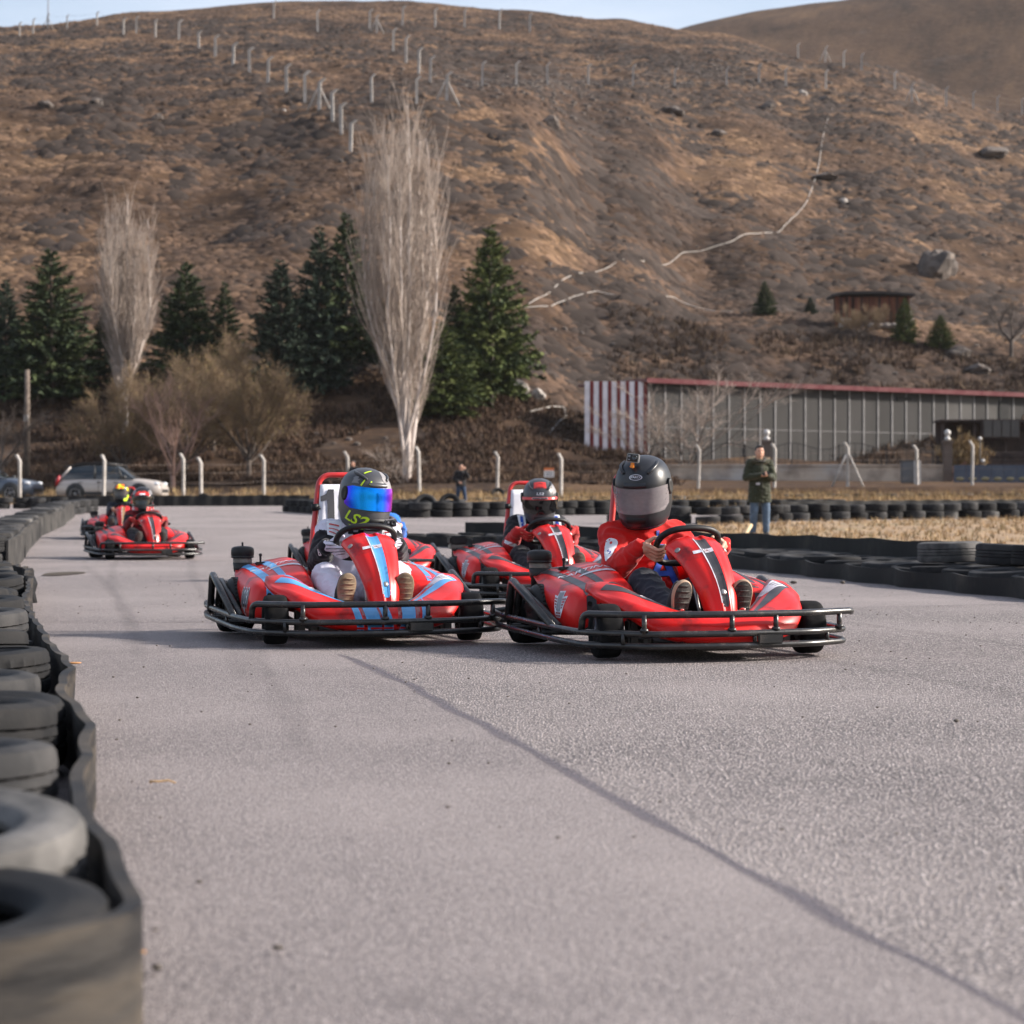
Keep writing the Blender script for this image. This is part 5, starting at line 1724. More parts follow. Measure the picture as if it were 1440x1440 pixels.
M_RED = red_mat('worn_red_bodywork', (.70, .010, .008))
M_REDT = mat('red_tube_paint', (.55, .02, .018), .35, coat=.3, col2=(.40, .02, .018), scale=10)
M_BAR = mat('scuffed_black_tube', (.010, .0095, .010), .32, metal=0, spec=.6, col2=(.040, .034, .031), scale=16, lo=.5, hi=.66, rvar=-.08, bump=.0008, bscale=60, col3=(.10, .078, .066), scale3=30, lo3=.62, hi3=.74)
M_KTYRE = mat('kart_slick', (.006, .006, .007), .8, spec=.12, col2=(.013, .012, .012), scale=14, bump=.0006, bscale=80)
M_KRIM = mat('dark_kart_rim', (.10, .10, .105), .4, metal=.8)
M_ENG = mat('black_engine_plastic', (.008, .008, .009), .5, spec=.3, col2=(.022, .02, .019), scale=9)
M_ALU = mat('dull_aluminium', (.42, .41, .40), .4, metal=.7, col2=(.25, .24, .23), scale=12)
M_NECK = mat('dusty_neck', (.27, .245, .20), .7, col2=(.16, .14, .12), scale=14)
M_SEAT = mat('black_seat', (.008, .008, .009), .42, spec=.3)
M_STEER = mat('black_grip', (.006, .006, .007), .5, spec=.35, bump=.0006, bscale=200)
M_BOARD = mat('white_board', (.74, .74, .80), .5, col2=(.64, .64, .70), scale=5)
M_PRINTG = mat('grey_print', (.045, .045, .052), .7, spec=.15)
M_SBLUE = mat('blue_stripe', (.10, .34, .66), .4, spec=.4, col2=(.08, .28, .55), scale=8)
M_SBLK = mat('charcoal_stripe', (.022, .022, .028), .38, spec=.4, col2=(.055, .05, .055), scale=9)
M_SDRED = mat('deep_red_stripe', (.26, .012, .014), .32, coat=.3)
M_SGOLD = mat('tan_stripe', (.33, .19, .08), .35, coat=.3)
M_STKW = mat('white_sticker', (.68, .67, .72), .35, coat=.2, col2=(.52, .49, .54), scale=22)
M_STKK = mat('black_print', (.014, .014, .018), .4)
M_STKG = mat('grey_print_light', (.20, .20, .22), .4)
M_HOLE = mat('dark_hole', (.004, .004, .004), .9)
M_FLOOR = mat('steel_floor', (.055, .052, .05), .55, metal=.4, col2=(.11, .10, .09), scale=8)


# ---- decals: flat print laid on a body surface
def bvh_of(objs):
    v, f = [], []
    for o in objs:
        b = len(v)
        me = o.data if hasattr(o, 'data') else o
        v += [p.co.copy() for p in me.vertices]
        f += [tuple(b + i for i in p.vertices) for p in me.polygons]
    return BVHTree.FromPolygons(v, f)


def fine_mesh(polys, step):
    """flat outlines (2D) -> bmesh cut on a fine lattice, so it can follow a curved surface"""
    bm = bmesh.new()
    for P in polys:
        try: bm.faces.new([bm.verts.new((x, y, 0)) for x, y in P])
        except ValueError: pass
    return cut_fine(bm, step)


def cut_fine(bm, step):
    if not bm.verts: return bm
    for ax in (0, 1):
        lo = min(v.co[ax] for v in bm.verts); hi = max(v.co[ax] for v in bm.verts)
        n = int((hi - lo) / step)
        for i in range(1, n + 1):
            co = Vector((0, 0, 0)); no = Vector((0, 0, 0)); co[ax] = lo + i * (hi - lo) / (n + 1); no[ax] = 1
            bmesh.ops.bisect_plane(bm, geom=bm.verts[:] + bm.edges[:] + bm.faces[:], plane_co=co, plane_no=no)
    return bm


_FONT = {}


def text_bm(s, size=1.0, shear=0.0, bold=0.0, sx=1.0):
    """lettering as flat faces, centred"""
    key = (s, shear, bold)
    if key not in _FONT:
        c = bpy.data.curves.new('lettering', 'FONT')
        c.body = s; c.size = 1; c.shear = shear; c.offset = bold
        c.align_x = 'CENTER'; c.align_y = 'CENTER'; c.resolution_u = 3; c.fill_mode = 'FRONT'
        o = bpy.data.objects.new('lettering', c); COL.objects.link(o)
        bpy.context.view_layer.update()
        me = bpy.data.meshes.new_from_object(o.evaluated_get(bpy.context.evaluated_depsgraph_get()))
        bpy.data.objects.remove(o); bpy.data.curves.remove(c)
        _FONT[key] = me
    bm = bmesh.new(); bm.from_mesh(_FONT[key])
    for v in bm.verts: v.co = Vector((v.co.x * size * sx, v.co.y * size, 0))
    return bm


def decal(name, bm, bvh, origin, u, w, m, parent, off=.0016, step=.03, far=.5, recut=True):
    """project the flat outline in bm (plane origin + x*u + y*w) onto the surface along the plane normal"""
    if recut: cut_fine(bm, step)
    u, w = Vector(u).normalized(), Vector(w)
    n = u.cross(w).normalized(); w = n.cross(u)
    o = Vector(origin)
    bad = []
    for v in bm.verts:
        p = o + u * v.co.x + w * v.co.y
        hit, nrm, idx, dist = bvh.ray_cast(p + n * far, -n, far * 2)
        if hit is None:
            hit, nrm, idx, dist = bvh.find_nearest(p)
            bad.append(v)
        if nrm.dot(n) < 0: nrm = -nrm
        v.co = hit + nrm * off
    gone = [f for f in bm.faces if sum(v in bad for v in f.verts) > 0] if bad else []
    if gone: bmesh.ops.delete(bm, geom=gone, context='FACES')
    if not bm.faces:
        bm.free(); return None
    bm.normal_update()
    for f in bm.faces:
        if f.normal.dot(n) < 0: f.normal_flip()
    me = bpy.data.meshes.new(name); bm.to_mesh(me); bm.free()
    me.materials.append(m)
    me.polygons.foreach_set('use_smooth', np.ones(len(me.polygons), bool))
    return obj(name, me, parent)


def rr_poly(w, h, r=.2, n=4):
    out = []
    for cx, cy, a0 in ((1, 1, 0), (-1, 1, 90), (-1, -1, 180), (1, -1, 270)):
        for k in range(n + 1):
            a = R(a0 + 90 * k / n)
            out.append((cx * (w / 2 - r * min(w, h)) + r * min(w, h) * math.cos(a), cy * (h / 2 - r * min(w, h)) + r * min(w, h) * math.sin(a)))
    return out


def ell(w, h, n=20): return [(w / 2 * math.cos(2 * math.pi * k / n), h / 2 * math.sin(2 * math.pi * k / n)) for k in range(n)]


# ---- shared shapes, kart frame: x to the driver's left, -y forward, z up
NL = [0, .10, .19, .33, .43, .52]
NOSE = {  # |l| -> (forward, height) of lower edge, upper front edge, inner edge
    'A': ([.305, .305, .29, .245, .15, -.06], [.085, .085, .088, .115, .190, .272]),
    'B': ([.255, .252, .238, .170, .055, -.14], [.200, .200, .205, .232, .276, .310]),
    'C': ([.08, .07, .02, -.12, -.24, -.31], [.203, .205, .226, .306, .366, .352])}


def nose_mesh():
    rows = []
    N = 57
    for i in range(N):
        l = -.52 + 1.04 * i / (N - 1)
        a = abs(l)
        g = {k: (smooth_interp(a, NL, NOSE[k][0]), smooth_interp(a, NL, NOSE[k][1])) for k in 'ABC'}
        A_, B_, C_ = g['A'], g['B'], g['C']
        bul = .035 * (1 - (a / .52) ** 2)
        up = .010
        mid = ((A_[0] + B_[0]) / 2 + bul, (A_[1] + B_[1]) / 2 + .005)
        mid2 = ((B_[0] + C_[0]) / 2, (B_[1] + C_[1]) / 2 + up)
        back = (C_[0] - .012, C_[1] - .045)
        sec = chaikin([(l, -A_[0] + .05, A_[1] - .012), (l, -A_[0], A_[1]), (l, -mid[0], mid[1]), (l, -B_[0] - .008, B_[1] - .006), (l, -B_[0] + .03, B_[1] + .006), (l, -mid2[0], mid2[1]), (l, -C_[0], C_[1]), (l, -back[0], back[1])], 2)
        rows.append(sec)
    # wing tips roll in
    for e, s in ((0, -1), (-1, 1)):
        base = rows[e]
        c = sum((Vector(p) for p in base), Vector()) / len(base)
        tip = [Vector(p).lerp(c, .55) + Vector((s * .018, .01, 0)) for p in base]
        if e == 0: rows.insert(0, tip)
        else: rows.append(tip)
    mb = MB(); mb.grid(rows)
    mb.raw(rows[0], [tuple(range(len(rows[0])))]); mb.raw(rows[-1], [tuple(reversed(range(len(rows[-1]))))])
    me = mb.mesh('nose', M_RED, True, True)
    return orient(me, Vector((0, -1, .6)))


def orient(me, d):
    s = sum((p.normal.dot(d) * p.area for p in me.polygons))
    if s < 0: me.flip_normals()
    return me


def cowl_mesh():
    pf = [(.125, .185, .135), (.115, .22, .145), (.075, .31, .172), (.00, .405, .205), (-.10, .487, .238), (-.20, .542, .268), (-.275, .568, .285)]
    rows = []
    for i in range(25):
        t = i / 24 * (len(pf) - 1)
        f = smooth_interp(t, range(len(pf)), [p[0] for p in pf]); z = smooth_interp(t, range(len(pf)), [p[1] for p in pf]); w = smooth_interp(t, range(len(pf)), [p[2] for p in pf])
        # outward direction of the spine, roughly perpendicular
        k = t / (len(pf) - 1)
        n = Vector((0, -math.cos(.35 + .75 * k), math.sin(.35 + .75 * k)))
        c = Vector((.045, -f, z))
        h = w / 2
        dep = .085 - .02 * k
        sec = [(-h * 1.06, -dep), (-h * 1.02, -dep * .55), (-h * .93, -.028), (-h * .72, -.004), (-h * .44, .004), (-h * .30, .012), (-h * .20, .012), (-h * .15, .004), (h * .15, .004), (h * .20, .012), (h * .30, .012), (h * .44, .004), (h * .72, -.004), (h * .93, -.028), (h * 1.02, -dep * .55), (h * 1.06, -dep)]
        rows.append(chaikin([c + Vector((x, 0, 0)) + n * d for x, d in sec], 1))
    # rolled top lip and bottom
    top = rows[-1]; c = Vector((.045, .235, .545))
    rows.append([Vector(p).lerp(c, .12) + Vector((0, .012, .004)) for p in top])
    rows.append([Vector(p).lerp(c, .22) + Vector((0, .028, -.012)) for p in top])
    bot = rows[0]; rows.insert(0, [Vector(p) + Vector((0, .02, -.014)) for p in bot])
    mb = MB(); mb.grid(rows)
    return orient(mb.mesh('steering_cowl', M_RED, True, True), Vector((0, -1, .6)))


def pod_mesh(sgn, engine):
    """side pod, outer side at negative x for sgn=-1"""
    rows = []
    fs = [-1.17, -1.10, -1.0, -.85, -.70, -.55, -.42, -.36, -.33]
    for f in fs:
        k = (f + 1.17) / .84
        zo = interp(f, fs, [.385, .39, .385, .372, .355, .335, .318, .305, .29])      # outer shoulder
        zi = interp(f, fs, [.36, .40, .425, .44, .435, .41, .37, .345, .32])     # inner crown
        lo = interp(f, fs, [.44, .50, .54, .57, .585, .59, .585, .575, .56])
        if engine: zb = interp(f, fs, [.345, .335, .33, .30, .23, .12, .095, .10, .11])
        else: zb = interp(f, fs, [.22, .17, .12, .10, .095, .095, .095, .10, .11])
        zb = min(zb, zo - .03)
        li = .25
        sec = [(lo - .02, zb), (lo + .015, zb + .02), (lo + .02, (zb + zo) / 2), (lo, zo - .03), (lo - .03, zo), (lo - .12, zo + .015), ((lo + li) / 2 - .02, (zo + zi) / 2 + .012), (li + .05, zi), (li, zi - .02), (li - .015, zi - .12), (li, .12)]
        rows.append(chaikin([(sgn * x, -f, z) for x, z in sec], 2))
    # front face, slightly dished and rolled
    last = rows[-1]
    c = Vector((sgn * .42, .315, .2))
    r1 = [Vector(p).lerp(c, .06) + Vector((0, -.016, 0)) for p in last]
    r2 = [Vector(p).lerp(c, .5) + Vector((0, -.022, 0)) for p in last]
    r3 = [c + Vector((0, -.024, 0)) + (Vector(p) - c) * .02 for p in last]
    rows += [r1, r2, r3]
    mb = MB(); mb.grid(rows)
    mb.raw(rows[0], [tuple(range(len(rows[0])))])
    me = mb.mesh('side_pod', M_RED, True, True)
    return orient(me, Vector((sgn, -.3, .6)))


NOSE_ME, COWL_ME = nose_mesh(), cowl_mesh()
POD_E, POD_F = pod_mesh(-1, True), pod_mesh(1, False)
BV_NOSE, BV_COWL, BV_PE, BV_PF = bvh_of([NOSE_ME]), bvh_of([COWL_ME]), bvh_of([POD_E]), bvh_of([POD_F])


def kwheel(parent, x, y, rad, w, steer=0.0):
    mb = MB()
    h = w / 2
    mb.lathe([(rad * .52, -h * .8), (rad * .6, -h * .98), (rad * .80, -h * 1.04), (rad * .94, -h * .92), (rad * .985, -h * .72), (rad, -h * .3), (rad, h * .3), (rad * .985, h * .72), (rad * .94, h * .92), (rad * .80, h * 1.04), (rad * .6, h * .98), (rad * .52, h * .8)], 36)
    t = mb.obj('wheel', M_KTYRE, parent, loc=(x, y, rad), rot=(0, R(90), steer))
    mb = MB()
    mb.lathe([(rad * .50, -h * .85), (rad * .55, -h * .82), (rad * .55, h * .82), (rad * .50, h * .85), (rad * .48, h * .6), (rad * .2, h * .45), (rad * .16, h * .9), (.0, h * .9)], 24)
    mb.lathe([(.0, -h * .9), (rad * .16, -h * .9), (rad * .2, -h * .45), (rad * .48, -h * .6), (rad * .50, -h * .85)], 24)
    for k in range(5):
        a = 2 * math.pi * k / 5
        for s in (-1, 1): mb.lathe([(.007, 0), (.007, .012), (.0, .012)], 6, mat=Matrix.Translation((rad * .3 * math.cos(a), rad * .3 * math.sin(a), s * h * .5)))
    mb.obj('rim', M_KRIM, t)


def make_kart(label, x, y, yaw, stripe, text=None, board=None, cowl_stripe=None, steer=-.12, round_filter=True, badge=1, group='red rental karts on the track', front_blue=False, detail=2, sheet=True):
    K = thing('go_kart', label, 'go-kart', (x, y, .012), yaw, group)
    stripe2 = cowl_stripe or stripe
    # chassis
    mb = MB(); mb.box((0, .45, .055), (.52, 1.25, .012)); mb.prism([(-.26, -.15), (.26, -.15), (.16, -.26), (-.16, -.26)], .049, .061)
    mb.obj('floor_pan', M_FLOOR, K, smooth=False)
    mb = MB()
    for s in (-1, 1):
        mb.tube(bend([(s * .24, 1.2, .085), (s * .29, .6, .075), (s * .25, .0, .075), (s * .14, -.22, .075)], .1), .016, 8)
    mb.tube([(-.46, 0, .12), (.46, 0, .12)], .013, 8); mb.tube([(-.30, .45, .075), (.30, .45, .075)], .014, 8); mb.tube([(-.55, 1.12, .14), (.55, 1.12, .14)], .018, 8)
    for s in (-1, 1):
        mb.box((s * .40, .0, .12), (.05, .07, .13), bev=.01)
        mb.tube([(s * .40, -.05, .12), (s * .05, .12, .13)], .008, 6)
        mb.lathe([(.03, 0), (.03, .03), (.0, .03)], 10, mat=Matrix.Translation((s * .33, -.03, .06)))
    mb.obj('chassis_frame', M_FLOOR, K)
    # wheels
    for s in (-1, 1):
        kwheel(K, s * .53, 0, .130, .122, steer)
        kwheel(K, s * .535, 1.12, .140, .19)
    # bodywork
    nose = obj('nose', NOSE_ME, K); q = nose.modifiers.new('thickness', 'SOLIDIFY'); q.thickness = .004; q.offset = -1
    cowl = obj('steering_cowl', COWL_ME, K); q = cowl.modifiers.new('thickness', 'SOLIDIFY'); q.thickness = .004; q.offset = -1
    podE = obj('side_pod', POD_E, K); podF = obj('side_pod', POD_F, K)
    # lower front panel behind the bars
    mb = MB()
    mb.box((0, -.235, .068), (.62, .03, .02), bev=.005)
    mb.obj('front_bracket', M_REDT, K)
    # stripes on the nose front: V pattern
    if front_blue:
        for dx, wt, mm in ((-.19, .035, stripe), (-.115, .075, stripe), (-.04, .05, stripe), (.06, .075, stripe), (.15, .03, stripe)):
            lean = -.35 if dx > .0 else .35
            P = [(dx - wt / 2 - lean * .10, .14), (dx + wt / 2 - lean * .10, .14), (dx + wt / 2 + lean * .05, -.14), (dx - wt / 2 + lean * .05, -.14)]
            decal('stripe', fine_mesh([P], .02), BV_NOSE, (.045, -.3, .15), (1, 0, 0), (0, 0, 1), mm, nose, step=.02)
        for dx, wt in ((-.155, .022), (-.077, .018), (.012, .02), (.112, .022)):
            lean = -.35 if dx > .0 else .35
            P = [(dx - wt / 2 - lean * .10, .14), (dx + wt / 2 - lean * .10, .14), (dx + wt / 2 + lean * .05, -.14), (dx - wt / 2 + lean * .05, -.14)]
            decal('stripe', fine_mesh([P], .02), BV_NOSE, (.045, -.3, .15), (1, 0, 0), (0, 0, 1), M_SDRED, nose, step=.02, off=.0012)
    # wing stripes and stickers on top of the nose wings
    for s in (-1, 1):
        tip, inn = Vector((s * .47, .17, .34)), Vector((s * .12, -.21, .20))
        wu = (inn - tip).normalized(); n0 = Vector((0, -.62, .78)); ww = n0.cross(wu)
        wo = (tip + inn) / 2 + Vector((0, 0, .03))
        for o_, wd0 in ((-.030, .058), (.045, .046)):
            P = [(-.26, o_ - wd0 / 2), (-.26, o_ + wd0 / 2), (-.06, o_ * .9 + wd0 * .46), (.12, o_ * .62 + wd0 * .24), (.24, o_ * .35), (.12, o_ * .62 - wd0 * .24), (-.06, o_ * .9 - wd0 * .46)]
            P = [(a, -b * s) for a, b in P]
            decal('stripe', fine_mesh([P], .02), BV_NOSE, wo, wu, ww, stripe, nose, step=.018)
    if detail > 1:
        o_ = Vector((-.285, .015, .30))
        decal('sticker', fine_mesh([rr_poly(.115, .07, .15)], .03), BV_NOSE, o_, Vector((.80, -.60, 0)), Vector((.60, .80, 0)), M_STKW, nose, step=.02, off=.0022)
        decal('lettering', text_bm('SAS', .062, 0, .012, 1.0), BV_NOSE, o_ + Vector((0, 0, 0)), Vector((.80, -.60, 0)), Vector((.60, .80, 0)), M_STKK, nose, step=.02, off=.003)
        o_ = Vector((.37, .10, .34))
        decal('sticker', fine_mesh([[(-.09, -.02), (-.02, -.03), (.03, -.035), (.09, -.045), (.095, .045), (.03, .03), (-.02, .028), (-.085, .03)]], .03), BV_NOSE, o_, Vector((.86, .5, 0)), Vector((-.5, .86, 0)), M_STKW, nose, step=.02, off=.0022)
        for k_, (dx, ww) in enumerate(((-.055, .03), (.05, .05))):
            for r_ in range(3):
                decal('print', fine_mesh([[(dx - ww / 2, -.022 + r_ * .017), (dx + ww / 2, -.022 + r_ * .017), (dx + ww / 2, -.014 + r_ * .017), (dx - ww / 2, -.014 + r_ * .017)]], .03), BV_NOSE, o_, Vector((.86, .5, 0)), Vector((-.5, .86, 0)), M_STKG, nose, off=.003)
    # cowl stripe
    cn = Vector((0, -.80, .60)); cu = Vector((1, 0, 0)); cw_ = Vector((0, .60, .80))
    co = Vector((.045, .02, .38))
    P = [(-.030, .265), (.030, .265), (.027, .10), (.022, -.05), (.019, -.175), (.012, -.19), (-.010, -.19), (-.017, -.175), (-.021, -.05), (-.027, .10)]
    decal('stripe', fine_mesh([P], .02), BV_COWL, co, cu, cw_, stripe2, cowl, step=.02)
    P = [(-.037, .265), (-.031, .265), (-.028, .10), (-.022, -.05), (-.018, -.175), (-.022, -.175), (-.026, -.05), (-.034, .10)]
    decal('stripe_edge', fine_mesh([P], .02), BV_COWL, co, cu, cw_, M_STKW, cowl, step=.02)
    if detail > 1:
        decal('badge', fine_mesh([[(-.034, -.016), (.028, -.006), (.03, .024), (-.032, .014)]], .03), BV_COWL, co + cw_ * .155, cu, cw_, M_STKW, cowl, off=.0028)
        decal('badge_print', text_bm('SRS', .026, .2, .01), BV_COWL, co + cw_ * .158, cu, cw_, M_MAROON, cowl, off=.0036)
        decal('sticker', fine_mesh([[(-.022, -.012), (.022, -.008), (.018, .012), (-.02, .012)]], .03), BV_COWL, co + cw_ * .15 - cu * .055, cu, cw_, M_STKW, cowl, off=.0028)
    for bx, bz in ((-.125, .205), (.125, .205), (.0, -.115)):
        hit, nrm, _, _ = BV_COWL.ray_cast(co + cu * bx + cw_ * bz + cn * .4, -cn, 1)
        if hit:
            mb = MB(); mb.lathe([(.015, 0), (.016, .003), (.012, .006), (.006, .007), (.0, .009)], 14, mat=Matrix.Translation(hit) @ nrm.to_track_quat('Z', 'Y').to_matrix().to_4x4())
            mb.obj('bolt', M_ALU, cowl)
    # pod graphics
    for pod, bv, s in ((podE, BV_PE, -1), (podF, BV_PF, 1)):
        for dx, wd_, mm in ((0.0, .05, stripe), (.085, .036, stripe)):
            xx = s * (.49 - dx)
            P = [(-.43, -wd_ / 2 - .02), (-.43, wd_ / 2 - .02), (.39, wd_ / 2), (.39, -wd_ / 2)]
            decal('stripe', fine_mesh([P], .03), bv, (xx, .74, .4), (0, -1, 0), (1, 0, 0), mm, pod, step=.03)
            P = [(-wd_ / 2, -.16), (wd_ / 2, -.16), (wd_ / 2, .12), (-wd_ / 2, .12)]
            decal('stripe', fine_mesh([P], .03), bv, (xx, .30, .22), (1, 0, 0), (0, 0, 1), mm, pod, step=.03)
        if detail > 1:
            for hx, hzz in ((.50, .245), (.435, .245), (.52, .195), (.465, .195), (.41, .195), (.36, .195)):
                decal('hole', fine_mesh([ell(.024, .024, 12)], .05), bv, (s * hx, .30, hzz), (1, 0, 0), (0, 0, 1), M_HOLE, pod, off=.003)
            decal('lettering', text_bm('KARTING', .062, .25, .008, 1.05), bv, (s * .40, .66, .45), (.96, -.28, 0), (.28, .96, 0), M_STKW, pod, off=.003, step=.03)
            decal('lettering', text_bm('RACING', .052, .25, .008, 1.0), bv, (s * .42, .74, .45), (.96, -.28, 0), (.28, .96, 0), M_STKG if s < 0 else M_STKW, pod, off=.003, step=.03)
            decal('sticker', fine_mesh([[(-.10, -.012), (.08, .0), (.10, .025), (.06, .035), (-.08, .012)]], .03), bv, (s * .36, .56, .45), (.9, -.43, 0), (.43, .9, 0), M_STKW, pod, off=.003)
    # badge on the outer face of the engine side pod
    bo, bu, bw_ = Vector((-.6, .47, .225)), Vector((0, -1, 0)), Vector((0, 0, 1))
    if badge == 1:      # grey winged crest
        crest = [(-.07, .055), (-.035, .05), (-.03, .075), (.03, .078), (.032, .05), (.072, .055), (.05, -.02), (.03, -.055), (-.03, -.055), (-.05, -.02)]
        decal('badge', fine_mesh([crest], .03), BV_PE, bo, bu, bw_, M_STKW, podE, off=.002)
        decal('badge_print', fine_mesh([[(-.028, .068), (.024, .07), (.022, -.02), (-.024, -.02)]], .03), BV_PE, bo, bu, bw_, M_STKG, podE, off=.003)
        for k in range(4):
            for s in (-1, 1):
                decal('badge_print', fine_mesh([[(s * .03, .04 - k * .014), (s * (.066 - k * .007), .044 - k * .014), (s * (.064 - k * .007), .036 - k * .014), (s * .03, .033 - k * .014)][::s]], .03), BV_PE, bo, bu, bw_, M_SDRED, podE, off=.003)
        for k in range(2):
            decal('badge_print', fine_mesh([[(-.03, -.028 - k * .014), (.03, -.028 - k * .014), (.028, -.036 - k * .014), (-.028, -.036 - k * .014)]], .03), BV_PE, bo, bu, bw_, M_SDRED, podE, off=.003)
    elif badge == 2:    # white number outlined in black
        for k, cx in enumerate((-.045, .0, .045)):
            decal('badge', fine_mesh([ell(.052, .118, 18)], .03), BV_PE, bo + bu * cx, bu, bw_, M_STKW, podE, off=.002)
            decal('badge', fine_mesh([ell(.043, .106, 18)], .03), BV_PE, bo + bu * cx, bu, bw_, M_STKK, podE, off=.003)
        for k, ch in enumerate('109'):
            decal('lettering', text_bm(ch, .115, .0, .004, .62), BV_PE, bo + bu * (-.045 + .045 * k), bu, bw_, M_STKW, podE, off=.004)
        decal('badge', fine_mesh([[(-.018, -.05), (.018, -.05), (0, -.105)]], .03), BV_PE, bo, bu, bw_, M_STKW, podE, off=.0025)
    # toggle on pod
    mb = MB(); mb.box((0, 0, 0), (.06, .03, .018), bev=.005); mb.tube([(0, 0, .005), (0, 0, .045)], .006, 6); mb.ball((0, 0, .048), .010, 5)
    hit = BV_PE.ray_cast(Vector((-.44, .86, 1)), Vector((0, 0, -1)))[0]
    mb.obj('switch', M_ENG, K, loc=hit + Vector((0, 0, .006)))
    # engine on the outer side
    mb = MB(); mb.box((-.44, 1.0, .21), (.22, .28, .2), bev=.02); mb.box((-.40, 1.1, .12), (.3, .2, .1), bev=.01)
    for k in range(6): mb.box((-.47, 1.0, .14 + .03 * k), (.24, .25, .008))
    eng = mb.obj('engine', M_ENG, K, angle=40)
    mb = MB()
    fm = Matrix.Translation((-.615, .78, .210)) @ Matrix.Rotation(R(-90), 4, 'Y') @ Matrix.Rotation(R(0), 4, 'X')
    mb.lathe([(.115, -.09), (.118, -.02), (.108, .015), (.085, .032), (.05, .038), (.0, .038)], 36, mat=fm)
    for k in range(30):
        a = 2 * math.pi * k / 30
        mb.box((.113 * math.cos(a), .113 * math.sin(a), -.035), (.008, .010, .075), mat=fm @ Matrix.Translation((0, 0, 0)))
    for k in range(9):
        mb.box((.0, -.075 + .019 * k, .036), (.07 * math.cos((k - 4) * .32), .007, .012), mat=fm)
    mb.obj('fan_cover', M_ENG, eng, angle=40)
    # air filter
    ax, ay = -.505, 1.06
    if round_filter:
        mb = MB(); mb.lathe([(.045, .26), (.045, .345), (.05, .35), (.056, .40)], 20); mb.obj('filter_neck', M_ENG, eng, loc=(ax, ay, 0))
        mb = MB(); mb.lathe([(.05, .385), (.054, .39), (.054, .428), (.05, .43)], 24); mb.obj('filter_band', M_NECK, eng, loc=(ax, ay, 0))
        mb = MB(); mb.lathe([(.05, .425), (.064, .427), (.066, .434), (.062, .437), (.066, .442), (.066, .470), (.062, .482), (.05, .490), (.03, .494), (.006, .495), (.006, .515), (.0, .516)], 28); mb.obj('air_filter', M_ENG, eng, loc=(ax, ay, 0), rot=(0, 0, 0))
    else:
        mb = MB(); mb.lathe([(.045, .26), (.045, .36), (.05, .41)], 20); mb.obj('filter_neck', M_ENG, eng, loc=(ax, ay, 0))
        mb = MB(); mb.box((0, 0, .395), (.13, .10, .04), bev=.008); mb.obj('filter_band', M_NECK, eng, loc=(ax, ay, 0))
        mb = MB(); mb.box((0, 0, .445), (.145, .115, .07), bev=.014); mb.obj('air_filter', M_ENG, eng, loc=(ax, ay, 0))
    # second engine box on the other pod
    mb = MB(); mb.box((.34, .80, .455), (.085, .10, .055), bev=.012); mb.box((.34, .80, .487), (.095, .09, .014), bev=.004); mb.tube([(.39, .80, .46), (.42, .80, .46)], .018, 10)
    mb.tube([(.34, .80, .38), (.34, .80, .44)], .035, 12)
    mb.obj('fuel_cap', M_ENG, K, angle=40)
    mb = MB(); mb.box((.42, 1.0, .2), (.2, .26, .16), bev=.02); mb.obj('fuel_tank', M_ENG, K, angle=40)
    # bumper rails
    lo = bend([(-.665, 1.38, .11), (-.70, 1.12, .098), (-.70, .60, .085), (-.68, .02, .072), (-.42, -.275, .07), (0, -.335, .07), (.42, -.275, .07), (.675, -.17, .072), (.70, -.02, .075), (.70, .60, .085), (.70, 1.12, .098), (.665, 1.38, .11)], .09, 4)
    lo = bend([(.655, 1.40, .10), (.70, 1.12, .095), (.70, .55, .083), (.69, .0, .072), (.655, -.16, .07), (.42, -.285, .07), (0, -.335, .07), (-.42, -.285, .07), (-.655, -.04, .07), (-.70, .25, .078), (-.70, 1.12, .095), (-.655, 1.40, .10)], .07, 4)
    mb = MB(); mb.tube(lo, .0155, 10); mb.obj('bumper_rail', M_BAR, K)
    mi = [p + Vector((0, 0, .057 + .0 * p.y)) for p in lo]
    mb = MB(); mb.tube(mi, .0155, 10); mb.obj('bumper_rail', M_BAR, K)
    rear = bend([(-.655, 1.40, .10), (-.45, 1.44, .12), (.45, 1.44, .12), (.655, 1.40, .10)], .06)
    mb = MB(); mb.tube(rear, .0155, 10); mb.tube([p + Vector((0, 0, .057)) for p in rear], .0155, 10)
    for xx in (-.4, 0, .4): mb.tube([(xx, 1.44, .12), (xx, 1.44, .18)], .013, 8)
    mb.obj('rear_bumper', M_BAR, K)
    up = bend([(-.655, .00, .127), (-.655, -.02, .215), (-.55, -.175, .217), (-.42, -.27, .217), (0, -.325, .217), (.42, -.285, .217), (.67, -.175, .217), (.69, -.15, .212)], .045, 5)
    mb = MB(); mb.tube(up, .0165, 10); mb.ball((.69, -.15, .212), .0165, 6); mb.obj('bumper_rail', M_BAR, K)
    for (xx, yy) in ((-.44, -.268), (-.02, -.326), (.215, -.307), (.60, -.205)):
        mb = MB(); mb.tube([(xx, yy, .127), (xx, yy - .0, .217)], .013, 8)
        if detail > 1:
            mb.lathe([(.021, -.006), (.021, .004), (.015, .010)], 10, mat=Matrix.Translation((xx, yy, .145)))
        mb.obj('bumper_post', M_BAR, K)
    for (xx, yy) in ((-.695, .5), (-.52, -.2), (.1, -.32), (.52, -.235), (.695, .5)):
        mb = MB(); mb.tube([(xx, yy, .075), (xx, yy, .128)], .010, 6); mb.obj('bumper_post', M_BAR, K)
    mb = MB()
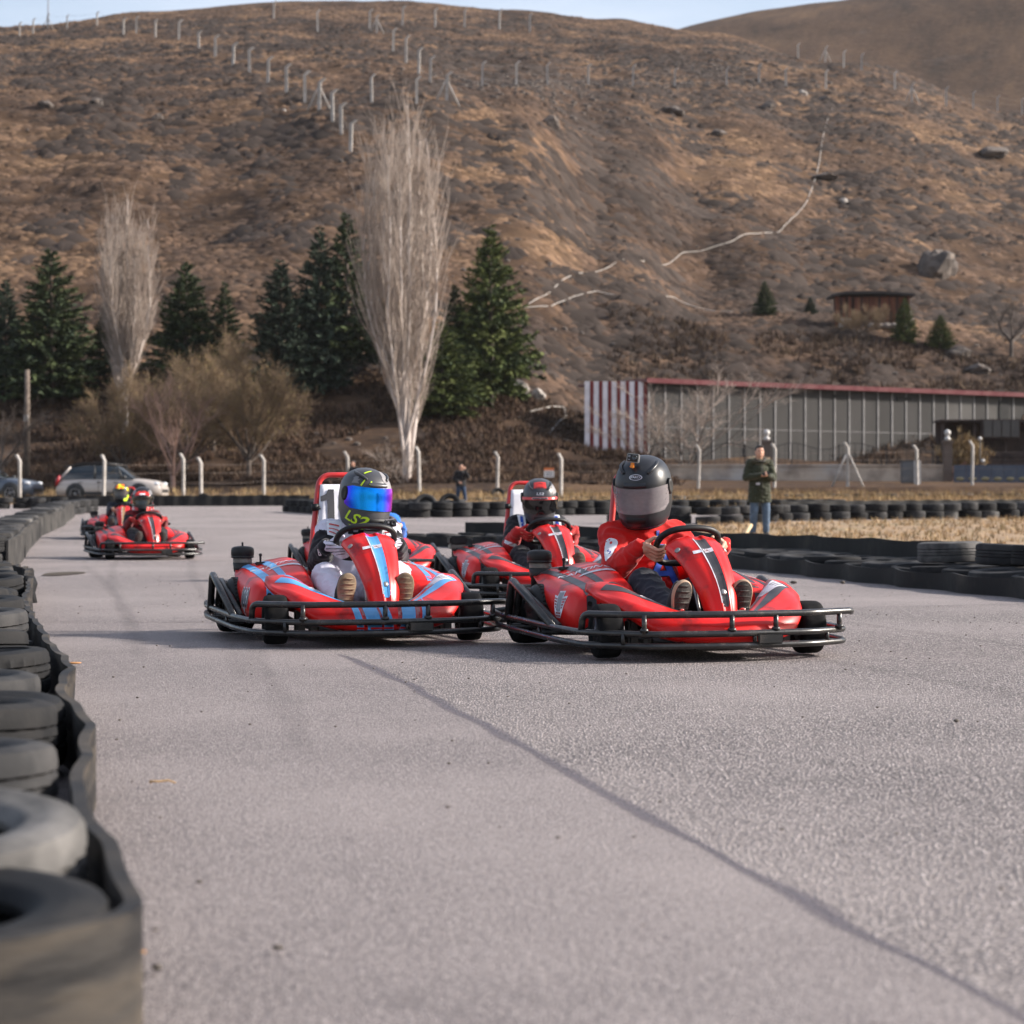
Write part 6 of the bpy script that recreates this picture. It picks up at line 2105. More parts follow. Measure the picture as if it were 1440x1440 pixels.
    for s in (-1, 1):
        for pa, pb in (((s * .25, -.28, .075), (s * .2, -.1, .075)), ((s * .69, .62, .09), (s * .28, .62, .08)), ((s * .69, 1.0, .1), (s * .26, 1.0, .085))):
            m = MB(); m.tube([pa, pb], .0135, 8); m.obj('bumper_bracket', M_BAR, K)
    mb.box((.17, -.345, .10), (.13, .012, .05), bev=.006)
    mb.obj('bumper_plate', M_BAR, K)
    # inverted U guards at both flanks
    for s in (-1, 1):
        for k, dx in enumerate((0, .045) if s < 0 else (0,)):
            mb = MB()
            mb.tube(bend([(s * (.695 - dx), .30 + dx, .135), (s * (.70 - dx), .93, .345 - dx * .8), (s * (.70 - dx), 1.0, .13)], .04, 5), .020, 10)
            mb.obj('flank_guard', M_BAR, K)
    # pedals
    for s in (-1, 1):
        mb = MB(); mb.box((0, 0, 0), (.115, .014, .05), bev=.006); mb.tube([(0, .0, -.02), (0, .02, -.10)], .008, 6)
        mb.obj('pedal', M_ALU, K, loc=(.0 + s * .158, -.062, .205), rot=(R(-58), 0, 0))
    # seat
    rows = []
    for i in range(15):
        t = i / 14
        yy = interp(t, [0, .25, .5, .75, 1], [.50, .66, .90, 1.02, 1.09]); zz = interp(t, [0, .25, .5, .75, 1], [.115, .075, .10, .27, .50])
        w = interp(t, [0, .3, .6, .85, 1], [.19, .205, .205, .19, .165]); wing = interp(t, [0, .3, .55, .8, 1], [.06, .16, .22, .15, .03])
        n = Vector((0, -math.sin(min(1.35, t * 1.5)), math.cos(min(1.35, t * 1.5))))
        c = Vector((.09, yy, zz))
        sec = [(-w - .02, wing), (-w - .01, wing * .6), (-w * .92, wing * .22), (-w * .5, .0), (0, -.008), (w * .5, 0), (w * .92, wing * .22), (w + .01, wing * .6), (w + .02, wing)]
        rows.append(chaikin([c + Vector((x_, 0, 0)) + n * d for x_, d in sec], 1))
    mb = MB(); mb.grid(rows); o = mb.obj('seat', M_SEAT, K, fix=True); q = o.modifiers.new('thickness', 'SOLIDIFY'); q.thickness = .012
    # seat back hoop of red tube with cross bars and the number sheet
    hx = .09
    mb = MB()
    mb.tube(bend([(hx - .20, 1.10, .13), (hx - .175, 1.13, .50), (hx - .115, 1.19, .905), (hx + .115, 1.19, .905), (hx + .175, 1.13, .50), (hx + .20, 1.10, .13)], .07, 6), .0165, 12)
    hoop = mb.obj('seat_hoop', M_REDT, K)
    for zz, w in ((.42, .178), (.57, .160), (.73, .140)):
        mb = MB(); yv = interp(zz, [.5, .905], [1.13, 1.19]); mb.tube([(hx - w, yv, zz), (hx + w, yv, zz)], .011, 8); mb.obj('hoop_bar', M_REDT, hoop)
    if sheet:
        rows = []
        for i in range(9):
            zz = .850 - .36 * i / 8; yv = interp(zz, [.5, .905], [1.13, 1.19]) - .022
            w = interp(zz, [.5, .905], [.150, .112])
            rows.append([(hx + w * (k / 4 - 1), yv + .004 * math.sin(i * 1.1 + k), zz) for k in range(9)])
        mb = MB(); mb.grid(rows); bd = mb.obj('number_board', M_BOARD, hoop, fix=True); orient(bd.data, Vector((0, -1, 0)))
        q = bd.modifiers.new('thickness', 'SOLIDIFY'); q.thickness = .003
        if board:
            bv = bvh_of([bd])
            P1 = [(-.076, -.135), (-.034, -.135), (-.034, .105), (-.068, .105), (-.080, .078), (-.114, .064), (-.114, .034), (-.076, .044)]
            decal('lettering', fine_mesh([P1], .03), bv, (hx - .005, 1.0, .715), (1, 0, 0), (0, 0, 1), M_PRINTG, bd, off=.004)
            decal('lettering', text_bm('0', .345, 0, .012, .62), bv, (hx + .040, 1.0, .70), (1, 0, 0), (0, 0, 1), M_PRINTG, bd, off=.004)
        for s in (-1, 1):
            mb = MB(); mb.tube([(hx + s * .155, 1.155, .70), (hx + s * .125, 1.135, .715)], .012, 6); mb.tube([(hx + s * .148, 1.155, .695), (hx + s * .150, 1.158, .735)], .024, 8); mb.obj('strap', M_STEER, hoop)
    # steering column and wheel
    mb = MB(); mb.tube([(.045, .06, .14), (.05, .40, .52)], .011, 8); mb.tube([(-.03, -.02, .1), (.0, .24, .46)], .009, 8); mb.obj('steering_column', M_ALU, K)
    cw = Vector((.05, .40, .522)); tilt = R(44)
    ux, uy = Vector((1, 0, 0)), Vector((0, -math.cos(tilt), math.sin(tilt)))
    pts = [(-.155, -.02), (-.165, .03), (-.15, .085), (-.10, .125), (0, .138), (.10, .125), (.15, .085), (.165, .03), (.155, -.02), (.135, -.075), (.105, -.115), (.06, -.125), (0, -.125), (-.06, -.125), (-.105, -.115), (-.135, -.075)]
    ring = [cw + ux * a + uy * b for a, b in chaikin([(a, b, 0) for a, b in pts], 1, True) for a, b in [(a, b)]] if False else [cw + ux * p.x + uy * p.y for p in chaikin([(a, b, 0) for a, b in pts], 2, True)]
    mb = MB(); mb.tube(ring, .0165, 12, closed=True)
    wheel = mb.obj('steering_wheel', M_STEER, K)
    mb = MB()
    for a, b in ((-.14, 0), (.14, 0), (0, -.115)):
        mb.tube([cw - uy.cross(ux) * 0 + Vector((0, 0, 0)), cw + ux * a + uy * b], .010, 6)
    mb.lathe([(.04, -.01), (.04, .008), (.0, .01)], 16, mat=Matrix.Translation(cw) @ ux.cross(uy).to_track_quat('Z', 'Y').to_matrix().to_4x4())
    mb.obj('wheel_spokes', M_ALU, wheel)
    K['wheel'] = 1
    return K


YAW = R(18)
K_L = make_kart('red kart with light blue stripes and number 10 on its white seat board', -.736, 10.96, YAW, M_SBLUE, board='10', badge=2, front_blue=True)
K_R = make_kart('red kart with charcoal stripes nearest to the camera at the front right', .952, 10.0, YAW, M_SBLK, badge=1, sheet=False)
K_3 = make_kart('red kart with black stripe and blank white seat sheet behind the two front karts', .34, 15.6, R(16), M_SBLK, round_filter=False, badge=1)
K_6 = make_kart('red kart mostly hidden behind the blue striped kart, its driver in a blue jacket', -1.2, 19.1, R(16), M_SBLK, badge=0, detail=1)
K_4 = make_kart('red kart in the left distance leading the far pair, with a white seat sheet', -4.81, 27.4, R(20), M_SBLK, badge=0, detail=1)
K_5 = make_kart('red kart farthest away at the left with a tan cowl stripe, following another kart', (170 - 720) * 36 / 2900, 36, R(9), M_SBLK, badge=0, cowl_stripe=M_SGOLD, detail=1, round_filter=False, sheet=False)
K_5.location.z = G(36) + .012

# ================================================================== PEOPLE
M_SKIN = mat('skin', (.56, .33, .235), .55, col2=(.50, .26, .18), scale=14, spec=.35)
M_HAIR = mat('dark_hair', (.012, .009, .008), .6)
M_EYE = mat('eye_white', (.65, .62, .60), .2)
M_IRIS = mat('dark_iris', (.02, .012, .01), .15)
M_LIP = mat('lip', (.36, .13, .10), .5)


def cloth(name, col, k=.75, bump=.0015, sc=40):
    return mat(name, col, .85, col2=tuple(c * k for c in col), scale=6, lo=.35, hi=.7, bump=bump, bscale=sc, spec=.2, sheen=.15)


def caps_mesh(caps):
    mb = MB()
    for c in caps:
        if c[0] == 'e':
            _, p, rad, q = c[:4]
            M4 = Matrix.Translation(p) @ (q.to_4x4() if q else Matrix.Identity(4))
            mb.ball((0, 0, 0), 1, 8, mat=M4 @ Matrix.Diagonal((*rad, 1)))
            continue
        p0, r0, p1, r1 = Vector(c[0]), c[1], Vector(c[2]), c[3]
        d = (p1 - p0)
        if d.length < 1e-5: mb.ball(p0, r0, 7); continue
        d = d.normalized()
        path, rr = [], []
        for a in (-80, -50, -20): path.append(p0 + d * r0 * math.sin(R(a))); rr.append(r0 * math.cos(R(a)))
        for t in (0, .5, 1): path.append(p0.lerp(p1, t)); rr.append(r0 + (r1 - r0) * t)
        for a in (20, 50, 80): path.append(p1 + d * r1 * math.sin(R(a))); rr.append(r1 * math.cos(R(a)))
        mb.tube(path, rr, 14)
    return mb


def blob(name, caps, voxel, mats, parent, sm=6, wrinkle=0.0, wsc=14.0, mid=None, cut=None):
    """one continuous surface grown from tapered limbs"""
    mats = mats if isinstance(mats, (list, tuple)) else [mats]
    me = caps_mesh(caps).mesh(name, mats)
    o = bpy.data.objects.new(name, me); COL.objects.link(o)
    q = o.modifiers.new('r', 'REMESH'); q.mode = 'VOXEL'; q.voxel_size = voxel; q.use_smooth_shade = True
    q = o.modifiers.new('s', 'SMOOTH'); q.factor = .5; q.iterations = sm
    bpy.context.view_layer.update()
    me2 = bpy.data.meshes.new_from_object(o.evaluated_get(bpy.context.evaluated_depsgraph_get()))
    bpy.data.objects.remove(o); bpy.data.meshes.remove(me)
    me2.name = name
    me2.materials.clear()
    for m in mats: me2.materials.append(m)
    n = len(me2.vertices)
    co = np.zeros(n * 3, np.float32); me2.vertices.foreach_get('co', co); co = co.reshape(-1, 3)
    if wrinkle:
        no = np.zeros(n * 3, np.float32); me2.vertices.foreach_get('normal', no); no = no.reshape(-1, 3)
        d = np.array([mnoise.noise((p[0] * wsc, p[1] * wsc, p[2] * wsc * 1.9)) + .5 * mnoise.noise((p[0] * wsc * 2.1 + 7, p[1] * wsc * 2.1, p[2] * wsc * 3)) for p in co])
        co = co + no * ((1 - np.abs(d)) ** 2 - .5)[:, None] * wrinkle
        me2.vertices.foreach_set('co', co.astype(np.float32).ravel())
    if mid is not None or len(mats) > 1:
        pc = np.zeros(len(me2.polygons) * 3, np.float32); me2.polygons.foreach_get('center', pc); pc = pc.reshape(-1, 3)
        best = np.full(len(pc), 1e9); idx = np.zeros(len(pc), np.int32)
        for c in caps:
            if c[0] == 'e': dist = np.linalg.norm((pc - np.array(c[1])) / np.array(c[2]), axis=1) * min(c[2]) - min(c[2]); k = c[4] if len(c) > 4 else 0
            else:
                a, b = np.array(c[0]), np.array(c[2]); ab = b - a; L2 = max(ab @ ab, 1e-9)
                t = np.clip(((pc - a) @ ab) / L2, 0, 1)
                dist = np.linalg.norm(pc - a - t[:, None] * ab, axis=1) - (c[1] + (c[3] - c[1]) * t); k = c[4] if len(c) > 4 else 0
            w = dist < best
            best[w] = dist[w]; idx[w] = k
        me2.polygons.foreach_set('material_index', idx)
    if cut is not None:
        bm = bmesh.new(); bm.from_mesh(me2)
        bmesh.ops.bisect_plane(bm, geom=bm.verts[:] + bm.edges[:] + bm.faces[:], plane_co=(0, 0, cut), plane_no=(0, .06, -1), clear_outer=True)
        bm.to_mesh(me2); bm.free()
    me2.polygons.foreach_set('use_smooth', np.ones(len(me2.polygons), bool))
    me2.update()
    o = obj(name, me2, parent)
    if cut is not None:
        q = o.modifiers.new('thickness', 'SOLIDIFY'); q.thickness = .012; q.offset = -1
    return o


# ---- helmet
HZ = [-.165, -.158, -.145, -.11, -.06, 0, .05, .09, .122, .146, .161, .168]
HA = [.090, .106, .115, .125, .132, .136, .134, .124, .105, .076, .044, .012]
HF = [.128, .152, .164, .172, .166, .153, .146, .132, .109, .079, .046, .012]
HB = [.080, .094, .104, .126, .148, .162, .164, .152, .130, .096, .056, .016]


def hp_(az, z, off=0.0):
    a, f, b = (smooth_interp(z, HZ, t) for t in (HA, HF, HB))
    s, c = math.sin(az), -math.cos(az)
    e = f if c < 0 else b
    k = (abs(s / (a + off)) ** 2.25 + abs(c / (e + off)) ** 2.25) ** (-1 / 2.25)
    return Vector((s * k, c * k + .0, z))


def helmet(parent, loc, rot, shell, visor_mat, vz=(-.062, .07), vaz=78, port=True, sc=1.0):
    h = thing('helmet', None, None, loc, 0)
    h.rotation_euler = rot; h.parent = parent; h.scale = (sc, sc, sc)
    NA = 72
    zs = [smooth_interp(i / 44, [0, .3, .7, 1], [-.165, -.08, .09, .168]) for i in range(45)]
    v, f = [], []
    for z in zs:
        for k in range(NA): v.append(hp_(2 * math.pi * k / NA, z))
    nz_ = len(zs)
    for i in range(nz_ - 1):
        for k in range(NA):
            az = (k + .5) / NA * 360; az = az - 360 if az > 180 else az
            zc = (zs[i] + zs[i + 1]) / 2
            if port and abs(az) < 66 and vz[0] + .012 < zc < vz[1] - .014: continue
            f.append((i * NA + k, i * NA + (k + 1) % NA, (i + 1) * NA + (k + 1) % NA, (i + 1) * NA + k))
    f.append(tuple((nz_ - 1) * NA + k for k in range(NA)))
    me = mesh_from('shell', v, f, shell); orient(me, Vector((0, 0, 1)))
    bm = bmesh.new(); bm.from_mesh(me); bmesh.ops.recalc_face_normals(bm, faces=bm.faces); bm.to_mesh(me); bm.free()
    if sum(p.normal.dot(Vector(p.center)) for p in me.polygons) < 0: me.flip_normals()
    sh = obj('shell', me, h)
    bv_full = BVHTree.FromPolygons([Vector(p) for p in v], [(i * NA + k, i * NA + (k + 1) % NA, (i + 1) * NA + (k + 1) % NA, (i + 1) * NA + k) for i in range(nz_ - 1) for k in range(NA)])
    me.materials.append(M_STEER)
    q = sh.modifiers.new('thickness', 'SOLIDIFY'); q.thickness = .012; q.offset = -1; q.material_offset = 1; q.material_offset_rim = 1
    # visor
    rows = []
    for i in range(9):
        z = vz[0] + (vz[1] - vz[0]) * i / 8
        row = []
        for k in range(33):
            az = R(vaz) * (k / 16 - 1)
            taper = 1 - .25 * max(0, abs(k / 16 - 1) - .75) / .25
            zz = (z - .02) * taper + .02
            row.append(hp_(az, zz, .0065))
        rows.append(row)
    mb = MB(); mb.grid(rows); vo = mb.obj('visor', visor_mat, h, fix=True)
    if sum(p.normal.dot(Vector(p.center)) for p in vo.data.polygons) < 0: vo.data.flip_normals()
    for s in (-1, 1):
        p = hp_(R(84 * s), .022, .004); n = Vector((math.sin(R(84 * s)), -math.cos(R(84 * s)), 0))
        mb = MB(); mb.lathe([(.027, -.006), (.027, .006), (.021, .010), (.012, .007), (.0, .007)], 20, mat=Matrix.Translation(p) @ n.to_track_quat('Z', 'Y').to_matrix().to_4x4() @ Matrix.Diagonal((1, 1.5, 1, 1)))
        mb.obj('visor_pivot', M_ENG, h)
    # brow vent, crown vents, chin vent, lower trim
    mb = MB(); mb.grid([[hp_(R(a), z, o) for a in range(-22, 23, 4)] for z, o in ((vz[1] + .004, .004), (vz[1] + .010, .010), (vz[1] + .022, .009), (vz[1] + .028, .001))]); mb.obj('brow_vent', shell if port else shell, h, fix=True)
    for s in (-1, 1):
        mb = MB()
        c = [hp_(R(s * 30), .112, .002), hp_(R(s * 40), .125, .012), hp_(R(s * 62), .138, .012), hp_(R(s * 88), .142, .002)]
        mb.tube(chaikin(c, 2), [.004, .006, .008, .009, .010, .010, .009, .007, .005, .003][:len(chaikin(c, 2))] if len(chaikin(c, 2)) == 10 else .008, 8)
        mb.obj('crown_vent', shell, h)
    mb = MB(); mb.grid([[hp_(R(a), z, o) for a in range(-16, 17, 4)] for z, o in ((-.128, .001), (-.120, .005), (-.104, .005), (-.096, .001))]); mb.obj('chin_vent', M_STEER, h, fix=True)
    mb = MB(); mb.tube([hp_(2 * math.pi * k / 40, -.163, .002) for k in range(40)], .006, 6, closed=True); mb.obj('lower_trim', M_STEER, h)
    h['bv'] = 0
    return h, bv_full, sh


def hdecal(name, bm, bv, az, z, m, h, rot=0.0, off=.0015, step=.02):
    n = Vector((math.sin(R(az)), -math.cos(R(az)), 0)); p = hp_(R(az), z)
    # surface tilt
    hit = bv.ray_cast(p + n * .3 , -n, 1)
    nn = n.copy()
    if hit[1] is not None:
        nn = hit[1] if hit[1].dot(n) > 0 else -hit[1]
    u = Vector((0, 0, 1)).cross(nn).normalized(); w = nn.cross(u)
    if rot: u, w = u * math.cos(R(rot)) + w * math.sin(R(rot)), w * math.cos(R(rot)) - u * math.sin(R(rot))
    return decal(name, bm, bv, p, u, w, m, h, off=off, step=step)


def hand_caps(P, T, O, N, k=1.0, thumb=1, mi=0, r0=.0086, inw=.012):
    """hand closed round a rim at P; T along the rim, O away from the hub, N towards the driver"""
    P, T, O, N = Vector(P), Vector(T).normalized(), Vector(O).normalized(), Vector(N).normalized()
    Pr = P; P = P - O * inw * k
    c = []
    ln = [.92, 1.05, 1.0, .82]
    for i in range(4):
        s = T * ((i - 1.5) * .0238 * k)
        l = ln[i]
        kn = P + s * .98 + (O * .026 - N * .026) * k
        a = P + s + (O * .006 - N * .040) * k * (.9 + .1 * l)
        b = P + s * 1.02 + (-O * .026 * l - N * .032) * k
        d = P + s * 1.02 + (-O * .034 * l - N * .006) * k
        c += [(kn, r0 * 1.15 * k, a, r0 * 1.06 * k, mi), (a, r0 * 1.04 * k, b, r0 * .96 * k, mi), (b, r0 * .95 * k, d, r0 * .80 * k, mi)]
        c += [(P + s * .75 + (O * .060 + N * .004) * k, r0 * 1.2 * k, kn, r0 * 1.18 * k, mi)]
    wr = P + (O * .082 + N * .016) * k
    c += [(wr, .026 * k, P + (O * .046 + N * .002) * k, .025 * k, mi)]
    t0 = P + (O * .050 + N * .018) * k + T * .026 * thumb * k
    t1 = P + (O * .016 + N * .032) * k + T * .044 * thumb * k
    t2 = P + (-O * .014 + N * .026) * k + T * .050 * thumb * k
    c += [(t0, r0 * 1.35 * k, t1, r0 * 1.1 * k, mi), (t1, r0 * 1.08 * k, t2, r0 * .88 * k, mi)]
    return c, wr


CW = Vector((.05, .40, .522)); TILT = R(44)
UX, UY = Vector((1, 0, 0)), Vector((0, -math.cos(TILT), math.sin(TILT)))
NW = -(UX.cross(UY)); NW = NW if NW.y > 0 else -NW          # towards the driver


def shoe(parent, x, y, z, tilt, toe, m_up, m_sole, m_rim=None, dot=None, sc=1.0):
    """shoe seen from below: sole in the local xz plane facing -y"""
    t = MB()
    out = [(.0, -.118), (.030, -.112), (.040, -.085), (.036, -.03), (.042, .03), (.050, .075), (.043, .115), (.020, .138), (-.010, .138), (-.036, .118), (-.048, .075), (-.042, .03), (-.034, -.03), (-.039, -.085), (-.030, -.112)]
    out = [(p.x * sc, p.y * sc) for p in chaikin([(a, b, 0) for a, b in out], 2, True)]
    M4 = Matrix.Rotation(R(90), 4, 'X')
    n = len(out)
    rows = [[(a * .93, .004, b * .96) for a, b in out], [(a, .009, b) for a, b in out], [(a * 1.01, .024, b) for a, b in out], [(a * .95, .032, b * .97) for a, b in out]]
    t.grid(rows, 1, closed=True); t.raw(rows[0], [tuple(range(n))], 0)
    t.raw(rows[-1], [tuple(reversed(range(n)))], 0)
    so = t.obj('shoe', [m_sole, m_rim or m_sole], parent, loc=(x, y, z), rot=(tilt, 0, toe), fix=True)
    caps = [((0, .05, -.08), .040, (0, .055, .03), .042), ((0, .05, .03), .042, (0, .042, .095), .034), ((0, .055, -.075), .038, (0, .115, -.085), .040)]
    u = blob('upper', [(Vector(a) * sc, r * sc, Vector(b) * sc, q * sc) for a, r, b, q in caps], .012, m_up, so, 4)
    mb = MB()
    for k in range(9):       # tread bars
        zz = -.095 + k * .026
        w = np.interp(zz, [-.11, -.03, .07, .13], [.028, .026, .040, .02]) * sc
        mb.box((0, .003, zz * sc), (2 * w, .005, .006 * sc))
    mb.obj('tread', m_sole, so)
    if dot:
        mb = MB(); mb.lathe([(.0, .0), (.020, .0), (.020, .004), (.010, .006), (.008, .003), (.0, .004)], 18, mat=Matrix.Translation((.004, .002, -.01)) @ Matrix.Rotation(R(90), 4, 'X'))
        mb.obj('sole_dot', dot, so)
    return so


def driver(K, label, cx, head, hrot, tops, top_idx, legs, shoes, glove=None, vox=.012, lean=0.0, neckwear=None, knees=.20, hipx=.09, group='kart drivers', grip=(188, -6), inw=.012, ey=(.0, .0)):
    """seated figure in the frame of its kart. tops: materials of the upper garment; top_idx = material of torso, upper arm, forearm"""
    D = thing('person', label, 'person', K.location, K.rotation_euler[2], group)
    hd = Vector(head)
    hips = Vector((hipx, .90, .20)); chest = Vector((cx * .75 + hipx * .25, .93, .46)); neck = Vector((cx, .89, .63)).lerp(hd, .12)
    S, E, H_ = {}, {}, {}
    hands = []
    for s, ang in ((-1, grip[0]), (1, grip[1])):
        a = R(ang)
        rx, ry = .163 * math.cos(a), .132 * math.sin(a)
        P = CW + UX * rx + UY * ry
        T = (UX * -math.sin(a) * .163 + UY * math.cos(a) * .132).normalized() * (-s if True else 1)
        O = (UX * math.cos(a) + UY * math.sin(a)).normalized()
        O = (O + Vector((0, .45, -.12))).normalized()
        O = (O - T * O.dot(T)).normalized()
        N = T.cross(O)
        if N.dot(NW) < 0: N = -N
        tdir = 1 if T.z > 0 else -1
        c, wr = hand_caps(P, T, O, N, 1.08, tdir, inw=inw)
        hands.append(c)
        S[s] = Vector((cx + s * .175, .90, .575)); H_[s] = wr
        el = S[s].lerp(wr, .5) + Vector(((-.035 if s < 0 else .045), .07, -.145)) + Vector((0, 0, ey[0 if s < 0 else 1]))
        E[s] = el
    b = .018
    body = [(hips, .12, chest, .12), (chest, .12, neck - Vector((0, 0, .06)), .07), (neck - Vector((0, 0, .08)), .055, hd - Vector((0, -.03, .06)), .055),
            ('e', tuple(hd + Vector((0, .015, .012))), (.072, .088, .108), Matrix.Rotation(hrot[2], 3, 'Z') @ Matrix.Rotation(hrot[0], 3, 'X'))]
    fwd = Matrix.Rotation(hrot[2], 3, 'Z') @ Matrix.Rotation(hrot[0], 3, 'X')
    fc = lambda x, y, z: hd + Vector((0, .015, .0)) + fwd @ Vector((x, y, z))
    body += [(fc(0, -.07, -.07), .030, fc(0, -.078, -.055), .028), (fc(0, -.084, .012), .010, fc(0, -.105, -.022), .014), (fc(-.035, -.072, .03), .013, fc(.035, -.072, .03), .013), (fc(-.06, -.02, -.06), .03, fc(.06, -.02, -.06), .03), (fc(-.028, -.072, -.02), .022, fc(.028, -.072, -.02), .022)]
    for s in (-1, 1):
        body += [(neck - Vector((0, 0, .07)), .06, S[s], .058), (S[s], .056, E[s], .046), (E[s], .046, H_[s], .029)]
        kn = Vector((.045 + s * knees, .44, .335)); an = Vector((s * .158, .06, .17))
        hp = hips + Vector((s * .08, -.02, 0))
        body += [(hp, .09, kn, .066), (kn, .064, an, .042), (an, .042, an + Vector((0, -.03, .08)), .036)]
    body += hands[0] + hands[1]
    blob('body', body, .0052 if vox < .012 else vox, M_SKIN, D, 2)
    # upper garment
    ti, ui, fi = top_idx
    g = [(hips + Vector((0, 0, .02)), .150, chest, .150, ti), (chest + Vector((-.05, 0, 0)), .125, chest + Vector((.05, 0, .02)), .125, ti), (chest, .14, neck - Vector((0, 0, .09)), .085, ti), (neck - Vector((0, 0, .08)), .074, neck + Vector((0, 0, -.015)), .066, ti)]
    for s in (-1, 1):
        g += [(neck - Vector((0, 0, .075)), .070, S[s], .077, ti), (S[s], .076, S[s].lerp(E[s], .18), .074, ti), (S[s].lerp(E[s], .18), .074, E[s], .064, ui), (E[s], .064, E[s].lerp(H_[s], .5), .058, fi), (E[s].lerp(H_[s], .5), .058, E[s].lerp(H_[s], .84), .046, fi), (E[s].lerp(H_[s], .84), .047, E[s].lerp(H_[s], .97), .041, fi)]
    top = blob('sweatshirt' if len(tops) == 1 else 'race_suit_top', g, max(.009, vox * .9), tops, D, 4, wrinkle=.012, wsc=11)
    g = [(hips + Vector((-.05, 0, -.03)), .125, hips + Vector((.05, 0, -.03)), .125)]
    for s in (-1, 1):
        kn = Vector((.045 + s * knees, .44, .335)); an = Vector((s * .158, .05, .18))
        hp = hips + Vector((s * .085, -.02, -.01))
        g += [(hp, .108, kn, .086), (kn, .084, an, .062), (an, .062, an + Vector((0, -.012, .0)), .060)]
    blob('trousers', g, max(.010, vox), legs, D, 4, wrinkle=.010, wsc=12)
    if neckwear:
        blob('neck_warmer', [(neck + Vector((0, 0, -.06)), .072, neck + Vector((0, 0, .02)), .068), (neck + Vector((0, 0, .0)), .070, hd + Vector((0, .03, -.13)), .072)], .012, neckwear, D, 3, wrinkle=.006, wsc=25)
    if glove:
        for c, s in zip(hands, (-1, 1)):
            gg = [(a, r + .002, b_, q + .002, 0) for a, r, b_, q, _ in c] + [(H_[s], .034, H_[s].lerp(E[s], .22), .044, 0)]
            blob('glove', gg, .0055, glove, D, 2)
    for s in (-1, 1):
        shoe(D, s * .158, -.040, .222, R(14), R(-9 * s), *shoes, sc=1.08)
    return D, top, dict(S=S, E=E, H=H_, chest=chest, neck=neck)


def place_helmet(D, head, hrot, **k):
    return helmet(D, Vector(head), (hrot[0], hrot[1], hrot[2]), **k)


def action_cam(label, loc, rot, body_m, mount_m):
    t = thing('action_camera', label, 'camera', loc)
    t.rotation_euler = rot
    mb = MB(); mb.box((0, 0, 0), (.064, .030, .046), bev=.004); mb.obj('case', body_m, t, angle=40)
    mb = MB(); mb.box((0, -.0165, .0), (.055, .006, .038), bev=.002); f = mb.obj('front_plate', M_ENG, t, angle=40)
    mb = MB(); mb.lathe([(.014, 0), (.014, .006), (.011, .008), (.009, .004), (.0, .005)], 18, mat=Matrix.Translation((.010, -.019, .002)) @ Matrix.Rotation(R(90), 4, 'X')); mb.obj('lens', M_GLASS, t)
    mb = MB(); mb.box((-.018, -.0195, .008), (.012, .003, .012), bev=.001); mb.box((-.018, -.0195, -.010), (.010, .003, .006), bev=.001); mb.obj('front_display', M_STKG, f)
    mb = MB(); mb.box((0, 0, -.032), (.018, .018, .022), bev=.004); mb.box((0, -.008, -.045), (.022, .02, .014), bev=.004); mb.obj('mount', mount_m, t, angle=40)
    return t


def local_to_world(K, p):
    return Matrix.Translation(K.location) @ Matrix.Rotation(K.rotation_euler[2], 4, 'Z') @ Vector(p)


M_HBLK = mat('matt_black_helmet', (.016, .017, .021), .38, spec=.5, col2=(.013, .013, .016), scale=5)
M_HGREY = mat('dark_grey_helmet', (.045, .045, .050), .35, spec=.5)
M_HLIGHT = mat('silver_grey_helmet', (.26, .245, .245), .3, spec=.5)
M_LIME = mat('lime_print', (.52, .72, .02), .4)
M_HRED = mat('red_helmet_print', (.55, .03, .025), .3, coat=.3)
M_WPRINT = mat('white_print', (.75, .74, .78), .4)
M_NAVY = cloth('navy_trousers', (.016, .019, .030))
M_REDCL = cloth('red_sweatshirt_cloth', (.56, .012, .010), .72, .001, 90)
M_WHITECL = cloth('white_suit_cloth', (.62, .60, .70), .86, .001, 60)
M_BLACKCL = cloth('black_suit_cloth', (.010, .010, .014), .7, .001, 60)
M_JEAN = cloth('blue_jeans', (.10, .15, .225), .6)
M_ROYAL = mat('royal_blue_print', (.02, .075, .42), .7)
M_SUEDE = mat('tan_sole', (.22, .155, .095), .8, col2=(.15, .105, .065), scale=20, bump=.001, bscale=90)
M_BSOLE = mat('black_sole', (.022, .020, .018), .8, col2=(.05, .046, .04), scale=60, lo=.5, hi=.6, bump=.002, bscale=120)
M_RIMS = mat('tan_sole_rim', (.36, .24, .16), .7)
M_SHOEB = cloth('dark_shoe_cloth', (.02, .02, .022))
M_GREYCL = cloth('grey_neck_cloth', (.16, .15, .155))

# visors
M_VSMOKE = bpy.data.materials.new('scratched_clear_visor'); M_VSMOKE.use_nodes = True
nt, b, lk = nodes_of(M_VSMOKE)
b.inputs['Base Color'].default_value = (.25, .225, .235, 1); b.inputs['Roughness'].default_value = .22; b.inputs['Specular IOR Level'].default_value = .7
b.inputs['Alpha'].default_value = .62
n = nt.nodes.new('ShaderNodeTexNoise'); n.inputs['Scale'].default_value = 9; n.inputs['Detail'].default_value = 3
r = nt.nodes.new('ShaderNodeMapRange'); r.inputs[1].default_value = .35; r.inputs[2].default_value = .7; r.inputs[3].default_value = .55; r.inputs[4].default_value = .72
r.inputs[3].default_value = .64; r.inputs[4].default_value = .74
lk(n.outputs[0], r.inputs[0]); lk(r.outputs[0], b.inputs['Alpha'])
M_VBLACK = mat('black_visor', (.006, .006, .007), .06, spec=.7)
M_VMIR = bpy.data.materials.new('iridescent_visor'); M_VMIR.use_nodes = True
nt, b, lk = nodes_of(M_VMIR)
lw = nt.nodes.new('ShaderNodeLayerWeight'); lw.inputs[0].default_value = .5
rp = nt.nodes.new('ShaderNodeValToRGB'); e = rp.color_ramp.elements
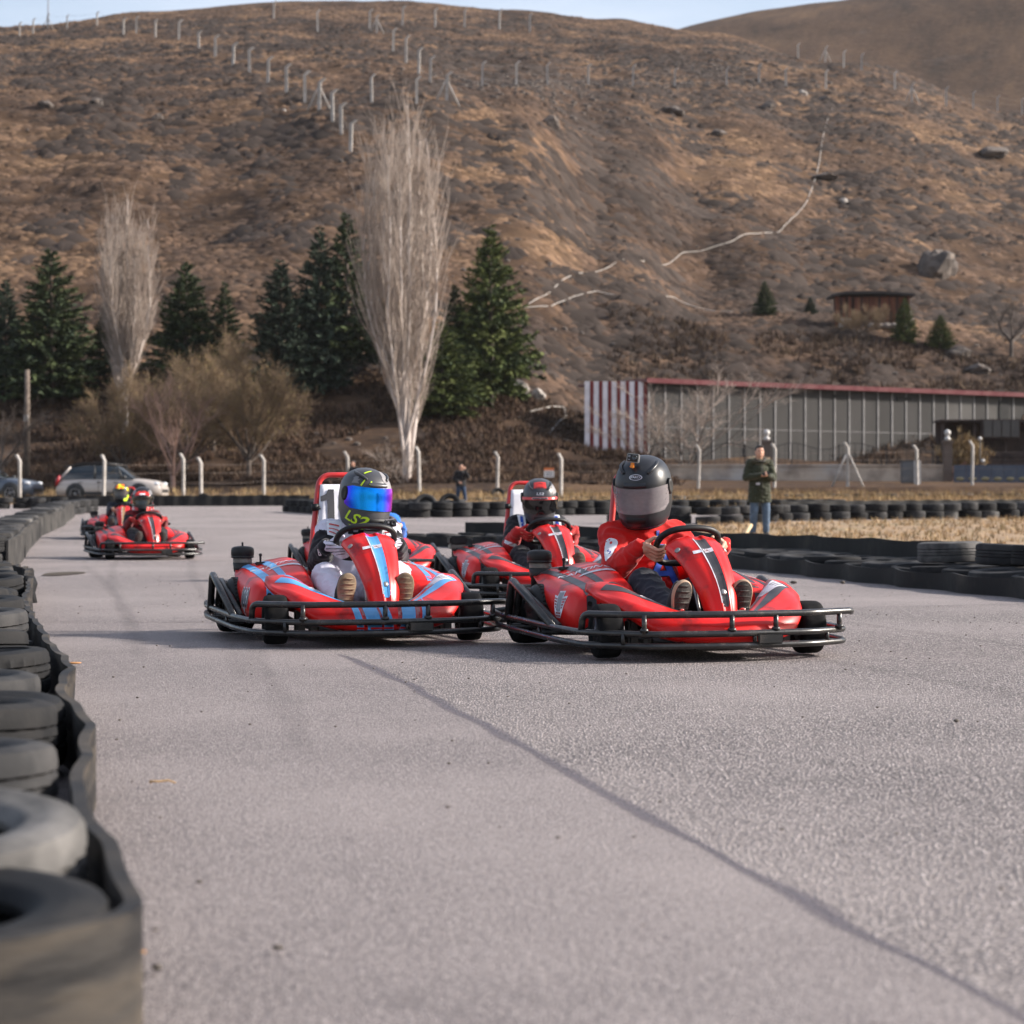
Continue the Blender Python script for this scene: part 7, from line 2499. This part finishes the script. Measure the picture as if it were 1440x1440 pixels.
e[0].position = .0; e[0].color = (.0, .26, .72, 1); e[1].position = 1; e[1].color = (.75, .02, .45, 1)
for pos, c in ((.10, (.0, .20, .75, 1)), (.24, (.005, .075, .70, 1)), (.40, (.08, .025, .66, 1)), (.60, (.32, .015, .62, 1))):
    q = e.new(pos); q.color = c
lk(lw.outputs['Facing'], rp.inputs[0]); lk(rp.outputs[0], b.inputs['Base Color'])
b.inputs['Metallic'].default_value = .75; b.inputs['Roughness'].default_value = .16

# ---- front right driver: red sweatshirt, matt black helmet
hd, hr = (-.012, .82, .812), (R(17), R(0), R(-38))
D_R, top, J = driver(K_R, 'person in a red sweatshirt and matt black helmet driving the front right kart', .02, hd, hr, [M_REDCL], (0, 0, 0), M_NAVY, (M_SHOEB, M_BSOLE, M_RIMS, M_HRED), vox=.009, neckwear=M_GREYCL, ey=(-.01, .0))
h, bv, sh = place_helmet(D_R, hd, hr, shell=M_HBLK, visor_mat=M_VSMOKE, vz=(-.078, .045), vaz=74, sc=1.06)
hdecal('badge', fine_mesh([ell(.066, .030, 24)], .02), bv, 2, .098, M_STKW, h)
hdecal('badge', fine_mesh([ell(.060, .024, 24)], .02), bv, 2, .098, M_HBLK, h, off=.0022)
hdecal('lettering', text_bm('SPARCO', .0165, 0, .012, 1.0), bv, 2, .098, M_STKW, h, off=.0032)
btop = bvh_of([top])
c = J['chest']
decal('print', text_bm('L', .125, 0, .03, .9), btop, (c.x - .005, .7, .545), (.92, -.38, 0), (0, 0, 1), M_NAVY, top, off=.002, step=.015)
decal('print', text_bm('L', .120, 0, .018, .9), btop, (c.x - .005, .7, .547), (.92, -.38, 0), (0, 0, 1), M_ROYAL, top, off=.0035, step=.015)
decal('print', text_bm('A', .235, 0, .03, 1.05), btop, (c.x + .012, .7, .385), (.92, -.38, 0), (0, 0, 1), M_NAVY, top, off=.002, step=.015)
decal('print', text_bm('A', .225, 0, .018, 1.05), btop, (c.x + .012, .7, .385), (.92, -.38, 0), (0, 0, 1), M_ROYAL, top, off=.0035, step=.015)
for dx in (-.075, .10):
    decal('print', fine_mesh([[(dx - .045, -.012), (dx + .045, -.012), (dx + .045, .012), (dx - .045, .012)]], .015), btop, (c.x + .012, .7, .315), (.92, -.38, 0), (0, 0, 1), M_ROYAL, top, off=.0036, step=.015)
pm = J['S'][-1].lerp(J['E'][-1], .48)
pu, pw = Vector((.80, -.60, 0)), Vector((.12, .12, 1))
decal('patch', fine_mesh([[(p.x, p.y) for p in chaikin([(-.030, .060, 0), (.022, .062, 0), (.040, .030, 0), (.026, -.015, 0), (.010, -.070, 0), (-.012, -.066, 0), (-.026, -.01, 0)], 2, True)]], .015), btop, pm, pu, pw, M_WPRINT, top, off=.003, step=.015)
decal('patch_print', text_bm('s', .055, 0, .004, .8), btop, pm + pw * -.012, pu * .5 + pw * .5, pw - pu * .5, M_ROYAL, top, off=.0045, step=.012)
decal('patch_print', fine_mesh([ell(.014, .018, 10)], .01), btop, pm + pw * .035, pu, pw, M_HRED, top, off=.0045)
p = local_to_world(K_R, Vector(hd) + Matrix.Rotation(hr[2], 3, 'Z') @ Matrix.Rotation(hr[0], 3, 'X') @ Vector((-.012, -.095, .196)))
action_cam('small action camera on an orange mount on top of the matt black helmet', p, (R(-4), R(6), YAW + R(-30)), mat('silver_case', (.30, .29, .28), .35, metal=.3), mat('orange_mount', (.72, .24, .02), .4))

# ---- front left driver: white and black suit, mirrored visor
hd, hr = (.162, .84, .770), (R(8), R(3), R(16))
D_L, top, J = driver(K_L, 'person in white and black race suit with blue mirrored visor driving the striped kart', .135, hd, hr, [M_WHITECL, M_BLACKCL], (0, 1, 1), M_WHITECL, (M_SHOEB, M_SUEDE, M_SUEDE, None), glove=M_WHITECL, vox=.009, hipx=.10, neckwear=M_BLACKCL, grip=(196, -10), inw=.034)
h, bv, sh = place_helmet(D_L, hd, hr, shell=M_HGREY, visor_mat=M_VMIR, vz=(-.052, .072), vaz=82, sc=1.03)
hdecal('lettering', text_bm('LS2', .084, .35, .02, 1.2), bv, -50, -.108, M_LIME, h, rot=-14, off=.002)
hdecal('print', fine_mesh([[(-.055, -.012), (.062, .008), (.02, -.004), (.055, -.012), (.01, -.016)]], .02), bv, -44, -.148, M_LIME, h, rot=-14, off=.002)
for az, z, L_, rt in ((-38, .098, .05, 65), (-20, .095, .026, 65), (-30, .150, .05, 40), (-120, -.07, .03, 100)):
    hdecal('print', fine_mesh([[(-L_ / 2, -.005), (L_ / 2, -.002), (L_ / 2, .004), (-L_ / 2, .005)]], .012), bv, az, z, M_LIME, h, rot=rt, off=.002)
hdecal('print', fine_mesh([[(-.05, -.055), (.075, -.055), (.085, .0), (.07, .05), (-.005, .062), (-.045, .01)]], .014), bv, 40, .118, M_HLIGHT, h, off=.0018)
hdecal('print', fine_mesh([[(-.02, -.02), (.03, -.024), (.022, -.012), (.028, .0), (.016, .003), (.02, .018), (-.002, .022), (-.016, .012), (-.01, .0)]], .014), bv, -62, .105, mat('grey_skull_print', (.16, .16, .17), .5), h, rot=10, off=.002)
btop = bvh_of([top])
for s, rr_ in ((-1, .35), (1, -.35)):
    pm = J['S'][s] + Vector((-s * .012, -.02, .02))
    u, w = Vector((.94, -.33 * 0, -rr_ * s * -.4)).normalized(), Vector((0, .55, .83))
    decal('patch', fine_mesh([[(-.04, -.055), (.04, -.06), (.045, .05), (-.04, .045)]], .015), btop, pm + Vector((0, -.02, -.02)), u, w, M_WPRINT, top, off=.003, step=.015)
    for k in range(3):
        decal('patch_print', fine_mesh([[(-.028, -.036 + k * .027), (.028, -.043 + k * .027), (.028, -.035 + k * .027), (-.028, -.028 + k * .027)]], .015), btop, pm + Vector((0, -.02, -.02)), u, w, M_HRED, top, off=.0042, step=.015)
c = J['chest']
for k in range(6):
    if k % 2 == 0: continue
for k, (dx, dz) in enumerate(((-.085, .115), (-.055, .135), (-.055, .105), (-.025, .118))):
    decal('print', fine_mesh([[(-.015, -.012), (.015, -.010), (.015, .012), (-.015, .010)]], .015), btop, (c.x + dx, .7, c.z + dz), (.96, -.25, 0), (0, 0, 1), M_BLACKCL, top, off=.003, step=.012)
fm = J['E'][-1].lerp(J['H'][-1], .62)
decal('lettering', text_bm('B', .05, 0, .01, 1), btop, fm + Vector((0, -.03, 0)), (.75, -.66, .1), (.1, 0, 1), M_WPRINT, top, off=.003, step=.012)
for g_ in [o for o in D_L.children if o.name.startswith('glove')]:
    bvg = bvh_of([g_]); me_ = g_.data
    cg = sum((v.co for v in me_.vertices), Vector()) / len(me_.vertices)
    for k in range(5):
        decal('print', fine_mesh([[(-.05, -.0022), (.05, -.0012), (.05, .0012), (-.05, .0022)]], .012), bvg, cg + Vector((0, -.05, -.036 + .018 * k)), (.95, -.1, .15 - .06 * k), (.0, 0, 1), M_BLACKCL, g_, off=.0025, step=.012)
p = local_to_world(K_L, Vector(hd) + Matrix.Rotation(hr[2], 3, 'Z') @ Matrix.Rotation(hr[0], 3, 'X') @ Vector((.055, -.21, -.115)))
action_cam('small silver action camera on the chin of the mirrored visor helmet', p, (R(5), R(-8), YAW + R(4)), mat('grey_case', (.24, .235, .235), .35, metal=.3), M_ENG)

# ---- third driver: black suit with red gloves
hd, hr = (.115, .84, .770), (R(16), R(0), R(-15))
M_RGLOVE = cloth('red_glove_cloth', (.42, .02, .02))
D_3, top, J = driver(K_3, 'person in black suit with red gloves and red banded helmet driving the middle kart', .11, hd, hr, [M_BLACKCL, M_RGLOVE], (0, 0, 1), M_BLACKCL, (M_SHOEB, mat('brown_sole', (.085, .068, .05), .85), None, None), glove=M_RGLOVE, vox=.012)
h, bv, sh = place_helmet(D_3, hd, hr, shell=M_HGREY, visor_mat=M_VBLACK, vz=(-.075, .035), vaz=80)
hdecal('print', fine_mesh([[(-.15, -.011), (.15, -.011), (.15, .011), (-.15, .011)]], .015), bv, 0, .049, M_HRED, h, off=.0085)
hdecal('lettering', text_bm('OCTAVIUS', .021, 0, .004, 1.25), bv, 0, .049, M_STKW, h, off=.0095)
hdecal('lettering', text_bm('LS2', .028, .15, .014, 1.5), bv, 0, .083, M_WPRINT, h, off=.0025)
hdecal('print', fine_mesh([[(-.05, -.028), (.05, -.028), (.046, .034), (-.046, .034)]], .015), bv, 0, .142, M_HRED, h, off=.0022)
hdecal('print', fine_mesh([[(-.03, -.002), (.03, -.002), (.03, .002), (-.03, .002)]], .015), bv, 0, .128, M_HBLK, h, off=.0032)
hdecal('print', fine_mesh([[(-.03, -.006), (.0, .008), (.03, -.006), (.024, -.006), (.0, .003), (-.024, -.006)]], .015), bv, 0, .150, M_HBLK, h, off=.0032)
hdecal('print', fine_mesh([[(-.04, -.03), (.05, -.035), (.03, .04), (-.01, .03)]], .015), bv, 62, .10, M_HLIGHT, h, off=.002)
btop = bvh_of([top])
for s in (-1, 1):
    pm = J['S'][s] + Vector((-s * .03, -.03, .0))
    decal('patch', fine_mesh([[(-.03, -.06), (.03, -.06), (.03, .06), (-.03, .06)]], .02), btop, pm, (1, 0, 0), (0, .4, .9), M_WPRINT, top, off=.003, step=.02)
    decal('patch_print', fine_mesh([[(-.012, -.045), (.012, -.045), (.012, .045), (-.012, .045)]], .02), btop, pm, (1, 0, 0), (0, .4, .9), M_ROYAL, top, off=.0045, step=.02)
    pe = J['E'][s].lerp(J['S'][s], .12)
    decal('patch', fine_mesh([[(-.05, -.014), (.05, -.014), (.05, .014), (-.05, .014)]], .02), btop, pe + Vector((0, -.02, 0)), (.9, -.3, .35 * s), (0, 0, 1), M_WPRINT, top, off=.003, step=.02)

# ---- sixth driver hidden behind, blue puffer jacket and jeans
M_BLUEJ = cloth('bright_blue_jacket', (.02, .16, .60), .7)
hd, hr = (.12, .86, .80), (R(8), 0, R(0))
D_6, top, J = driver(K_6, 'person in a bright blue jacket mostly hidden behind the white suited driver', .12, hd, hr, [M_BLUEJ], (0, 0, 0), cloth('dark_trousers', (.03, .03, .036)), (M_SHOEB, M_BSOLE, None, None), vox=.014)
h, bv, sh = place_helmet(D_6, hd, hr, shell=M_HBLK, visor_mat=M_VBLACK)

# ---- far pair
hd, hr = (.05, .85, .80), (R(8), 0, R(-12))
M_DRED = cloth('dark_red_suit', (.16, .012, .018))
D_4, top, J = driver(K_4, 'person in a dark red suit and red and silver helmet leading the far pair', .06, hd, hr, [M_BLACKCL, M_DRED], (1, 0, 1), M_BLACKCL, (M_SHOEB, M_BSOLE, None, None), vox=.014, glove=M_RGLOVE)
h, bv, sh = place_helmet(D_4, hd, hr, shell=M_HBLK, visor_mat=M_VBLACK, vz=(-.06, .045))
hdecal('print', fine_mesh([[(-.10, -.03), (.10, -.03), (.08, .03), (-.08, .03)]], .02), bv, 0, .10, M_HRED, h, off=.003)
hdecal('print', fine_mesh([[(-.04, -.010), (.04, -.010), (.04, .010), (-.04, .010)]], .02), bv, 0, .085, M_WPRINT, h, off=.0045)
for s in (-1, 1):
    hdecal('print', fine_mesh([[(-.05, -.03), (.04, -.03), (.05, .03), (-.04, .04)]], .02), bv, 62 * s, .10, M_HLIGHT, h, off=.003)
    hdecal('print', fine_mesh([[(-.05, -.025), (.05, -.02), (.05, .02), (-.05, .03)]], .02), bv, 38 * s, -.12, M_HRED, h, off=.003)
hd, hr = (-.02, .85, .82), (R(6), 0, R(-4))
M_DKNAVY = cloth('dark_navy_jacket', (.018, .022, .034))
D_5, top, J = driver(K_5, 'person in a dark jacket and yellow and orange helmet driving the farthest kart', -.02, hd, hr, [M_DKNAVY], (0, 0, 0), M_DKNAVY, (M_SHOEB, M_BSOLE, None, None), vox=.014)
h, bv, sh = place_helmet(D_5, hd, hr, shell=M_HBLK, visor_mat=mat('clear_visor', (.05, .04, .04), .1, spec=.6), vz=(-.05, .04), vaz=60, port=True)
M_YEL = mat('yellow_print', (.75, .62, .02), .35); M_ORG = mat('orange_print', (.75, .16, .02), .35)
for az, z, w_, hh, m_ in ((0, .12, .14, .10, M_YEL), (-30, .11, .06, .07, M_ORG), (28, .135, .06, .05, M_ORG), (60, .06, .06, .07, M_YEL), (38, -.12, .10, .05, M_LIME), (62, -.07, .07, .07, M_LIME), (5, .09, .05, .03, M_ORG)):
    hdecal('print', fine_mesh([rr_poly(w_, hh, .3)], .02), bv, az, z, m_, h, off=.002 + .001 * (m_ is M_ORG))


# ---- standing people
def standing(label, loc, rz, Hs, coat_m, leg_m, pose, long_coat=True, hood=None, group='people standing by the track', vox=.014, phone=True):
    D = thing('person', label, 'person', loc, rz, group)
    k = Hs / 1.75
    V3 = lambda x, y, z: Vector((x, y, z)) * k
    hips, chest, neck, hd = V3(0, .0, .95), V3(0, .01, 1.27), V3(0, .0, 1.47), V3(0, -.025, 1.62)
    S = {s: V3(s * .19, .02, 1.40) for s in (-1, 1)}
    if pose == 'phone':
        E = {-1: V3(-.27, -.02, 1.13), 1: V3(.27, -.03, 1.12)}; Hn = {-1: V3(-.015, -.27, 1.17), 1: V3(.085, -.27, 1.18)}
        ft = {-1: V3(-.12, .02, .05), 1: V3(.13, -.02, .05)}; kn = {-1: V3(-.11, -.03, .50), 1: V3(.12, -.04, .50)}
    elif pose == 'call':
        E = {-1: V3(-.27, .05, 1.14), 1: V3(.24, -.20, 1.22)}; Hn = {-1: V3(-.16, -.14, 1.02), 1: V3(.10, -.18, 1.52)}
        ft = {-1: V3(-.12, .20, .05), 1: V3(.15, -.18, .05)}; kn = {-1: V3(-.10, .05, .50), 1: V3(.12, -.12, .50)}
    else:
        E = {-1: V3(-.26, .03, 1.12), 1: V3(.26, .03, 1.12)}; Hn = {-1: V3(-.24, -.05, .88), 1: V3(.24, -.05, .88)}
        ft = {-1: V3(-.11, 0, .05), 1: V3(.11, 0, .05)}; kn = {-1: V3(-.10, -.02, .50), 1: V3(.10, -.02, .50)}
    body = [(hips, .12 * k, chest, .13 * k), (chest, .12 * k, neck, .055 * k), (neck, .055 * k, hd, .058 * k), ('e', tuple(hd + V3(0, .01, .02)), (.074 * k, .092 * k, .112 * k), None, 0),
            (hd + V3(0, -.07, -.075), .030 * k, hd + V3(0, -.078, -.06), .028 * k), (hd + V3(0, -.088, .015), .011 * k, hd + V3(0, -.110, -.02), .015 * k), (hd + V3(-.035, -.072, .035), .014 * k, hd + V3(.035, -.072, .035), .014 * k),
            (hd + V3(-.03, -.068, -.02), .026 * k, hd + V3(.03, -.068, -.02), .026 * k), (hd + V3(-.05, -.01, -.06), .032 * k, hd + V3(.05, -.01, -.06), .032 * k),
            (hd + V3(-.076, .015, .01), .014 * k, hd + V3(-.079, .02, -.025), .010 * k), (hd + V3(.076, .015, .01), .014 * k, hd + V3(.079, .02, -.025), .010 * k)]
    for s in (-1, 1):
        body += [(neck - V3(0, 0, .06), .06 * k, S[s], .055 * k), (S[s], .052 * k, E[s], .043 * k), (E[s], .043 * k, Hn[s], .028 * k), (hips + V3(s * .09, 0, -.02), .09 * k, kn[s], .062 * k), (kn[s], .06 * k, ft[s] + V3(0, .02, .05), .042 * k), (ft[s] + V3(0, .02, .0), .035 * k, ft[s] + V3(0, -.12, -.01), .034 * k)]
        # hand: palm, fingers, thumb
        d = (Hn[s] - E[s]).normalized()
        side = Vector((0, 0, 1)).cross(d); side = side.normalized() if side.length > .1 else Vector((1, 0, 0))
        up = d.cross(side)
        pc = Hn[s] + d * .05 * k
        body += [(Hn[s], .028 * k, pc, .032 * k)]
        for i in range(4):
            o = up * ((i - 1.5) * .019 * k)
            f0 = pc + d * .03 * k + o; f1 = f0 + d * .03 * k - side * s * .012 * k * (1 if pose != 'phone' else -1); f2 = f1 + d * (.006 + .006 * (i in (1, 2))) * k - side * s * .022 * k * (1 if pose != 'phone' else -1)
            body += [(f0, .0105 * k, f1, .010 * k), (f1, .010 * k, f2, .0085 * k)]
        body += [(pc + up * .02 * k, .013 * k, pc + up * .05 * k + d * .02 * k, .011 * k)]
    blob('body', body, .009, M_SKIN, D, 2)
    for s in (-1, 1):
        mb = MB(); mb.ball(hd + V3(s * .032, -.080, .022), .011 * k, 6); mb.obj('eye', M_IRIS, D)
    mb = MB(); mb.ball(hd + V3(0, -.095, -.052), .020 * k, 6, sc=(1, .35, .35)); mb.obj('mouth', M_LIP, D)
    blob('hair', [('e', tuple(hd + V3(0, .030, .062)), (.076 * k, .088 * k, .078 * k), None, 0), (hd + V3(-.045, -.050, .102), .020 * k, hd + V3(.045, -.050, .106), .020 * k), (hd + V3(-.066, .02, .02), .018 * k, hd + V3(-.066, .03, .06), .025 * k), (hd + V3(.066, .02, .02), .018 * k, hd + V3(.066, .03, .06), .025 * k)], .012, M_HAIR, D, 2, wrinkle=.008, wsc=50)
    z0 = .60 if long_coat else .84
    g = [(V3(-.10, 0, z0 - .08), .145 * k, V3(.10, 0, z0 - .08), .145 * k), (V3(-.10, 0, z0 - .08), .14 * k, V3(-.06, .01, 1.28), .125 * k), (V3(.10, 0, z0 - .08), .14 * k, V3(.06, .01, 1.28), .125 * k), (V3(0, -.01, z0), .14 * k, chest, .155 * k), (chest, .15 * k, neck - V3(0, 0, .04), .085 * k)]
    for s in (-1, 1):
        g += [(neck - V3(0, 0, .06), .075 * k, S[s], .085 * k), (S[s], .083 * k, E[s], .070 * k), (E[s], .069 * k, E[s].lerp(Hn[s], .94), .046 * k)]
    ct = blob('coat', g, vox, coat_m, D, 5, wrinkle=.018, wsc=9, cut=(.66 if long_coat else .86) * k)
    g = []
    for s in (-1, 1):
        g += [(hips + V3(s * .085, 0, -.02), .105 * k, kn[s], .080 * k), (kn[s], .079 * k, ft[s] + V3(0, .02, .05), .062 * k)]
    blob('trousers', g, vox, leg_m, D, 4, wrinkle=.010, wsc=12)
    for s in (-1, 1):
        blob('shoe', [(ft[s] + V3(0, .03, -.005), .045 * k, ft[s] + V3(0, -.06, -.005), .045 * k), (ft[s] + V3(0, -.06, -.01), .045 * k, ft[s] + V3(0, -.14, -.015), .036 * k)], vox, M_SHOEB, D, 2)
    if hood:
        mb = MB(); ring = [neck + V3(.19 * math.sin(a) * (1 if abs(a) < 2.2 else .9), .03 + .10 * -math.cos(a) * -1 if False else .05 - .13 * math.cos(a), -.045 + .035 * (1 - math.cos(a)) ) for a in np.linspace(-2.75, 2.75, 22)]
        pts_, nn = [], 0
        tri = MB()
        for p in ring:
            for q in range(46):
                d = Vector((random.gauss(0, 1), random.gauss(0, 1), random.gauss(0, 1))).normalized()
                a_ = p + d * .02 * k; b_ = p + d * random.uniform(.05, .078) * k; c_ = d.orthogonal() * .007
                tri.raw([a_ - c_, a_ + c_, b_], [(0, 1, 2)])
        mb.tube(chaikin(ring, 1), .042 * k, 8)
        hd_o = mb.obj('hood', coat_m, D)
        tag(tri.obj('fur_trim', hood, hd_o), kind='stuff')
        mb = MB(); mb.tube(bend([neck + V3(-.10, -.045, .02), neck + V3(-.06, -.10, -.035), neck + V3(.06, -.10, -.035), neck + V3(.10, -.045, .02)], .05), .022 * k, 8); mb.obj('collar', M_HAIR, D)
    if long_coat:
        cz = ct.data
        mb = MB(); mb.tube([V3(.01, -.165, 1.40), V3(.012, -.185, 1.2), V3(.012, -.175, .95), V3(.015, -.162, .62)], .006, 6); mb.obj('zip', M_HAIR, D)
        bvc = bvh_of([ct])
        decal('label', fine_mesh([[(-.035, -.02), (.035, -.02), (.035, .02), (-.035, .02)]], .02), bvc, V3(-.06, -.4, 1.01), (1, 0, 0), (0, 0, 1), M_STKW, ct, off=.004)
        for s in (-1, 1):
            decal('pocket', fine_mesh([[(-.06, -.07), (.06, -.07), (.06, .07), (-.06, .07)]], .02), bvc, V3(s * .11, -.4, .88), (1, 0, 0), (0, 0, 1), coat_m, ct, off=.008)
    return D, Hn, k


M_PARKA = cloth('olive_parka', (.040, .044, .026), .6)
M_FUR = mat('fur_trim_hair', (.34, .25, .17), .95, col2=(.20, .14, .09), scale=30)
py = 37.6
D_M, Hn, k = standing('person in a dark olive parka with fur hood and jeans holding a phone', W(1068, py), R(6), 1.66, M_PARKA, M_JEAN, 'phone', True, M_FUR)
p = Matrix.Translation(D_M.location) @ Matrix.Rotation(R(6), 4, 'Z') @ Vector((.040, -.345, 1.14))
mb = MB(); mb.box((0, 0, 0), (.075, .010, .145), bev=.004, mat=Matrix.Rotation(R(-40), 4, 'X') @ Matrix.Rotation(R(70), 4, 'Y'))
ph = thing('mobile_phone', 'black mobile phone held in both hands by the person in the olive parka', 'phone', p)
mb.obj('case', M_ENG, ph, angle=40)
mb = MB(); mb.box((0, .006, 0), (.066, .002, .13), mat=Matrix.Rotation(R(-40), 4, 'X') @ Matrix.Rotation(R(70), 4, 'Y')); mb.obj('screen', M_GLASS, ph)
standing('person in black jacket and jeans walking by the far tyres', (*W(648, 80.5)[:2], .60), R(28), 1.70, cloth('black_jacket', (.010, .010, .013)), cloth('dark_blue_jeans', (.022, .042, .085)), 'call', False, None, vox=.02)
standing('person in a dark jacket standing far behind the number board of the striped kart', (*W(497, 88)[:2], .86), R(-40), 1.72, cloth('dark_jacket', (.012, .012, .016)), cloth('dark_jeans', (.03, .035, .05)), 'stand', False, None, vox=.02)
# wooden stake at the standing man's foot
mb = MB(); p0 = W(1044, 35.6); p1 = W(1053, 35.9); mb.tube([p0 + Vector((-.05, 0, -.05)), (p1.x + .04, p1.y, Zp(738, 35.9))], .035, 8)
tag(mb.obj('wooden_stake', mat('raw_pine', (.52, .38, .22), .7)), 'pale wooden stake leaning at the foot of the person in the olive parka', 'stake')

# ================================================================== AIR
hz_m = bpy.data.materials.new('haze_air'); hz_m.use_nodes = True
nt = hz_m.node_tree; nt.nodes.clear()
pv = nt.nodes.new('ShaderNodeVolumePrincipled'); out = nt.nodes.new('ShaderNodeOutputMaterial')
pv.inputs['Color'].default_value = (.90, .89, .92, 1); pv.inputs['Density'].default_value = 0.00007; pv.inputs['Anisotropy'].default_value = .25
nt.links.new(pv.outputs[0], out.inputs['Volume'])
mb = MB(); mb.box((0, 1500, 105), (5200, 3200, 212))
o = mb.obj('haze', hz_m, smooth=False, fix=True)
tag(o, kind='stuff')
SC.cycles.volume_bounces = 0
